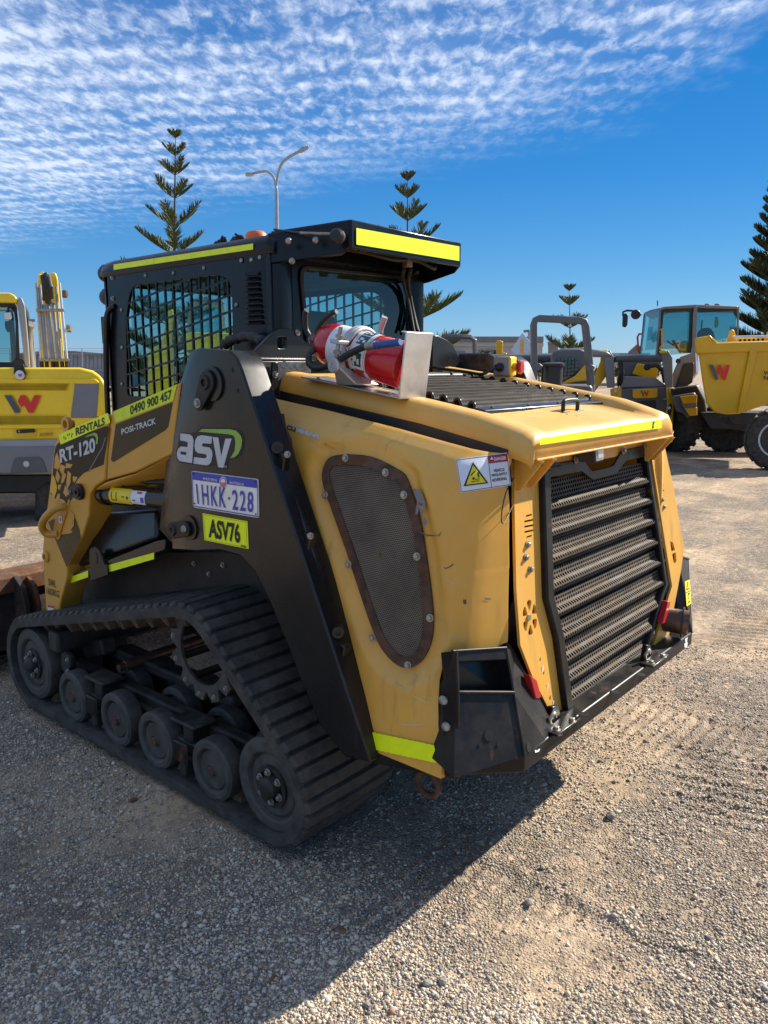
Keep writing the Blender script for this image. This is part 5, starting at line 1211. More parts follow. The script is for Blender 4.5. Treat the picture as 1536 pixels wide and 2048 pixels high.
m = MB(); m.lathe(pe, ax, [(.050,-.08),(.052,.020),(.052,.022),(.048,.022),(.047,-.07),(.001,-.07)], 32); EX = m.build('exhaust_stub', MT['steel_pipe'], LD, smooth=40)
m = MB(); m.lathe(pe-ax*.02, ax, [(.048,0),(.001,.001)], 24); m.build('exhaust_bore', MT['ink'], EX)
m = MB(); m.lathe(pe-ax*.0, ax, [(.064,-.004),(.064,.002),(.052,.002)], 28); m.build('exhaust_collar', MT['black_paint'], EX, smooth=30)
q = [nb2(*c_, .002) for c_ in ((1369,1163),(1379,1159),(1382,1207),(1373,1213))]; decal('warning_label', q, UNIT, MT['tape'] if False else mat('label_yellow', (.80,.62,.0), .4, var=.04), B2, .001)
tri = [(.15,.62),(.85,.62),(.5,.95)]; decal('label_triangle', q, tri, MT['ink'], B2, .002); decal('label_triangle', q, [(.27,.66),(.73,.66),(.5,.89)], MT['label_yellow'], B2, .003)
decal('label_line', q, [(.0,.52),(1,.52),(1,.545),(0,.545)], MT['ink'], B2, .002); decal('label_mark', q, [(.4,.38),(.8,.42),(.75,.48),(.45,.47)], MT['ink'], B2, .002); decal('label_mark', q, [(.5,.22),(.62,.34),(.56,.35),(.42,.24)], MT['ink'], B2, .002); decal('label_mark', q, [(.35,.08),(.7,.1),(.65,.16),(.4,.15)], MT['ink'], B2, .002)
q = [nb2(*c_, .002) for c_ in ((1368,1277),(1375,1274),(1376,1294),(1369,1297))]; decal('torn_sticker', q, [(0,.1),(.6,0),(.9,.4),(.7,.6),(1,1),(.2,.9),(.4,.5),(0,.5)], MT['white'], B2, .001)
# ---------------- extinguisher bracket (bolted to the left hood rail)
def hz_(Y): return zt(Y)+.001
XE0, XE1 = -.60, -.475
a = px(800,786,X=-.59); b_ = px(848,783,X=-.47)
yb_ = a.y
tpz = px(826,664,X=-.585).z
m = MB(); m.prism2([Vector((-.595,yb_,zt(yb_)+.004)), Vector((-.455,yb_,zt(yb_)+.004)), Vector((-.455,1.03,zt(1.03)+.004)), Vector((-.595,1.03,zt(1.03)+.004))], [Vector((-.595,yb_,zt(yb_)+.009)), Vector((-.455,yb_,zt(yb_)+.009)), Vector((-.455,1.03,zt(1.03)+.009)), Vector((-.595,1.03,zt(1.03)+.009))]); BKT = m.build('extinguisher_bracket', MT['aluminium'], LD, bevel=.001)
tilt = .03
m = MB(); m.prism([Vector((-.597,yb_-.002,zt(yb_)+.002)), Vector((-.453,yb_-.002,zt(yb_)+.002)), Vector((-.453,yb_-.002-tilt,tpz)), Vector((-.597,yb_-.002-tilt,tpz))], (0,.006,0)); m.build('end_plate', MT['aluminium'], BKT, bevel=.0025)
m = MB(); m.prism([Vector((-.597,yb_-.002-tilt,tpz-.004)), Vector((-.453,yb_-.002-tilt,tpz-.004)), Vector((-.453,yb_+.02-tilt,tpz)), Vector((-.597,yb_+.02-tilt,tpz))], (0,0,.005)); m.build('end_fold', MT['aluminium'], BKT, bevel=.002)
for y in (.62,.95): bolt((-.585, y, zt(y)+.009), (0,0,1), BKT, BOLT_D, 1.0)
# ---------------- emergency stop box on the right hood rail
bx0 = px(1012,735,X=.50); by = bx0.y
ES = None
m = MB(); Mz = Matrix.Rotation(R(8),3,'Z'); bc = Vector((.50, by, zt(by)+.072)); m.box(bc, (.075,.075,.085), Mz); ES = m.build('stop_switch_box', MT['label_yellow'], LD, bevel=.008)
m = MB(); m.box(bc+Vector((-.0405,0,0)), (.006,.074,.082), Mz); m.build('box_back', MT['light_grey'], ES, bevel=.003)
m = MB(); m.lathe(bc+Vector((.008,-.037,-.004)), (.14,-1,0), [(.016,0),(.016,.022),(.030,.024),(.032,.034),(.026,.042),(.001,.046)], 20); m.build('stop_button', MT['dark_red'], ES, smooth=40)
m = MB(); m.lathe(bc+Vector((.006,-.036,-.004)), (.14,-1,0), [(.020,-.002),(.020,.018),(.016,.02)], 18); m.build('button_collar', mat('stop_orange', (.75,.36,.02), .4), ES, smooth=40)
gp = bc+Vector((-.044,.0,-.005)); m = MB(); m.lathe(gp, (-1,.2,0), [(.019,0),(.019,.012),(.013,.016),(.013,.03),(.007,.034)], 16); m.build('cable_gland', MT['black_plastic'], ES, smooth=40)
m = MB(); m.tube(smooth_path([gp+Vector((-.02,.004,0)), gp+Vector((-.06,.02,-.015)), gp+Vector((-.085,.05,-.03)), gp+Vector((-.07,.14,-.02)), gp+Vector((-.10,.30,.0)), gp+Vector((-.06,.5,.03))],5), .007, 8); m.build('cable', MT['hose'], ES, smooth=60)
# rear part of the right rail where it meets the tower: dark silver panel
m = MB(); m.prism([px(x, y, X=.64) for x, y in ((915,738),(915,706),(975,706),(992,716),(1000,742))], (.03,0,0)); m.build('far_tower_top', MT['scuffed_steel'], LD, bevel=.01)
# small bright fittings at the front of the left rail
for x, y in ((568,730),(585,732),(598,733)):
    p = px(x, y, X=-.60); m = MB(); m.lathe(p, (-.6,-.75,.1), [(.001,-.03),(.010,-.03),(.010,.0),(.013,.002),(.013,.014),(.001,.015)], 10); m.build('grease_fitting', MT['zinc'], LD)
# ---------------- printed marks: outlines traced in enlarged crops, laid on the surface that carries them
def crop(x0, y0, s): return lambda x, y: (x0+x*s, y0+y*s)
c6 = crop(340, 680, 300/1396); c4 = crop(0, 760, 240/1446); c3 = crop(0, 500, 400/1536); c5 = crop(0, 1080, 260/1536); cdoor = crop(480, 700, 560/1536)
def mark(name, pts, cr, proj, mt, parent, off=.001, holes=()):
    P3 = [proj(*cr(*p)) for p in pts]
    n_ = (P3[1]-P3[0]).cross(P3[-1]-P3[0]).normalized()
    if n_.dot(CAM-P3[0]) < 0: n_ = -n_
    m = MB(); m.face([p+n_*off for p in P3]); return m.build(name, mt, parent, fix=False)
def ptext(name, body, quad, cr, proj, mt, parent, bold=.02, off=.002, spacing=1.0, nrm=(-1,0,0)):
    vs, fs = text2d(body, bold, spacing); tl, tr, br, bl = [Vector((*cr(*p), 0)) for p in quad]
    out = []
    for u, v in vs:
        p = bl*(1-u)*(1-v)+br*u*(1-v)+tr*u*v+tl*(1-u)*v; out.append(proj(p.x, p.y)+Vector(nrm)*off)
    m = MB(); m.add(out, fs); return m.build(name, mt, parent, fix=False)
tw = lambda x, y: px(x, y, X=XT-.0005)
# big logo on the tower
bd = [(60,1030),(75,985),(95,860),(200,868),(255,845),(285,812),(560,815),(640,832),(680,880),(692,935),(684,1005),(655,1072),(610,1105),(545,1120),(530,1205),(440,1198),(430,1150),(370,1178),(215,1160),(90,1142),(62,1110)]
LG = mark('logo_sticker', bd, c6, tw, MT['ink'], LD, .0008)
a_ = [(100,868),(190,878),(216,900),(224,940),(210,1146),(92,1126),(73,1097),(68,1055),(80,1012),(106,990),(166,996),(171,958),(160,945),(98,934)]
s_ = [(300,885),(396,900),(390,966),(312,960),(302,975),(306,990),(372,1000),(396,1030),(400,1075),(386,1138),(366,1160),(345,1166),(222,1150),(228,1090),(330,1101),(345,1090),(345,1072),(335,1062),(266,1052),(241,1030),(232,985),(240,930),(262,896)]
v_ = [(400,902),(455,908),(481,1080),(520,918),(578,918),(500,1190),(452,1182)]
g_ = [(272,852),(300,828),(560,830),(622,845),(660,885),(676,930),(668,1000),(640,1060),(605,1090),(567,1098),(606,1030),(613,960),(608,908),(590,887),(550,877)]
for nm, pts, mt in (('letter', a_, 'sticker_silver'), ('letter', s_, 'sticker_silver'), ('letter', v_, 'sticker_silver'), ('swoosh', g_, 'green')): mark(nm, pts, c6, tw, MT[mt], LG, .002)
mark('letter_counter', [(104,1036),(156,1044),(156,1070),(104,1062)], c6, tw, MT['ink'], LG, .003)
ptext('letter', 'TM', ((505,1168),(532,1170),(532,1190),(505,1188)), c6, tw, MT['sticker_silver'], LG, .0, .002)
# registration plate
pq = [px(*c6(*p), X=XT-.004) for p in ((200,1218),(820,1295),(826,1656),(214,1556))]
def plate(name, q, poly, th, mt, parent):
    m = MB(); a = quadmap(q, poly, 0); m.prism(a, (th,0,0)); return m.build(name, mt, parent)
rp2 = [(u, v) for u, v in roundpoly([(0,0),(1,0),(1,1),(0,1)], .04, 4)]
NP = plate('registration_plate', pq, rp2, .003, MT['plate_white'], LD)
tp5 = lambda x, y: px(x, y, X=XT-.0045)
decal('plate_border', pq, [(.008,.02),(.992,.02),(.992,.05),(.008,.05)], MT['plate_blue'], NP, .0008)
for u0 in (.006,.985): decal('plate_border', pq, [(u0,.03),(u0+.009,.03),(u0+.009,.97),(u0,.97)], MT['plate_blue'], NP, .0008)
decal('plate_band', pq, [(.008,.765),(.992,.765),(.992,.965),(.98,.985),(.02,.985),(.008,.965)], MT['plate_blue'], NP, .0010)
ptext('plate_text', 'WESTERN', ((308,1276),(440,1294),(440,1318),(308,1300)), c6, tp5, MT['white'], NP, .015, .0018, 1.15)
ptext('plate_text', 'AUSTRALIA', ((556,1312),(692,1331),(692,1356),(556,1336)), c6, tp5, MT['white'], NP, .015, .0018, 1.15)
for rr_, mt, o_ in ((1.0,'white',.0016),(.86,'plate_blue',.0018),(.70,'white',.0020)):
    mark('plate_emblem', [(497+35*rr_*math.cos(R(a)), 1325+53*rr_*math.sin(R(a))) for a in range(0,360,20)], c6, tp5, MT[mt], NP, o_)
mark('plate_emblem', [(497+24*math.cos(R(a)), 1325+36*math.sin(R(a))) for a in range(0,181,15)], c6, tp5, MT['orange'], NP, .0024)
ptext('plate_text', '1HKK', ((243,1338),(524,1372),(522,1562),(260,1524)), c6, tp5, MT['plate_blue'], NP, .012, .0020, 1.25)
ptext('plate_text', '228', ((580,1392),(778,1414),(778,1607),(584,1580)), c6, tp5, MT['plate_blue'], NP, .012, .0020, 1.2)
mark('plate_text', [(553+10*math.cos(R(a)), 1473+12*math.sin(R(a))) for a in range(0,360,40)], c6, tp5, MT['plate_blue'], NP, .0020)
for x, y in ((232,1521),(802,1620),(218,1243),(795,1322)): mark('rivet_hole', [(x+7*math.cos(R(a)), y+9*math.sin(R(a))) for a in range(0,360,40)], c6, tp5, MT['ink'], NP, .0021)
# fleet number sticker
fq = [px(*c6(*p), X=XT-.002) for p in ((303,1612),(720,1688),(731,1946),(320,1862))]
FS = plate('fleet_sticker', fq, UNIT, .001, MT['tape'], LD)
for poly in ([(.025,.035),(.975,.035),(.975,.045),(.025,.045)],[(.025,.955),(.975,.955),(.975,.965),(.025,.965)],[(.025,.035),(.03,.035),(.03,.965),(.025,.965)],[(.97,.035),(.975,.035),(.975,.965),(.97,.965)]): decal('sticker_line', fq, poly, MT['ink'], FS, .0006)
ptext('sticker_text', 'ASV76', ((366,1656),(655,1710),(662,1895),(366,1838)), c6, tw, MT['ink'], FS, .035, .0035)
ptext('sticker_text', 'HT3206', ((664,1902),(712,1912),(714,1936),(666,1925)), c6, tw, MT['ink'], FS, .03, .0035)
# arm: tapes, tread graphic, model lettering
ar = lambda x, y: px(x, y, X=XA-.0006); arr = lambda x, y: px(x, y, X=XA+.0054)
dk = mark('arm_graphic', [(672,800),(700,762),(1292,552),(1312,585),(1248,1020),(1120,1072),(1010,1122),(930,1200),(890,1290),(870,1430),(800,1545),(760,1440),(700,1430),(690,1480),(660,1420),(610,1370),(640,1090),(655,900)], c4, ar, MT['decal_tread'], LD, .0006)
loz = [((690,870),(740,1020),(700,1080),(655,1060),(665,930)),((730,1010),(790,1040),(760,1160),(720,1080)),((800,1000),(880,1020),(850,1060),(790,1060)),((690,1080),(730,1170),(700,1240),(670,1180)),((760,1100),(800,1140),(770,1230),(735,1250)),((820,1090),(860,1130),(850,1240),(815,1320),(800,1240)),((880,1160),(940,1170),(900,1240),(880,1210)),((700,1260),(745,1260),(720,1330),(700,1310)),((790,1260),(830,1340),(800,1410),(765,1360)),((700,1370),(725,1370),(720,1440),(695,1480),(670,1440)),((825,1440),(845,1450),(830,1540),(805,1500)),((850,1330),(880,1290),(875,1350),(855,1400))]
for L_ in loz: mark('tread_print', L_, c4, ar, MT['loader_yellow_arm'], dk, .0012)
mark('tread_print', [(640,1140),(668,1200),(690,1290),(685,1340),(655,1420),(625,1370),(605,1330),(622,1220)], c4, ar, MT['machine_yellow'], dk, .0012)
lw = crop(0, 900, 520/1536)
mark('arm_graphic', [(285,425),(320,405),(345,480),(365,500),(425,490),(430,440),(440,390),(470,470),(478,520),(394,692)], lw, ar, MT['decal_olive'], LD, .0006)
mark('scuff_line', [(1270,690),(1277,692),(1240,820),(1190,900),(1130,1010),(1070,1110),(1062,1108),(1122,1005),(1182,895),(1232,815)], c4, ar, MT['taupe_grey'], dk, .0012)
T1 = mark('reflective_tape', [(708,660),(1292,398),(1306,402),(1330,508),(1320,520),(736,778)], c4, ar, MT['tape'], LD, .0016)
for k, (x, y) in enumerate(((770,680),(790,690),(815,650),(835,640),(862,665),(868,640))): mark('print_remnant', [(x,y),(x+8,y-6),(x+12,y+24),(x+3,y+30)], c4, ar, MT['decal_olive'], T1, .0022)
ptext('tape_text', 'RENTALS', ((917,578),(1266,446),(1270,540),(921,672)), c4, ar, MT['ink'], T1, .03, .0032)
ptext('model_text', 'RT-120', ((720,838),(1150,688),(1157,865),(733,1002)), c4, ar, MT['sticker_silver'], dk, .035, .0026)
mark('swoosh', [(1028,692),(1062,665),(1140,634),(1175,645),(1190,690),(1182,765),(1158,778),(1166,705),(1140,664),(1080,678)], c4, ar, MT['green'], dk, .0022)
d2 = mark('arm_graphic', [(890,1338),(1328,1168),(1292,1358),(1268,1385),(872,1630),(852,1612)], c3, arr, MT['decal_olive'], LD, .0006)
T2 = mark('reflective_tape', [(872,1240),(1362,1032),(1332,1158),(886,1328)], c3, arr, MT['tape_worn'], LD, .0014)
ptext('tape_text', '0490 900 457', ((1002,1198),(1322,1070),(1322,1142),(1004,1270)), c3, arr, MT['ink'], T2, .025, .0028)
ptext('brand_text', 'POSI-TRACK', ((934,1375),(1200,1286),(1202,1336),(938,1420)), c3, arr, MT['sticker_silver'], d2, .03, .0024)
ptext('load_text', 'SWL', ((570,455),(660,482),(662,562),(577,535)), c5, ar, MT['ink'], LD, .012, .0015)
ptext('load_text', '1603KG', ((548,560),(703,602),(700,682),(556,636)), c5, ar, MT['ink'], LD, .008, .0015)
ds = mark('danger_sticker', [(563,755),(640,772),(634,850),(566,850)], c5, ar, MT['white'], LD, .0008)
mark('danger_band', [(566,760),(638,776),(637,806),(567,792)], c5, ar, MT['dark_red'], ds, .0016)
hs = mark('handle_sticker', [(704,1640),(742,1636),(753,1722),(712,1728)], c4, lambda x, y: px(x, y, X=XA-.0066), MT['white'], LD, .0008)
mark('handle_mark', [(722,1660),(735,1662),(738,1700),(728,1704)], c4, lambda x, y: px(x, y, X=XA-.0066), MT['mid_grey'], hs, .0016)
# tape on the sill
for pts in (((138,1155),(177,1141),(177,1154),(140,1167)),((214,1131),(309,1105),(309,1118),(216,1145))):
    mark('reflective_tape', pts, lambda x, y: (x, y), lambda x, y: px(x, y, X=XF-.001), MT['tape'], LD, .002)
# label round the lift cylinder
def cyl_patch(name, x0, x1, a0, a1, mt, parent, r_=.0440):
    A = px(x0, 990, X=-.84); B = px(x1, 996, X=-.84); ta = (A-CY0).dot(CYD); tb = (B-CY0).dot(CYD)
    e1 = Vector((-1,0,0)); e1 = (e1-CYD*e1.dot(CYD)).normalized(); e2 = CYD.cross(e1); e2 = e2 if e2.z > 0 else -e2
    m = MB(); m.loft([[CY0+CYD*t_+(e1*math.cos(R(a))+e2*math.sin(R(a)))*r_ for a in np.linspace(a0, a1, 9)] for t_ in (ta, (ta+tb)/2, tb)], False, False); return m.build(name, mt, parent, fix=False, smooth=60)
cl1 = cyl_patch('warning_label', 236, 279, -38, 52, MT['label_yellow'], LD); cl2 = cyl_patch('warning_label', 279, 308, -30, 46, MT['white'], LD)
cyl_patch('label_band', 291, 301, 28, 40, MT['dark_red'], cl2, .0446); cyl_patch('label_mark', 299, 306, -18, 10, MT['plate_blue'], cl2, .0446)
for x0, x1, a0, a1 in ((241,243,-20,25),(250,252,-20,25),(241,252,-22,-17),(262,268,0,6),(271,275,-8,8),(283,289,-12,-6)): cyl_patch('label_mark', x0, x1, a0, a1, MT['ink'], cl1, .0446)
# door: engine maker's lettering and the danger sign
dn = (-.95,-.2,.2)
ptext('engine_text', 'POWERED BY', ((1110,768),(1266,816),(1262,834),(1108,788)), c6, lambda x, y: dpx(x, y), MT['sticker_silver'], DOOR, .02, .0016, nrm=dn)
ptext('engine_text', 'CU', ((1090,788),(1172,814),(1172,858),(1090,832)), c6, lambda x, y: dpx(x, y), MT['ink'], DOOR, .04, .0016, nrm=dn)
ptext('engine_text', 'MMINS', ((1178,815),(1390,884),(1386,926),(1178,860)), c6, lambda x, y: dpx(x, y), MT['sticker_silver'], DOOR, .04, .0016, nrm=dn)
def dpatch(name, quad, poly_uv, mt, parent, off, cr=cdoor, nu_=36):
    """sticker that follows the moulded door: quad in crop coordinates, uv rectangle"""
    tl, tr, br, bl = [Vector((*cr(*p), 0)) for p in quad]; u0, u1, v0, v1 = poly_uv; vs = []
    for j in range(9):
        for i in range(nu_+1):
            u = u0+(u1-u0)*i/nu_; v = v0+(v1-v0)*j/8; p = bl*(1-u)*(1-v)+br*u*(1-v)+tr*u*v+tl*(1-u)*v
            vs.append(dpx(p.x, p.y)+Vector((-.75,-.66,0))*off)
    m = MB(); m.add(vs, [(j*(nu_+1)+i, j*(nu_+1)+i+1, (j+1)*(nu_+1)+i+1, (j+1)*(nu_+1)+i) for j in range(8) for i in range(nu_)]); return m.build(name, mt, parent, fix=False, smooth=60)
DQ = ((1182,598),(1468,562),(1486,742),(1212,783))
DS = dpatch('danger_sign', DQ, (0,1,0,1), MT['white'], LD, .0015)
for r_ in ((.01,.99,.02,.035),(.01,.99,.965,.98),(.01,.018,.02,.98),(.982,.99,.02,.98)): dpatch('sign_border', DQ, r_, MT['ink'], DS, .0022)
dpatch('sign_band', DQ, (.62,.985,.74,.965), MT['dark_red'], DS, .0022, nu_=16); dpatch('sign_rule', DQ, (.612,.622,.02,.98), MT['ink'], DS, .0022, nu_=2)
dproj = lambda x, y: dpx(x, y)
ptext('sign_text', 'DANGER', ((1392,589),(1458,581),(1460,600),(1393,608)), cdoor, dproj, MT['white'], DS, .03, .0032, nrm=(-.75,-.66,0))
for ln, qd in (('VEHICLE',((1390,654),(1450,645),(1451,662),(1391,671))),('FREQUENTLY',((1380,680),(1466,668),(1467,685),(1381,697))),('REVERSING.',((1384,706),(1465,694),(1466,710),(1385,723)))): ptext('sign_text', ln, qd, cdoor, dproj, MT['ink'], DS, .02, .0032, nrm=(-.75,-.66,0))
mark('sign_symbol', [(1370,606),(1378,588),(1388,604)], cdoor, dproj, MT['white'], DS, .0036)
def dtri(name, tri, mt, parent, off, n_=16):
    A_, B_, C_ = [Vector((*cdoor(*p), 0)) for p in tri]; vs = []; ix = {}; fs = []
    for i in range(n_+1):
        for j in range(n_+1-i):
            p = A_*(1-(i+j)/n_)+B_*(i/n_)+C_*(j/n_); ix[i, j] = len(vs); vs.append(dpx(p.x, p.y)+Vector((-.75,-.66,0))*off)
    for i in range(n_):
        for j in range(n_-i):
            fs.append((ix[i,j], ix[i+1,j], ix[i,j+1]))
            if i+j < n_-1: fs.append((ix[i+1,j], ix[i+1,j+1], ix[i,j+1]))
    m = MB(); m.add(vs, fs); return m.build(name, mt, parent, fix=False, smooth=60)
dtri('sign_triangle', [(1226,747),(1362,730),(1277,613)], MT['ink'], DS, .0024)
dtri('sign_triangle', [(1240,738),(1348,725),(1278,630)], MT['label_yellow'], DS, .0031)
for L_ in ([(1262,690),(1290,664),(1293,668),(1266,694)],[(1270,708),(1278,698),(1286,706),(1278,716)],[(1298,676),(1304,672),(1312,700),(1306,702)],[(1286,712),(1312,708),(1312,711),(1286,715)],[(1264,722),(1310,717),(1310,720),(1264,725)]): mark('sign_figure', L_, cdoor, dproj, MT['ink'], DS, .0042)
# flaked patches and scrapes on the door
for L_, mt in (([(940,758),(985,765),(1005,800),(1020,850),(1008,890),(995,910),(985,860),(975,900),(962,905),(972,830),(960,780)],'taupe_grey'),([(972,835),(1000,840),(1004,880),(985,858)],'loader_yellow'),([(1002,925),(1020,918),(1030,945),(1022,966),(1008,958)],'taupe_grey'),([(988,995),(1030,1012),(1085,1018),(1112,992),(1095,1020),(1030,1022),(990,1003)],'steel_pipe'),([(1110,1190),(1132,1196),(1172,1172),(1168,1182),(1130,1202)],'steel_pipe'),([(1222,1370),(1240,1368),(1242,1392),(1226,1394)],'steel_pipe'),([(1338,1358),(1375,1362),(1372,1372),(1342,1370)],'taupe_grey')):
    mark('paint_flake', L_, cdoor, dproj, MT[mt], DOOR, .0012)
ce = crop(500,1050,500/1536)
for L_ in ([(890,968),(1080,1085),(1085,1098),(1020,1062),(930,1005)],[(930,1218),(1060,1222),(1062,1232),(940,1230)],[(1195,655),(1262,672),(1300,720),(1296,724),(1255,680)],[(1165,295),(1240,352),(1310,440),(1306,443),(1232,358)]):
    mark('paint_scrape', L_, ce, dproj, MT['scrape'] if 'scrape' in MT else mat('scrape', (.60,.42,.20), .6, var=.1), DOOR, .0010)
# ---------------- fire extinguisher on its bracket
e1_ = px(802,729,X=-.53); e0_ = px(664,690,X=-.53)
ax = (e0_-e1_).normalized(); EL = (e0_-e1_).length
FEX = thing('fire_extinguisher', 'red fire extinguisher with white label lying clamped on the loader hood', 'fire extinguisher', e1_)
rE = .078; base = e1_-ax*.030; EL += .030
m = MB(); m.lathe(base, ax, [(.001,.004),(rE*.9,.0),(rE,.012),(rE,.10),(rE*1.006,.103),(rE,.106),(rE,EL-.03),(rE*.985,EL-.015),(rE*.93,EL+.012),(rE*.80,EL+.036),(rE*.58,EL+.054),(rE*.3,EL+.064),(.017,EL+.068),(.017,EL+.085),(.001,EL+.086)], 44); BOD = m.build('body', MT['red'], FEX, smooth=40)
def band(name, t0, t1, a0, a1, mt, parent, dr=.0006, nn_=24):
    e1 = Vector((-1,0,0)); e1 = (e1-ax*e1.dot(ax)).normalized(); e2 = ax.cross(e1); e2 = e2 if e2.z > 0 else -e2
    m = MB(); m.loft([[base+ax*t_+(e1*math.cos(R(a))+e2*math.sin(R(a)))*(rE+dr) for a in np.linspace(a0, a1, nn_+1)] for t_ in (t0, t1)], False, False); return m.build(name, mt, parent, fix=False, smooth=60)
LB = band('label', .135, EL-.03, -95, 150, MT['red'], BOD)
band('label_white', EL-.125, EL-.045, -95, 150, MT['white'], BOD, .0010)
band('label_line', EL-.132, EL-.128, -95, 150, MT['white'], BOD, .0012); band('label_line', EL-.139, EL-.136, -95, 150, MT['white'], BOD, .0012)
for a0, a1 in ((-95,-70),(60,75)): band('label_white', EL-.20, EL-.142, a0, a1, MT['white'], BOD, .0011)
for t0, t1, a0, a1 in ((.125,.13,-60,100),(.195,.20,-60,100)): band('label_line', t0, t1, a0, a1, MT['white'], BOD, .0012)
band('label_white', .132,.193,-34,92,MT['white'],BOD,.0011)
for a0, a1 in ((-26,8),(30,58),(62,88)):
    b0 = band('pictogram', .142,.186,a0,a1,MT['teal_print'],BOD,.0016,8)
    for (p0, p1, q0, q1) in ((.15,.16,a0+6,a1-14),(.163,.178,a0+12,a1-8),(.172,.18,a0+5,a0+10)): band('pictogram_mark', p0, p1, q0, q1, MT['white'], BOD, .0021, 6)
band('label_white', .118,.138,-62,-40,MT['white'],BOD,.0012,6)
def bandtext(body, t0, t1, a0, a1, mt, bold=.02):
    vs, fs = text2d(body, bold); e1 = Vector((-1,0,0)); e1 = (e1-ax*e1.dot(ax)).normalized(); e2 = ax.cross(e1); e2 = e2 if e2.z > 0 else -e2
    m = MB(); m.add([base+ax*(t0+(t1-t0)*v)+(e1*math.cos(R(a0+(a1-a0)*u))+e2*math.sin(R(a0+(a1-a0)*u)))*(rE+.0022) for u, v in vs], fs); return m.build('label_text', mt, BOD, fix=False)
bandtext('POWDER', EL-.185, EL-.160, 40, -40, MT['white']); bandtext('ABE', EL-.158, EL-.142, 20, -20, MT['white'])
# valve head, levers, gauge
hd = base+ax*(EL+.085)
m = MB(); m.lathe(hd-ax*.012, ax, [(.001,0),(.020,0),(.020,.030),(.016,.034),(.001,.036)], 18); VH = m.build('valve', MT['zinc_dull'], FEX, smooth=40)
m = MB(); lv = [hd+ax*.02+Vector((0,0,.0)), hd+ax*.045+Vector((-.005,0,.03)), hd+ax*.04+Vector((-.012,-.0,.085)), hd+ax*.032+Vector((-.012,0,.10))]
m.tube(smooth_path(lv,5), [.011]*16, 8); m.build('lever', MT['black_plastic'], FEX, smooth=50)
lv2 = [hd+ax*.012+Vector((.01,0,.01)), hd+Vector((.015,-.01,.055)), hd-ax*.035+Vector((.02,-.02,.095)), hd-ax*.06+Vector((.02,-.03,.112))]
m = MB(); m.tube(smooth_path(lv2,5), [.009]*16, 8); m.build('lever', MT['black_plastic'], FEX, smooth=50)
ga_ = px(627,676,X=hd.x-.03); m = MB(); m.lathe(ga_, (-.76,-.65,0), [(.001,-.02),(.014,-.02),(.016,.0),(.016,.006),(.012,.008),(.001,.006)], 20); gg = m.build('gauge', MT['steel_pipe'], FEX, smooth=35)
m = MB(); m.lathe(ga_+Vector((-.006,-.0052,0)), (-.76,-.65,0), [(.009,0),(.001,.0005)], 14); m.build('gauge_face', MT['taupe_grey'], FEX)
hp_ = [hd+Vector((-.012,0,-.01)), px(626,700,X=-.60), px(618,712,X=-.62), px(619,728,X=-.63), px(635,737,X=-.63), px(665,728,X=-.635), px(700,707,X=-.640), px(728,694,X=-.640), px(742,692,X=-.640)]
m = MB(); m.tube(smooth_path(hp_,6), .0115, 12); m.build('hose', MT['hose'], FEX, smooth=60)
m = MB(); m.tube([px(733,693,X=-.640), px(751,690,X=-.640)], .0135, 14); m.build('hose_ferrule', MT['zinc_dull'], FEX, smooth=40)
m = MB(); nz = [px(750,691,X=-.640), px(756,690,X=-.64), px(757,690,X=-.64), px(798,685,X=-.64), px(801,684,X=-.64)]; m.tube(nz, [.0125,.0135,.0115,.0125,.0105], 14); m.build('nozzle', MT['blue_plastic'], FEX, smooth=40)
# cast clamp of the bracket
tcl = .20
e1 = Vector((-1,0,0)); e1 = (e1-ax*e1.dot(ax)).normalized(); e2 = ax.cross(e1); e2 = e2 if e2.z > 0 else -e2
m = MB()
for dt, rr_ in ((.0,.010),(.012,.012),(.024,.010)):
    m.tube([base+ax*(tcl+dt+.012)+(e1*math.cos(R(a))+e2*math.sin(R(a)))*(rE+.006) for a in range(28, 205, 8)], rr_*.8, 8)
CLP = m.build('clamp_band', MT['cast_alu'], BKT, smooth=60)
pc = base+ax*(tcl+.02); 
m = MB(); m.prism([pc+e1*(rE+.012)+e2*.028+ax*a+e1*b for a, b in ((-.018,-.01),(.022,-.01),(.022,.045),(-.018,.045))], e2*.014); m.build('clamp_ear', MT['cast_alu'], BKT, bevel=.003)
bs = pc+e1*(rE+.036); m = MB(); m.tube([bs-e2*.06, bs+e2*.085], .0075, 12); m.build('clamp_bolt', MT['zinc_dull'], BKT, smooth=40)
for h_ in (.048,-.005): 
    m = MB(); m.lathe(bs+e2*h_, e2, [(.014,0),(.014,.011),(.001,.012)], 6); m.build('nut', MT['zinc_dull'], BKT)
m = MB(); m.lathe(bs-e2*.045-e1*.004, e1, [(.001,-.02),(.024,-.02),(.026,-.01),(.026,.014),(.022,.018),(.010,.018),(.009,.014),(.001,.014)], 22); m.build('clamp_pivot', MT['cast_alu'], BKT, smooth=35)
zf = zt((pc.y))+.010
m = MB(); m.prism2([Vector((-.600,pc.y-.05,zf)), Vector((-.600,pc.y+.05,zf)), Vector((-.475,pc.y+.05,zf)), Vector((-.475,pc.y-.05,zf))], [Vector((bs.x-.006,pc.y-.016,bs.z-.05)), Vector((bs.x-.006,pc.y+.016,bs.z-.05)), Vector((bs.x+.03,pc.y+.016,bs.z-.05)), Vector((bs.x+.03,pc.y-.016,bs.z-.05))]); m.build('clamp_saddle', MT['cast_alu'], BKT, bevel=.006)
m = MB(); tb_ = px(707,640,X=-.42); tb_ = pc-e1*(rE+.01)+e2*.075; m.tube([tb_, tb_+e2*.055-ax*.012], [.010,.012], 10); m.build('clamp_toggle', MT['light_grey'], BKT, smooth=50)
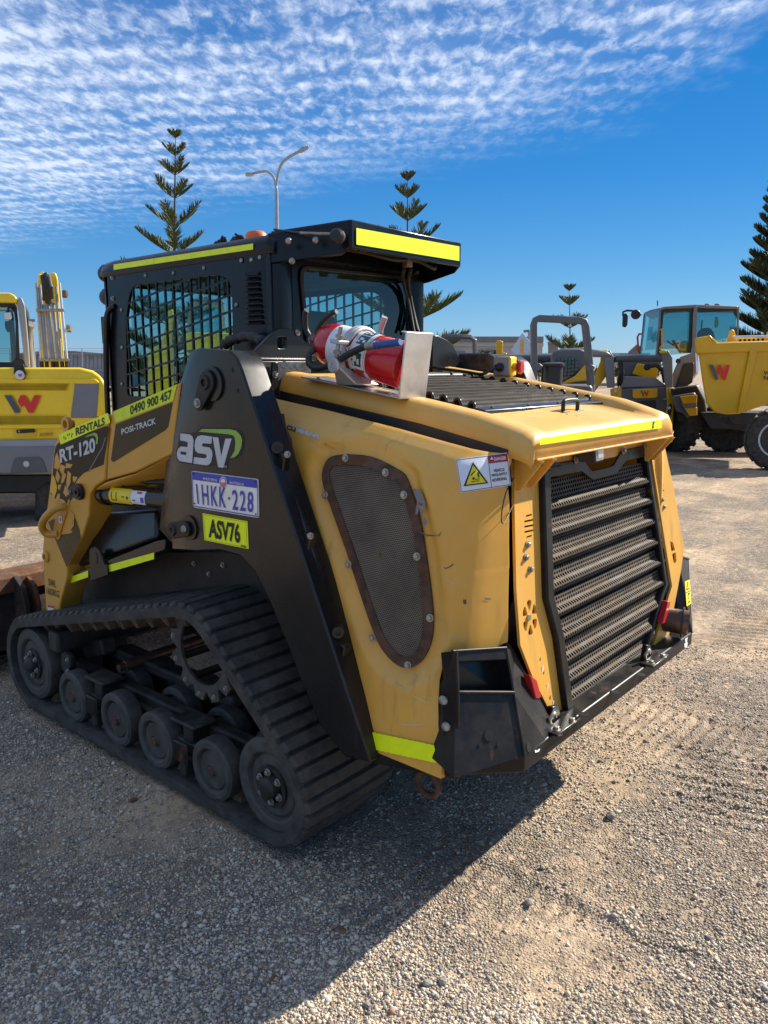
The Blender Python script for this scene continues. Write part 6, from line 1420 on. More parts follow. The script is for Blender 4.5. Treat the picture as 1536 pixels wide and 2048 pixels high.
# ---------------- bucket on the front coupler
BK = thing('loader_bucket', 'rusty steel bucket coupled to the front of the track loader', 'bucket', (0, 3.0, 0))
YBk = 3.10
za = px(40,1143,Y=YBk).z
m = MB(); m.bx(-1.02,1.02,YBk,YBk+.02,.10,za-.10); m.build('back_plate', MT['bucket_dark'], BK, bevel=.004)
m = MB(); m.loft([[Vector((x,YBk-.03,za-.10)), Vector((x,YBk-.03,za-.02)), Vector((x,YBk-.005,za)), Vector((x,YBk+.10,za+.01)), Vector((x,YBk+.10,za-.10))] for x in (-1.02,1.02)]); m.build('top_beam', MT['bucket_rust'], BK, bevel=.006)
for p0 in (-.80,-.3,.3,.8):
    m = MB(); m.prism([(p0,YBk-.01,.12),(p0,YBk-.13,.16),(p0,YBk-.14,za-.16),(p0,YBk-.11,za-.06),(p0,YBk-.03,za-.01),(p0,YBk-.01,za-.02)], (.03,0,0)); m.build('coupler_gusset', MT['bucket_dark'], BK, bevel=.004)
    m = MB(); m.prism([(p0+.07,YBk-.01,.12),(p0+.07,YBk-.13,.16),(p0+.07,YBk-.14,za-.16),(p0+.07,YBk-.11,za-.06),(p0+.07,YBk-.01,za-.02)], (.02,0,0)); m.build('coupler_gusset', MT['bucket_rust'], BK, bevel=.004)
for s in (-1,1):
    m = MB(); m.prism([(s*1.02,YBk,.06),(s*1.02,YBk,za),(s*1.02,YBk+.30,za-.02),(s*1.02,YBk+.78,.10),(s*1.02,YBk+.78,.04)], (s*-.02,0,0)); m.build('side_plate', MT['bucket_dark'], BK, bevel=.004)
m = MB(); m.prism([(-1.0,YBk,.10),(-1.0,YBk+.78,.03),(-1.0,YBk+.78,.05),(-1.0,YBk,.13)], (2.0,0,0)); m.build('floor_plate', MT['bucket_rust'], BK)
m = MB(); m.bx(-.62,-.46,2.55,2.98,.25,.62); m.bx(.46,.62,2.55,2.98,.25,.62); m.bx(-.62,.62,2.84,2.94,.30,.42); m.build('quick_coupler', MT['under_dark'], LD, bevel=.01)
# ================================================================== machines parked behind
RH = Vector((math.cos(YAW), -math.sin(YAW), 0))
def rowD(y): p = px(768, y, Z=0); return (p-CAM).dot(FH)
def gpt(x, D): p = px(x, 900, D=D); return Vector((p.x, p.y, 0))
class Bg:
    """builds parts of one machine at a stated distance"""
    def __init__(s, root, D, dv=None): s.r = root; s.D = D; _v = root.location-CAM; s.dv = dv or Vector((_v.x,_v.y,0)).normalized()
    def slab(s, name, pts, mt, dd=0.0, th=.1, bevel=.01, parent=None, seg=2):
        P3 = [px(x, y, D=s.D+dd) for x, y in pts]; m = MB(); m.prism(P3, s.dv*th); return m.build(name, MT[mt], parent or s.r, bevel=bevel, seg=seg)
    def tube(s, name, pts, r_, mt, parent=None, n=8):
        P3 = [px(x, y, D=s.D+dd) for x, y, dd in pts]; m = MB(); m.tube(P3, r_, n); return m.build(name, MT[mt], parent or s.r, smooth=50)
    def flat(s, name, pts, mt, dd=0.0, parent=None):
        m = MB(); m.face([px(x, y, D=s.D+dd) for x, y in pts]); return m.build(name, MT[mt], parent or s.r, fix=False)
    def disc(s, name, x, y, r_, mt, dd=0.0, h=.01, axis=None, parent=None, n=20, prof=None):
        m = MB(); m.lathe(px(x, y, D=s.D+dd), axis or -FH, prof or [(r_,-.001),(r_,h*.7),(r_*.85,h),(.001,h)], n); return m.build(name, MT[mt], parent or s.r, smooth=40)
def wlogo(bg, fx, dd, parent=None):
    lg = bg.flat('logo', [fx(*p) for p in ((50,183),(135,183),(246,372),(230,398),(178,398))], 'logo_slate', dd, parent)
    bg.flat('logo', [fx(*p) for p in ((245,183),(300,183),(365,285),(412,183),(495,183),(400,398),(345,398),(285,290),(262,335),(212,258))], 'logo_red', dd, parent)
def tyre(name, c, axis, r_, w_, parent, lugs=0, rimr=.55, rim='rim', chev=True):
    ax_ = Vector(axis).normalized(); m = MB()
    m.lathe(c, ax_, [(r_*rimr,-w_*.42),(r_*.72,-w_*.5),(r_*.93,-w_*.48),(r_*.975,-w_*.36),(r_*.975,w_*.36),(r_*.93,w_*.48),(r_*.72,w_*.5),(r_*rimr,w_*.42)], 40)
    t_ = m.build(name, MT['tyre'], parent, smooth=35)
    m = MB(); m.lathe(c, ax_, [(r_*.12,w_*.20),(r_*.20,w_*.20),(r_*.22,w_*.05),(r_*.40,w_*.02),(r_*.46,w_*.30),(r_*.50,w_*.30),(r_*.54,w_*.44),(r_*.59,w_*.44),(r_*.59,-w_*.40),(r_*.3,-w_*.4)], 32); m.build('rim', MT[rim], t_, smooth=35)
    if lugs:
        a = ax_.cross(Vector((0,0,1))).normalized(); b = ax_.cross(a)
        lm = MB(); lm.prism2([Vector((-.5,-.16,0)),Vector((.02,-.30,0)),Vector((.02,.02,0)),Vector((-.5,.22,0))], [Vector((-.5,-.11,1)),Vector((.0,-.25,1)),Vector((.0,-.03,1)),Vector((-.5,.17,1))]); me = lm.mesh('tread_lug'); me.materials.append(MT['tyre'])
        for k in range(lugs):
            for sd in (-1,1):
                an = 2*math.pi*(k+(.5 if sd > 0 else 0))/lugs; rad = a*math.cos(an)+b*math.sin(an); tan = -a*math.sin(an)+b*math.cos(an)
                M_ = Matrix.Translation(c+rad*r_*.95) @ Matrix(((ax_.x*sd*w_, tan.x*sd*sd*r_*.62, rad.x*r_*.075,0),(ax_.y*sd*w_, tan.y*r_*.62, rad.y*r_*.075,0),(ax_.z*sd*w_, tan.z*r_*.62, rad.z*r_*.075,0),(0,0,0,1)))
                inst('tread_lug', me, M_, t_)
    return t_
# ---------------- excavator
ED = 8.0
EXC = thing('excavator', 'yellow and grey excavator parked with its counterweight and raised boom beside the loader cab', 'excavator', gpt(40, ED+1))
_e = px(110, 740, D=ED)-CAM; B = Bg(EXC, ED, Vector((_e.x,_e.y,0)).normalized())
body = [(-190,745),(-170,738),(0,735),(160,735),(186,741),(203,752),(212,770),(215,820),(212,886),(-190,886)]
rear = B.slab('engine_cover', body, 'excavator_yellow', .02, 1.7, .05, seg=4)
B.slab('cover_crease', [(-190,759),(190,757),(199,764),(196,768),(-190,766)], 'excavator_yellow', .0, .06, .015)
for (x0, x1, y0, y1) in ((-90,136,768,780),(-90,130,832,848)):
    B.slab('vent_recess', [(x0,y0-3),(x1+4,y0-3),(x1-2,y1+2),(x0,y1+2)], 'excavator_yellow_deep', .012, .05, .006)
    B.flat('vent_mesh', [(x0,y0),(x1,y0),(x1-5,y1),(x0,y1)], 'excavator_mesh', .008)
B.slab('grey_side_panel', [(150,763),(190,763),(198,767),(196,800),(193,836),(141,836)], 'mid_grey', .008, .05, .012)
B.slab('ledge', [(-190,852),(28,850),(132,848),(126,858),(-190,860)], 'excavator_yellow', .0, .05, .012)
hr_ = B.slab('latch_recess', [(25,852),(72,850),(75,854),(73,872),(70,874),(30,875),(27,870)], 'excavator_yellow_deep', .012, .05, .004)
B.slab('door_latch', [(32,860),(69,858),(70,865),(33,867)], 'dark_plastic', -.01, .04, .008); B.disc('lock', 38.5, 863, .010, 'zinc', -.012, .006)
B.flat('model_label', [(79,867),(104,865),(105,871),(79,872)], 'machine_yellow', .006); text('label_text', 'EZ80', [px(x, y, D=ED) for x, y in ((80,867),(104,865),(104,870),(80,872))], mat('ochre', (.45,.22,.01), .4, var=0), EXC, .0, .004)
wlogo(B, c4, .0)
cw = B.slab('counterweight', [(-190,884),(115,879),(190,876),(212,884),(214,905),(205,930),(190,946),(-190,948)], 'light_grey', -.03, 1.5, .03, seg=3)
B.slab('counterweight_lower', [(-190,895),(214,890),(213,908),(204,932),(188,949),(-190,951)], 'mid_grey', -.05, 1.4, .03)
B.slab('towing_recess', [(28,918),(36,915),(76,914),(85,920),(94,945),(20,947)], 'machine_grey', -.065, .05, .008)
B.disc('reflector', 53, 928, .036, 'light_grey', -.068, .008); B.disc('reflector_face', 53, 928, .027, 'rim', -.078, .004)
B.slab('undercarriage', [(-150,950),(190,948),(180,985),(-150,990)], 'dark_plastic', .35, 1.0, .02)
for x0, x1 in ((-150,-40),(70,190)): B.slab('crawler_track', [(x0,985),(x0+20,965),(x1-20,965),(x1,985),(x1,1040),(x1-10,1062),(x0+10,1062),(x0,1040)], 'rubber', .3, 2.4, .05)
B.slab('dozer_blade', [(-120,985),(170,985),(170,1045),(-120,1050)], 'dark_plastic', 2.8, .08, .01)
# cab
B.slab('cab_roof', [(-150,600),(-150,588),(-60,585),(18,585),(30,590),(36,602),(30,606),(-150,604)], 'excavator_yellow', .35, 1.1, .02)
B.slab('cab_rear_frame', [(-150,602),(25,602),(33,612),(36,640),(40,735),(28,735),(31,725),(31,650),(28,625),(20,614),(-150,612)], 'dark_plastic', .38, .06, .006)
B.slab('cab_sill', [(-150,722),(24,724),(30,718),(45,718),(55,738),(-150,740)], 'dark_plastic', .36, .08, .01)
B.slab('cab_window', [(-150,612),(18,612),(27,624),(31,650),(31,714),(25,723),(-150,724)], 'tint_glass', .42, .01, 0)
B.slab('cab_pillar', [(34,600),(38,593),(44,596),(50,612),(57,690),(60,735),(50,735),(45,690),(40,650)], 'light_grey', .36, .10, .012)
B.slab('cab_side', [(44,598),(52,612),(57,640),(59,690),(60,735),(56,735),(52,690)], 'dark_plastic', .48, .9, .01)
B.slab('cab_front_frame', [(-150,612),(26,612),(36,735),(24,735),(16,622),(-150,622)], 'dark_plastic', 1.5, .05, .01)
wl_ = B.slab('work_light', [(8,625),(22,624),(24,636),(21,639),(9,639)], 'chrome', .30, .06, .01); B.tube('lamp_arm', ((14,625,.33),(18,614,.36),(26,616,.36)), .012, 'dark_plastic', wl_)
B.slab('mirror', [(9,642),(26,642),(27,652),(24,664),(14,664),(10,655)], 'dark_plastic', .9, .05, .01)
B.tube('exhaust_pipe', ((62,735,.6),(57,690,.6),(57,662,.6),(62,648,.55)), [.045,.045,.042,.045], 'taupe_grey', n=14)
B.slab('camera_bracket', [(27,744),(29,728),(47,728),(53,749),(49,748),(46,738),(33,738),(28,749)], 'dark_plastic', -.02, .10, .006)
bdg = B.disc('badge', 40, 750, .048, 'white', -.005, .012); B.disc('badge_ring', 40, 750, .050, 'dark_plastic', .0, .008)
kx = lambda x, y: (40+(x-272)*.020, 750.5+(y-290)*.020*1.4)
wlogo(B, kx, -.022)
# boom seen from behind with its pipework
bm = B.slab('boom', [(80,735),(73,600),(77,545),(88,543),(94,556),(104,735)], 'excavator_yellow', 2.3, .12, .02)
B.slab('boom', [(105,735),(98,560),(100,545),(112,545),(116,560),(130,735)], 'excavator_yellow', 2.3, .12, .02)
B.slab('boom_web', [(90,735),(86,600),(104,600),(112,735)], 'dark_plastic', 2.42, .3, .01)
for k, (xt, yt, xb, yb) in enumerate(((71,566,83,722),(76,575,90,722),(80,570,94,722),(88,610,100,724),(93,606,104,724),(97,612,108,724),(102,600,113,724),(107,606,118,722),(112,573,123,722),(119,566,134,718))):
    B.tube('hydraulic_pipe', ((xt,yt,2.2),(xb,yb,2.1)), .015 if k not in (4,) else .022, 'lamp_grey' if k % 3 else 'chrome', bm)
for (a_, b_) in (((86,552),(90,600)),((96,552),(102,596)),((92,548),(96,606))): B.tube('hydraulic_hose', ((a_[0],a_[1],2.15),((a_[0]+b_[0])/2+2,(a_[1]+b_[1])/2,2.05),(b_[0],b_[1],2.12)), .034, 'hose', bm, 10)
for y_, x0, x1 in ((619,72,128),(719,80,138)): B.slab('pipe_clamp', [(x0,y_-2),(x1,y_-2),(x1+1,y_+4),(x0,y_+4)], 'zinc_dull', 2.06, .08, .006, bm)
for x, y in ((83,728),(93,730),(105,729),(113,731),(124,728),(133,725)): B.tube('pipe_elbow', ((x,722,2.1),(x+1,735,2.1)), .026, 'hose', bm)
B.disc('boom_pin', 81, 556, .05, 'excavator_yellow', 2.25, .03, RH, bm); B.disc('boom_pin', 126, 588, .05, 'steel_pipe', 2.25, .05, RH, bm); B.disc('boom_pin', 135, 657, .05, 'zinc_dull', 2.2, .05, RH, bm)
# ---------------- yellow digger seen through the cab windows
YD = 11.0
YX = thing('wheeled_digger', 'yellow digger glimpsed through the mesh of the loader cab window', 'digger', gpt(375, YD+.6))
B = Bg(YX, YD)
B.slab('engine_cover', [(296,700),(318,688),(345,690),(345,850),(296,850)], 'excavator_yellow', 0, 1.4, .05, seg=3); B.slab('counterweight', [(370,668),(380,664),(470,666),(480,674),(480,850),(370,850)], 'excavator_yellow', -.1, 1.5, .05, seg=3)
B.slab('cab_frame', [(372,668),(380,606),(392,598),(440,600),(450,612),(452,668),(444,668),(440,614),(396,612),(388,622),(382,668)], 'light_grey', .3, .1, .01); B.slab('cab_window', [(384,668),(390,618),(398,610),(438,612),(444,668)], 'tint_glass', .34, .02, 0); B.slab('cab_roof', [(378,606),(390,597),(442,598),(452,608)], 'mid_grey', .3, 1.0, .02)
B.slab('boom', [(322,690),(336,620),(348,618),(344,690)], 'excavator_yellow', .6, .2, .03); B.slab('boom_cylinder', [(352,690),(350,640),(356,640),(360,690)], 'light_grey', .6, .12, .02)
B.slab('undercarriage', [(300,850),(480,850),(480,905),(300,905)], 'dark_plastic', .2, 1.2, .03)
for x in (330,450):
    wp_ = px(x, 900, D=YD+.1); tyre('tyre', Vector((wp_.x, wp_.y, .45)), RH, .45, .3, YX, 0, .55, 'machine_grey')
# ---------------- skid steer with yellow rear door plate
SD = rowD(905)
SK = thing('skid_steer_loader', 'grey and yellow wheeled skid steer with a cross tube between its rear lift towers', 'skid steer', gpt(1285, SD+.8))
B = Bg(SK, SD)
B.slab('rear_door', [(1236,778),(1336,774),(1337,890),(1236,890)], 'machine_grey', .02, .12, .02)
B.slab('engine_hood', [(1240,776),(1334,773),(1312,756),(1248,752)], 'mid_grey', .10, 1.1, .02)
hm = MB(); hm.prism([px(1236,779,D=SD+.05), px(1336,774,D=SD+.05), px(1308,752,D=SD+1.5), px(1248,750,D=SD+1.5)], (0,0,-.06)); hd_ = hm.build('hood_lid', MT['mid_grey'], SK, bevel=.015)
for k in range(5):
    t_ = .2+k*.15; a = px(1236,779,D=SD+.05).lerp(px(1248,750,D=SD+1.5), t_); b = px(1336,774,D=SD+.05).lerp(px(1308,752,D=SD+1.5), t_)
    m = MB(); m.tube([a.lerp(b,.12)+Vector((0,0,.005)), a.lerp(b,.72)+Vector((0,0,.005))], .02, 6); m.build('hood_rib', MT['machine_grey'], hd_)
B.slab('logo_plate', [(1265,779),(1315,777),(1315,793),(1312,796),(1268,797),(1265,794)], 'machine_yellow', -.02, .05, .01)
kx = lambda x, y: (1281+(x-50)*.0385, 781+(y-183)*.0555); wlogo(B, kx, -.024)
B.slab('door_panel', [(1266,803),(1312,800),(1312,850),(1266,850)], 'dark_plastic', .01, .03, .004)
B.slab('rear_pillar', [(1332,774),(1350,776),(1349,800),(1344,875),(1342,886),(1325,889),(1328,840),(1334,812)], 'machine_yellow', -.02, .3, .02)
B.slab('rear_pillar', [(1220,778),(1243,774),(1243,820),(1222,800)], 'machine_yellow', -.02, .3, .02)
tlp = B.slab('tail_light', [(1336,812),(1342,806),(1344,812),(1340,838),(1335,842)], 'dark_plastic', -.05, .04, .008); B.disc('lamp', 1338.5, 816, .030, 'white', -.055, .01, None, tlp); B.disc('lamp', 1337, 832, .030, 'dark_red', -.055, .01, None, tlp)
for x, y in ((1332,799),(1337,855)): B.tube('latch', ((x-6,y,-.03),(x+2,y,-.03)), .018, 'zinc', SK)
for x, y in ((1341,780),(1231,781)): B.flat('lifting_sticker', [(x-2,y-3),(x+2,y-3),(x+2,y+4),(x-2,y+4)], 'white', -.025)
for x0 in (1214,1331):
    o_ = x0-1331
    B.slab('lift_tower', [(1331+o_,775),(1323+o_,712),(1318+o_,702),(1337+o_,701),(1345+o_,716),(1346+o_,775)], 'mid_grey', .02, .16, .015)
    B.slab('tower_cap', [(1318+o_,702),(1322+o_,700),(1332+o_,700),(1334+o_,706),(1320+o_,707)], 'label_yellow', .0, .16, .01)
B.slab('lift_arm', [(1207,704),(1216,700),(1222,730),(1215,748),(1205,762),(1190,782),(1175,790),(1190,750)], 'machine_yellow', .25, .18, .02); B.slab('lift_arm', [(1275,726),(1318,735),(1312,758),(1300,760),(1264,748)], 'machine_yellow', .9, .12, .02)
B.disc('arm_pivot', 1211, 719, .085, 'machine_yellow', .2, .02, None, None, 20, [(.10,-.02),(.10,.03),(.05,.03),(.05,-.02),(.001,-.02)])
B.tube('cross_tube', ((1230,717,.10),(1330,716,.10)), .075, 'machine_grey', None, 16)
B.tube('hydraulic_hose', ((1240,725,.1),(1244,745,.05),(1240,762,.1),(1238,768,.2)), .05, 'hose'); B.tube('hydraulic_hose', ((1292,734,.5),(1312,730,.5),(1325,740,.5),(1330,765,.5)), .045, 'hose'); B.disc('hose_coupling', 1294, 734, .07, 'hose', .45, .05)
wc = px(1352, 872, D=SD+.25); rT = (px(1352,872,D=SD+.25).z)
tyre('tyre', Vector((wc.x, wc.y, .50)), RH*.94+FH*.34, .50, .36, SK, 16, .5, 'machine_grey')
tyre('tyre', Vector((wc.x, wc.y, .50))-RH*1.35, RH*-.94-FH*.34, .50, .36, SK, 0, .5, 'machine_grey')
tyre('tyre', Vector((wc.x, wc.y, .50))+FH*1.3-RH*.1, RH, .50, .36, SK, 0, .5, 'machine_grey')
tyre('tyre', Vector((wc.x, wc.y, .50))+FH*1.3-RH*1.4, RH*-1, .50, .36, SK, 0, .5, 'machine_grey')
B.slab('frame', [(1236,850),(1335,850),(1335,890),(1236,890)], 'dark_plastic', .2, 1.8, .02)
B.slab('cab', [(1238,752),(1238,722),(1318,720),(1318,752)], 'machine_grey', 1.0, .9, .03)
# ---------------- wheel dumper
DD = rowD(925)
DU = thing('wheel_dumper', 'wheeled site dumper with a glazed cab and a big yellow skip', 'dumper', gpt(1450, DD+1.0))
B = Bg(DU, DD)
sk = B.slab('skip', [(1390,676),(1417,671),(1433,684),(1600,680),(1640,760),(1560,800),(1478,828),(1452,829),(1430,826),(1412,806),(1404,760),(1397,710),(1390,706)], 'machine_yellow', -.2, 1.7, .03)
B.slab('skip_rim', [(1389,677),(1418,671),(1434,686),(1600,680),(1600,700),(1392,708)], 'machine_yellow', -.24, 1.78, .02)
B.slab('skip_rib', [(1500,700),(1516,699),(1486,822),(1474,827)], 'machine_yellow', -.25, .06, .02)
B.slab('skip_edge', [(1416,671),(1419,670),(1435,684),(1432,687)], 'excavator_yellow', -.26, .05, .005)
B.slab('tailgate_horn', [(1453,684),(1459,662),(1464,658),(1469,662),(1474,684)], 'machine_yellow', .6, .08, .015); B.slab('tailgate_horn', [(1530,684),(1534,664),(1541,659),(1548,684)], 'machine_yellow', .6, .08, .015)
B.tube('tailgate_rod', ((1466,675,.55),(1545,673,.55)), .03, 'chrome')
for k in range(8): B.slab('grate_bar', [(1474+k*9,676),(1478+k*9,676),(1478+k*9,683),(1474+k*9,683)], 'machine_yellow', .9, .05, 0)
kx = lambda x, y: (1418+(x-50)*.0957, 729.5+(y-183)*.141); wlogo(B, kx, -.255)
text('brand_text', 'W', [px(x, y, D=DD-.25) for x, y in ((1527,742),(1540,742),(1540,750),(1527,750))], MT['ink'], DU, .02, .005); text('brand_text', 'N', [px(x, y, D=DD-.25) for x, y in ((1527,752),(1536,752),(1536,760),(1527,760))], MT['ink'], DU, .02, .005)
# cab of the dumper
B = Bg(DU, DD+1.9)
cb = B.slab('cab_roof', [(1287,626),(1300,620),(1330,613),(1390,609),(1476,612),(1477,618),(1395,616),(1330,618),(1292,632)], 'taupe_grey', .9, 1.3, .02)
B.slab('cab_post', [(1318,616),(1322,616),(1320,660),(1314,712),(1310,712),(1315,660)], 'taupe_grey', .88, .10, .01); B.slab('cab_post', [(1388,612),(1395,612),(1391,680),(1389,735),(1383,735),(1384,680)], 'taupe_grey', .88, .10, .01)
B.slab('cab_post', [(1287,628),(1292,626),(1286,680),(1282,712),(1278,712),(1283,670)], 'dark_plastic', 1.9, .08, .01); B.slab('cab_post', [(1474,613),(1479,612),(1477,672),(1473,672)], 'taupe_grey', 1.1, .10, .01)
B.slab('cab_post', [(1388,612),(1393,612),(1392,690),(1386,690)], 'dark_plastic', 2.1, .08, .01); B.slab('door_frame', [(1322,617),(1387,613),(1383,706),(1376,706),(1379,622),(1327,625),(1320,712),(1314,712)], 'dark_plastic', .92, .04, .006)
B.slab('side_window', [(1321,618),(1387,614),(1383,706),(1315,712)], 'tint_glass', .97, .01, 0); B.slab('side_window', [(1394,614),(1474,614),(1472,672),(1391,690)], 'tint_glass', .97, .01, 0)
wm = MB(); wm.prism([px(1289,628,D=DD+1.9), px(1319,618,D=DD+.95), px(1312,710,D=DD+.95), px(1280,712,D=DD+1.9)], RH*.01); wm.build('windscreen', MT['tint_glass'], DU)
B.slab('far_window', [(1300,622),(1474,616),(1470,690),(1290,700)], 'tint_glass', 2.15, .01, 0)
B.slab('cab_back_frame', [(1393,616),(1474,614),(1475,640),(1468,622),(1398,625)], 'dark_plastic', .93, .05, .006)
B.slab('seat', [(1358,690),(1362,682),(1372,680),(1380,688),(1379,705),(1362,706)], 'machine_yellow', 1.4, .4, .04); B.slab('seat_back', [(1394,665),(1404,656),(1420,655),(1430,668),(1430,690),(1394,690)], 'dark_plastic', 1.5, .3, .04)
B.tube('steering_column', ((1362,705,1.5),(1350,690,1.5),(1346,680,1.5)), .03, 'dark_plastic'); B.tube('steering_wheel', ((1334,682,1.5),(1346,690,1.55),(1358,686,1.5)), .02, 'dark_plastic')
B.slab('cab_base', [(1383,706),(1391,700),(1393,745),(1370,775),(1345,780),(1338,770),(1348,740),(1360,714)], 'taupe_grey', .86, 1.2, .02)
B.slab('vent_cover', [(1368,727),(1388,725),(1385,765),(1368,776),(1350,778),(1354,766)], 'dark_plastic', .82, .06, .02); B.disc('lock', 1356, 722, .05, 'dark_plastic', .82, .03)
mr_ = B.slab('mirror', [(1245,628),(1251,626),(1256,630),(1254,650),(1250,655),(1244,653)], 'dark_plastic', 1.2, .10, .02); B.tube('mirror_arm', ((1246,632,1.25),(1246,624,1.25),(1254,621,1.25),(1276,622,1.25),(1282,630,1.3)), .022, 'dark_plastic', mr_); B.disc('round_mirror', 1271, 629, .10, 'dark_plastic', 1.2, .05, None, mr_)
B.tube('handrail', ((1277,705,1.3),(1275,674,1.3),(1278,668,1.3),(1285,668,1.3)), .022, 'dark_red'); B.tube('handrail', ((1320,660,.85),(1324,657,.8),(1324,690,.8),(1319,698,.85)), .018, 'loader_yellow'); B.tube('aerial', ((1315,612,1.4),(1315,601,1.4)), .012, 'dark_plastic')
for x in (1414,1434): B.slab('roof_lamp', [(x-6,611),(x-4,607),(x+4,607),(x+6,611)], 'taupe_grey', .95, .12, .01)
B.tube('beacon_stay', ((1402,673,1.0),(1404,640,1.0)), .015, 'dark_plastic'); B.slab('far_mirror', [(1430,634),(1436,632),(1438,648),(1434,656),(1428,655)], 'machine_yellow', 2.3, .08, .02)
B = Bg(DU, DD+1.0)
B.slab('front_frame', [(1340,778),(1395,770),(1410,800),(1415,835),(1480,838),(1480,852),(1390,855),(1355,845),(1350,810)], 'dark_plastic', .5, 1.0, .03); B.slab('chassis', [(1400,825),(1600,825),(1600,862),(1420,860)], 'dark_plastic', .3, .8, .03)
B.slab('fender', [(1344,792),(1390,785),(1393,800),(1375,838),(1366,828),(1350,822)], 'machine_grey', .3, .5, .03); B.slab('step_light', [(1360,793),(1394,790),(1393,806),(1366,808)], 'machine_yellow', .2, .12, .01); B.slab('step_light', [(1369,817),(1394,815),(1394,831),(1379,832)], 'machine_yellow', .2, .12, .01); B.slab('lamp_glass', [(1362,806),(1393,804),(1393,816),(1368,818)], 'taupe_grey', .22, .10, .01)
B = Bg(DU, DD)
for k in range(3): B.tube('axle_hose', ((1440+k*8,835,.2),(1460+k*6,850+k*3,.2),(1500,852+k*4,.1)), .03, 'hose')
tc1 = px(1556, 880, D=rowD(940)+.0); tyre('tyre', Vector((tc1.x, tc1.y, .50)), (RH*-.42-FH*.9), .50, .42, DU, 18, .56, 'rim')
p2 = px(1452, 860, D=rowD(903)); tyre('tyre', Vector((p2.x, p2.y, .50)), (RH*.42+FH*.9), .50, .42, DU, 18, .56, 'machine_grey')
p3 = px(1400, 860, D=DD+1.6); tyre('tyre', Vector((p3.x, p3.y, .50))+FH*1.9, (RH*.3+FH*.95), .50, .40, DU, 0, .56, 'machine_grey')
# ---------------- roller with a rollover frame, and a second cabbed loader
RD = 11.5
RL = thing('tracked_dumper', 'small machine with a tall square grey rollover frame standing behind the loader hood', 'site machine', gpt(1125, RD+.3))
B = Bg(RL, RD)
def bentbar(pts, w_, d_):
    m = MB(); P3 = [px(x, y, D=RD+dd) for x, y, dd in pts]; m.tube(smooth_path(P3, 6), w_, 4); return m
fr_ = [(1068,760,0),(1068,700,0),(1067,650,0),(1070,640,0),(1078,637,0),(1120,639,0),(1158,641,.0),(1168,644,0),(1171,654,0),(1176,700,0),(1182,770,0)]
m = MB(); P3 = [px(x, y, D=RD+dd) for x, y, dd in fr_]; ra = .062; m.tube(P3, ra, 4); m.build('rollover_frame', MT['machine_grey'], RL, bevel=.012)
B.slab('frame_foot', [(1062,728),(1078,726),(1086,732),(1080,740),(1060,740)], 'machine_grey', -.06, .14, .01); B.slab('frame_foot', [(1170,732),(1182,728),(1190,733),(1186,740),(1172,742)], 'machine_grey', -.06, .14, .01)
B.disc('air_cleaner', 1106, 748, .16, 'dark_plastic', .1, .05, Vector((0,0,1)), None, 20, [(.001,-.3),(.14,-.3),(.14,.10),(.17,.12),(.17,.15),(.10,.17),(.001,.17)])
B.slab('body', [(1060,770),(1185,770),(1195,860),(1060,860)], 'machine_grey', .2, 1.0, .05); B.slab('chassis', [(1050,850),(1200,850),(1200,965),(1050,965)], 'dark_plastic', .3, 1.2, .04)
S2D = 13.0
S2 = thing('cabbed_loader', 'grey rounded cab loader with a mesh rear window seen through the rollover frame', 'loader', gpt(1135, S2D+.8))
B = Bg(S2, S2D)
B.slab('cab_shell', [(1101,768),(1101,712),(1106,702),(1125,698),(1160,697),(1172,702),(1178,712),(1178,768)], 'machine_grey', .0, 1.2, .05, seg=3); B.slab('roof', [(1105,704),(1122,697),(1165,695),(1215,702),(1225,712),(1110,712)], 'mid_grey', .2, 1.6, .04)
gw = B.slab('rear_window', [(1111,722),(1116,716),(1150,715),(1156,722),(1156,742),(1130,760),(1110,764)], 'tint_glass', -.03, .02, .006)
for k in range(6): B.tube('window_bar', ((1115+k*7,716,-.04),(1114+k*7,762-k*3,-.04)), .006, 'dark_plastic', gw, 6)
for k in range(5): B.tube('window_bar', ((1111,722+k*8,-.04),(1156,721+k*7,-.04)), .006, 'dark_plastic', gw, 6)
B.slab('lift_arm', [(1124,766),(1150,752),(1172,728),(1182,724),(1190,740),(1180,760),(1150,764),(1128,770)], 'machine_yellow', -.15, .12, .02); B.slab('lower_body', [(1095,760),(1190,760),(1190,900),(1095,900)], 'machine_grey', .2, 1.4, .04)
B.slab('undercarriage', [(1085,880),(1200,880),(1200,935),(1085,935)], 'dark_plastic', .1, 1.8, .04)
# low machines further left, their tops just clearing the hood
FD = 16.0
F1 = thing('folded_frame_roller', 'low machine with a grey rollover bar showing past the aluminium end plate', 'site machine', gpt(910, FD+.4))
B = Bg(F1, FD); m = MB(); m.tube([px(x, y, D=FD) for x, y in ((884,720),(884,676),(890,673),(940,674),(949,680),(951,720),(951,760))], .055, 4); m.build('rollover_frame', MT['machine_grey'], F1, bevel=.01)
B.slab('body', [(880,715),(1000,715),(1000,760),(880,760)], 'mid_grey', .2, 1.0, .05); B.slab('chassis', [(880,755),(1000,755),(1000,888),(880,888)], 'dark_plastic', .2, 1.2, .03)
F2 = thing('mini_excavator_tip', 'narrow upright yellow boom end of a small digger behind the stop button', 'digger', gpt(998, FD+2))
B = Bg(F2, FD+1.2); B.slab('boom_end', [(992,712),(992,682),(999,680),(1006,683),(1005,712)], 'machine_yellow', 0, .2, .02); B.slab('boom_link', [(994,716),(1004,704),(1014,706),(1014,714)], 'machine_yellow', -.1, .15, .02); B.slab('body', [(985,712),(1020,712),(1020,882),(985,882)], 'machine_grey', .1, 1.0, .03)
F3 = thing('grey_pipe_attachment', 'long grey steel pipe attachment lying on dark stands beyond the hood', 'pipe attachment', gpt(1040, FD-1))
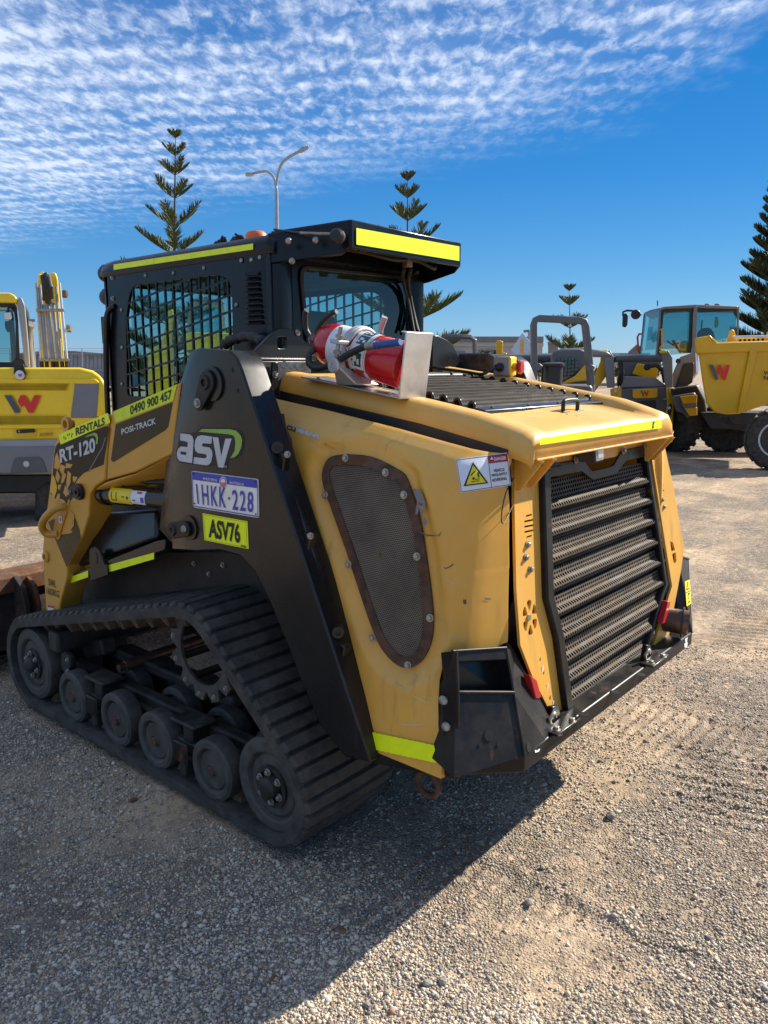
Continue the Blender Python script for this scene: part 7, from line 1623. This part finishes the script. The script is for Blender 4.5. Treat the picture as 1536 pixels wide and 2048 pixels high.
B = Bg(F3, FD-1.5); B.tube('pipe', ((985,718,0),(1110,716,.2)), .09, 'machine_grey', None, 14)
for x in (1000,1090): B.slab('stand', [(x-6,720),(x+6,720),(x+8,890),(x-8,890)], 'dark_plastic', 0, .2, .01)
for x, y in ((1020,734),(1044,728),(1052,740)): B.tube('hose', ((x,y-6,-.1),(x+10,y,-.1),(x+22,y+8,-.1)), .03, 'hose')
for x in (1038,1062): B.slab('white_part', [(x-8,726),(x+8,722),(x+10,728),(x-6,731)], 'light_grey', -.12, .06, .01)
# ---------------- buildings, signs, poles
HD = 62.0
SH = thing('grey_shed', 'long grey corrugated metal shed with low pitched roof behind the excavator', 'shed', gpt(150, HD))
B = Bg(SH, HD)
B.slab('wall', [(20,708),(118,702),(142,704),(320,716),(320,770),(20,770)], 'shed_grey', 0, 14, 0)
B.slab('roof_edge', [(20,707),(118,700),(142,702),(320,714),(320,718),(142,706),(118,704),(20,711)], 'taupe_grey', -.3, 14.5, 0); B.slab('lower_cladding', [(20,744),(320,746),(320,772),(20,772)], 'shed_blue', -.12, .1, 0)
B.slab('wall_band', [(20,738),(320,740),(320,743),(20,741)], 'light_grey', -.15, .1, 0)
for k in range(36): B.slab('cladding_rib', [(24+k*8,711 if k > 14 else 708),(25.5+k*8,711 if k > 14 else 708),(25.5+k*8,738),(24+k*8,738)], 'shed_grey', -.10, .1, 0)
for k in range(10): B.slab('wall_vent', [(36+k*28,714),(42+k*28,714),(42+k*28,717),(36+k*28,717)], 'mid_grey', -.2, .1, 0)
WB = thing('beige_warehouse', 'long pale beige warehouse with flat parapet behind low green shrubs', 'warehouse', gpt(980, 70))
B = Bg(WB, 70); B.slab('wall', [(880,676),(1085,676),(1085,745),(880,745)], 'concrete_wall', 0, 20, 0); B.slab('parapet', [(878,673),(1087,673),(1087,684),(878,684)], 'taupe_grey', -.3, 20.6, 0); B.slab('fascia', [(878,684),(1087,685),(1087,693),(878,692)], 'concrete_wall', -.2, .3, 0); B.slab('doorway', [(950,700),(990,700),(990,745),(950,745)], 'mid_grey', -.1, .2, 0)
B.slab('window', [(898,702),(930,702),(930,716),(898,716)], 'mid_grey', -.1, .2, 0)
WC = thing('flat_roofed_office', 'small flat roofed building top behind trees beside the slender pine', 'building', gpt(1105, 80))
B = Bg(WC, 80); B.slab('wall', [(1096,686),(1116,686),(1116,745),(1096,745)], 'taupe_grey', 0, 8, 0); B.slab('roof', [(1095,683),(1117,683),(1117,687),(1095,687)], 'mid_grey', -.3, 8.6, 0)
WG = thing('green_fascia_shed', 'distant white and green fascia shed beyond the cross tube', 'shed', gpt(1260, 85))
B = Bg(WG, 85); B.slab('wall', [(1215,706),(1300,706),(1300,745),(1215,745)], 'roof_pale', 0, 10, 0); B.slab('fascia', [(1238,708),(1300,707),(1300,713),(1238,713)], 'green_sheet', -.2, .2, 0)
WR = thing('pale_gable_house', 'distant pale gabled wall beside the red handrail', 'building', gpt(1275, 80))
B = Bg(WR, 78); B.slab('wall', [(1258,722),(1258,704),(1274,690),(1284,696),(1284,745),(1258,745)], 'taupe_grey', 0, 8, 0); B.slab('roof', [(1256,704),(1274,688),(1286,696),(1286,699),(1274,692),(1257,707)], 'mid_grey', -.3, 8.6, 0)
DSG = thing('diamond_sign', 'large pale diamond shaped sign board with a vertical yellow bar', 'sign', gpt(1045, 40))
B = Bg(DSG, 40); B.slab('board', [(1045,665),(1066,690),(1050,716),(1024,702)], 'mat_sign', 0, .15, 0) if 'mat_sign' in MT else None
mat('sign_pale', (.50,.55,.66), .5, var=.04); B.slab('board', [(1045,665),(1066,690),(1050,718),(1034,716),(1022,700)], 'sign_pale', 0, .15, .01); B.slab('yellow_bar', [(1041,680),(1047,680),(1047,714),(1041,714)], 'machine_yellow', -.03, .04, 0); B.slab('post', [(1042,714),(1046,714),(1046,782),(1042,782)], 'mid_grey', .05, .1, 0)
FP1 = thing('floodlight_pole', 'slim floodlight pole with a flat lamp head beside the diamond sign', 'light pole', gpt(1056, 45)); B = Bg(FP1, 45)
B.tube('pole', ((1058,778,0),(1058,661,0)), .07, 'lamp_grey'); B.slab('lamp_head', [(1047,660),(1059,659),(1059,664),(1047,665)], 'mid_grey', -.1, .3, .01)
FP2 = thing('floodlight_pole', 'slim floodlight pole with a twin lamp head beyond the excavator exhaust', 'light pole', gpt(68, 36)); B = Bg(FP2, 36)
B.tube('pole', ((73,792,0),(64,640,0)), .055, 'lamp_grey'); B.slab('lamp_head', [(59,638),(70,638),(70,643),(59,643)], 'mid_grey', -.1, .3, .01)
LP = thing('street_lamp', 'tall galvanised street lamp with two curved arms rising behind the cab', 'street lamp', gpt(553, 34)); B = Bg(LP, 34)
B.tube('pole', ((556,800,0),(554,500,0),(553,380,0)), [.12,.09,.075], 'lamp_grey', None, 10)
def cur(pts): return smooth_path([px(x, y, D=34+dd) for x, y, dd in pts], 6)
for pts, hx in (([(553,385,0),(554,360,0),(560,335,-.1),(572,318,-.2),(600,302,-.4)], [(598,301),(602,294),(617,291),(618,294),(603,303)]), ([(552.5,385,0),(552,372,0),(548,356,.3),(538,345,.6),(530,342.5,.8),(505,347,1.2)], [(490,347),(494,344),(506,345),(507,349),(494,350)])):
    m = MB(); m.tube(cur(pts), .055, 8); am = m.build('arm', MT['lamp_grey'], LP, smooth=50); B.slab('lamp_head', hx, 'lamp_grey', pts[-1][2]-.15, .3, .015)
# barbed wire fence far left
FN = thing('barbed_wire_fence', 'thin wire security fence on slim posts in front of the grey shed', 'fence', gpt(180, 52)); B = Bg(FN, 52)
for k in range(7): B.tube('post', ((20+k*48,790,0),(20+k*48,697,0)), .03, 'lamp_grey')
for y_ in (697,702,707): B.tube('wire', ((0,y_,0),(330,y_,0)), .012, 'lamp_grey', None, 4)
# ================================================================== trees and shrubs
def norfolk(x, ytop, D, label, R0, dens=1.0, seed=0, ybase=None, mt='pine_green', gap=.95, clear=0.0, crown=None, lean=0.0, n_br=6, twig=1.0):
    """Norfolk pine: straight trunk, whorls of upswept branches that carry brush-like shoots"""
    r_ = random.Random(seed); base = gpt(x, D); top = px(x, ytop, D=D); H = top.z
    T = thing('norfolk_pine', label, 'pine tree', base, 'norfolk pines round the yard')
    tl_ = Vector((top.x, top.y, 0))-base
    ctr = lambda z: base+tl_*(z/H)+Vector((0,0,z))
    m = MB(); m.tube([ctr(H*t_) for t_ in (0,.25,.5,.75,.9,1)], [.012*H,.0095*H,.007*H,.004*H,.0022*H,.0008*H], 8); m.build('trunk', MT['bark'], T, smooth=50)
    V = []; F = []; bm_ = MB(); z = H-.35; k = 0
    def shoot(a, b, w_):
        ax_ = (b-a); n1 = ax_.cross(Vector((r_.uniform(-1,1), r_.uniform(-1,1), .3))).normalized()*w_
        o = len(V); V.extend([a-n1*.55, a+n1*.55, a+ax_*.6+n1*.7, b, a+ax_*.6-n1*.7]); F.append((o, o+1, o+2, o+3, o+4))
    while z > H*clear+.6:
        t_ = (H-z)/H; L = R0*(1-math.exp(-3.2*t_))*(1.06) if crown is None else crown(t_)
        ph = r_.uniform(0, 6.28)
        for b in range(n_br):
            an = ph+b*2*math.pi/n_br+r_.uniform(-.12,.12); dirh = Vector((math.cos(an), math.sin(an), 0)); Lb = L*r_.uniform(.82,1.08)
            p0 = ctr(z); rise = .60-.55*min(1, t_*1.3)
            pts = [p0+dirh*Lb*s+Vector((0,0,Lb*(rise*s+.32*s*s-.06))) for s in (0,.3,.6,.85,1)]
            bm_.tube(pts, [.010*Lb+.012,.008*Lb+.010,.006*Lb+.007,.010,.004], 4)
            ns = max(12, int(36*dens*(.5+Lb/2.5))); side = dirh.cross(Vector((0,0,1)))
            for i in range(ns):
                s = .20+.80*(i+r_.random())/ns; seg = min(3, int(s/.3)); a = pts[0].lerp(pts[4], s); 
                # point on the curved branch
                a = p0+dirh*Lb*s+Vector((0,0,Lb*(rise*s+.32*s*s-.06)))
                for sd in (-1,1):
                    ln = twig*(.26+.22*Lb)*math.sin(min(1,(1.12-s)*2.2)*1.5)*r_.uniform(.75,1.15)
                    dv = (dirh*.45+side*sd*r_.uniform(.35,.95)+Vector((0,0,r_.uniform(.55,1.15)))).normalized()
                    shoot(a, a+dv*ln, .030+.012*Lb*.5)
        z -= gap*(.55+.75*min(1,t_*2.5))*r_.uniform(.85,1.15); k += 1
    bm_.build('branches', MT['bark'], T, fix=False)['kind'] = 'stuff'
    m = MB(); m.v = [tuple(v) for v in V]; m.f = F; m.build('crown', MT[mt], T, fix=False)
    return T
norfolk(351, 262, 46, 'open crowned norfolk pine rising above the cab roof edge', 2.6, 1.1, 3, gap=1.4, n_br=5, twig=1.08, crown=lambda t_: .25+4.0*t_)
norfolk(815, 347, 44, 'norfolk pine standing behind the cab visor with long lower branches', 3.4, 1.1, 5, gap=1.4, n_br=6, twig=1.08, crown=lambda t_: .22+4.3*t_)
norfolk(1138, 570, 52, 'slender young norfolk pine seen through the rollover frame', 2.2, .9, 8, gap=1.4, n_br=6, twig=1.15, crown=lambda t_: .18+2.6*t_)
norfolk(1560, 352, 40, 'dense dark norfolk pine standing behind the wheel dumper', 2.8, 2.2, 12, mt='pine_dark', gap=.58, n_br=8, twig=1.15, crown=lambda t_: .3+3.3*t_)
# shrubs: leaf clumps spread through the volume
def shrub(x, y0, y1, D, wpx, label, seed, mt='bush_green', cat='shrub', group=None, n=420):
    r_ = random.Random(seed); base = gpt(x, D); top = px(x, y0, D=D).z; W_ = wpx/1550*D*.5
    T = thing('shrub', label, cat, base, group); m = MB()
    for k in range(5):
        a = r_.uniform(0,6.28); m.tube([base+Vector((0,0,-.05)), base+Vector((math.cos(a)*W_*.3, math.sin(a)*W_*.3, top*.5)), base+Vector((math.cos(a)*W_*.6, math.sin(a)*W_*.6, top*.85))], [.05,.035,.012], 5)
    m.build('stems', MT['bark'], T)
    V = []; F = []; lob = [(Vector((r_.uniform(-.6,.6)*W_, r_.uniform(-.6,.6)*W_, top*r_.uniform(.35,.8))), r_.uniform(.3,.55)) for _ in range(9)]
    for _ in range(n):
        c, s = r_.choice(lob); d_ = Vector((r_.gauss(0,1), r_.gauss(0,1), r_.gauss(0,1))).normalized()
        p = base+c+Vector((d_.x*W_*s, d_.y*W_*s, d_.z*min(W_,top*.5)*s*.9)); 
        if p.z > top or p.z < .05: continue
        q = Vector((r_.gauss(0,1), r_.gauss(0,1), r_.gauss(0,1)+.6)).normalized(); u_ = q.orthogonal().normalized()*(.05+.02*W_); w_ = q.cross(u_).normalized()*(.09+.04*W_)
        o = len(V); V += [p-w_, p+u_, p+w_, p-u_]; F.append((o,o+1,o+2,o+3))
    m = MB(); m.v = [tuple(v) for v in V]; m.f = F; m.build('foliage', MT[mt], T, fix=False)
SGp = 'shrubs along the far fence line'
for i, (x, y0, D, wd, lb) in enumerate(((966,680,56,24,'rounded green shrub against the beige warehouse, beside the digger boom end'),(984,680,57,24,'dark green shrub touching the yellow digger boom end'),(905,690,56,40,'broad leafy shrub seen inside the low grey rollover bar'),(930,692,55,34,'leafy shrub at the right post of the low grey rollover bar'),(1010,697,58,22,'small shrub between the digger boom end and the diamond sign'),(1095,690,50,34,'green shrub in front of the flat roofed office'),(1118,684,52,40,'tall leafy shrub left of the slender young pine, inside the rollover frame'),(1165,688,50,36,'leafy shrub at the foot of the slender young pine, by the frame post'),(1230,704,70,40,'low distant shrub beyond the green fascia shed'),(1262,706,72,36,'low distant shrub beside the pale gabled house'),(1300,702,74,44,'distant shrub glimpsed through the dumper windscreen'),(1075,694,56,30,'shrub behind the left post of the tall square rollover frame'))):
    shrub(x, y0, 780, D, wd, lb, 40+i, group=SGp, n=520)
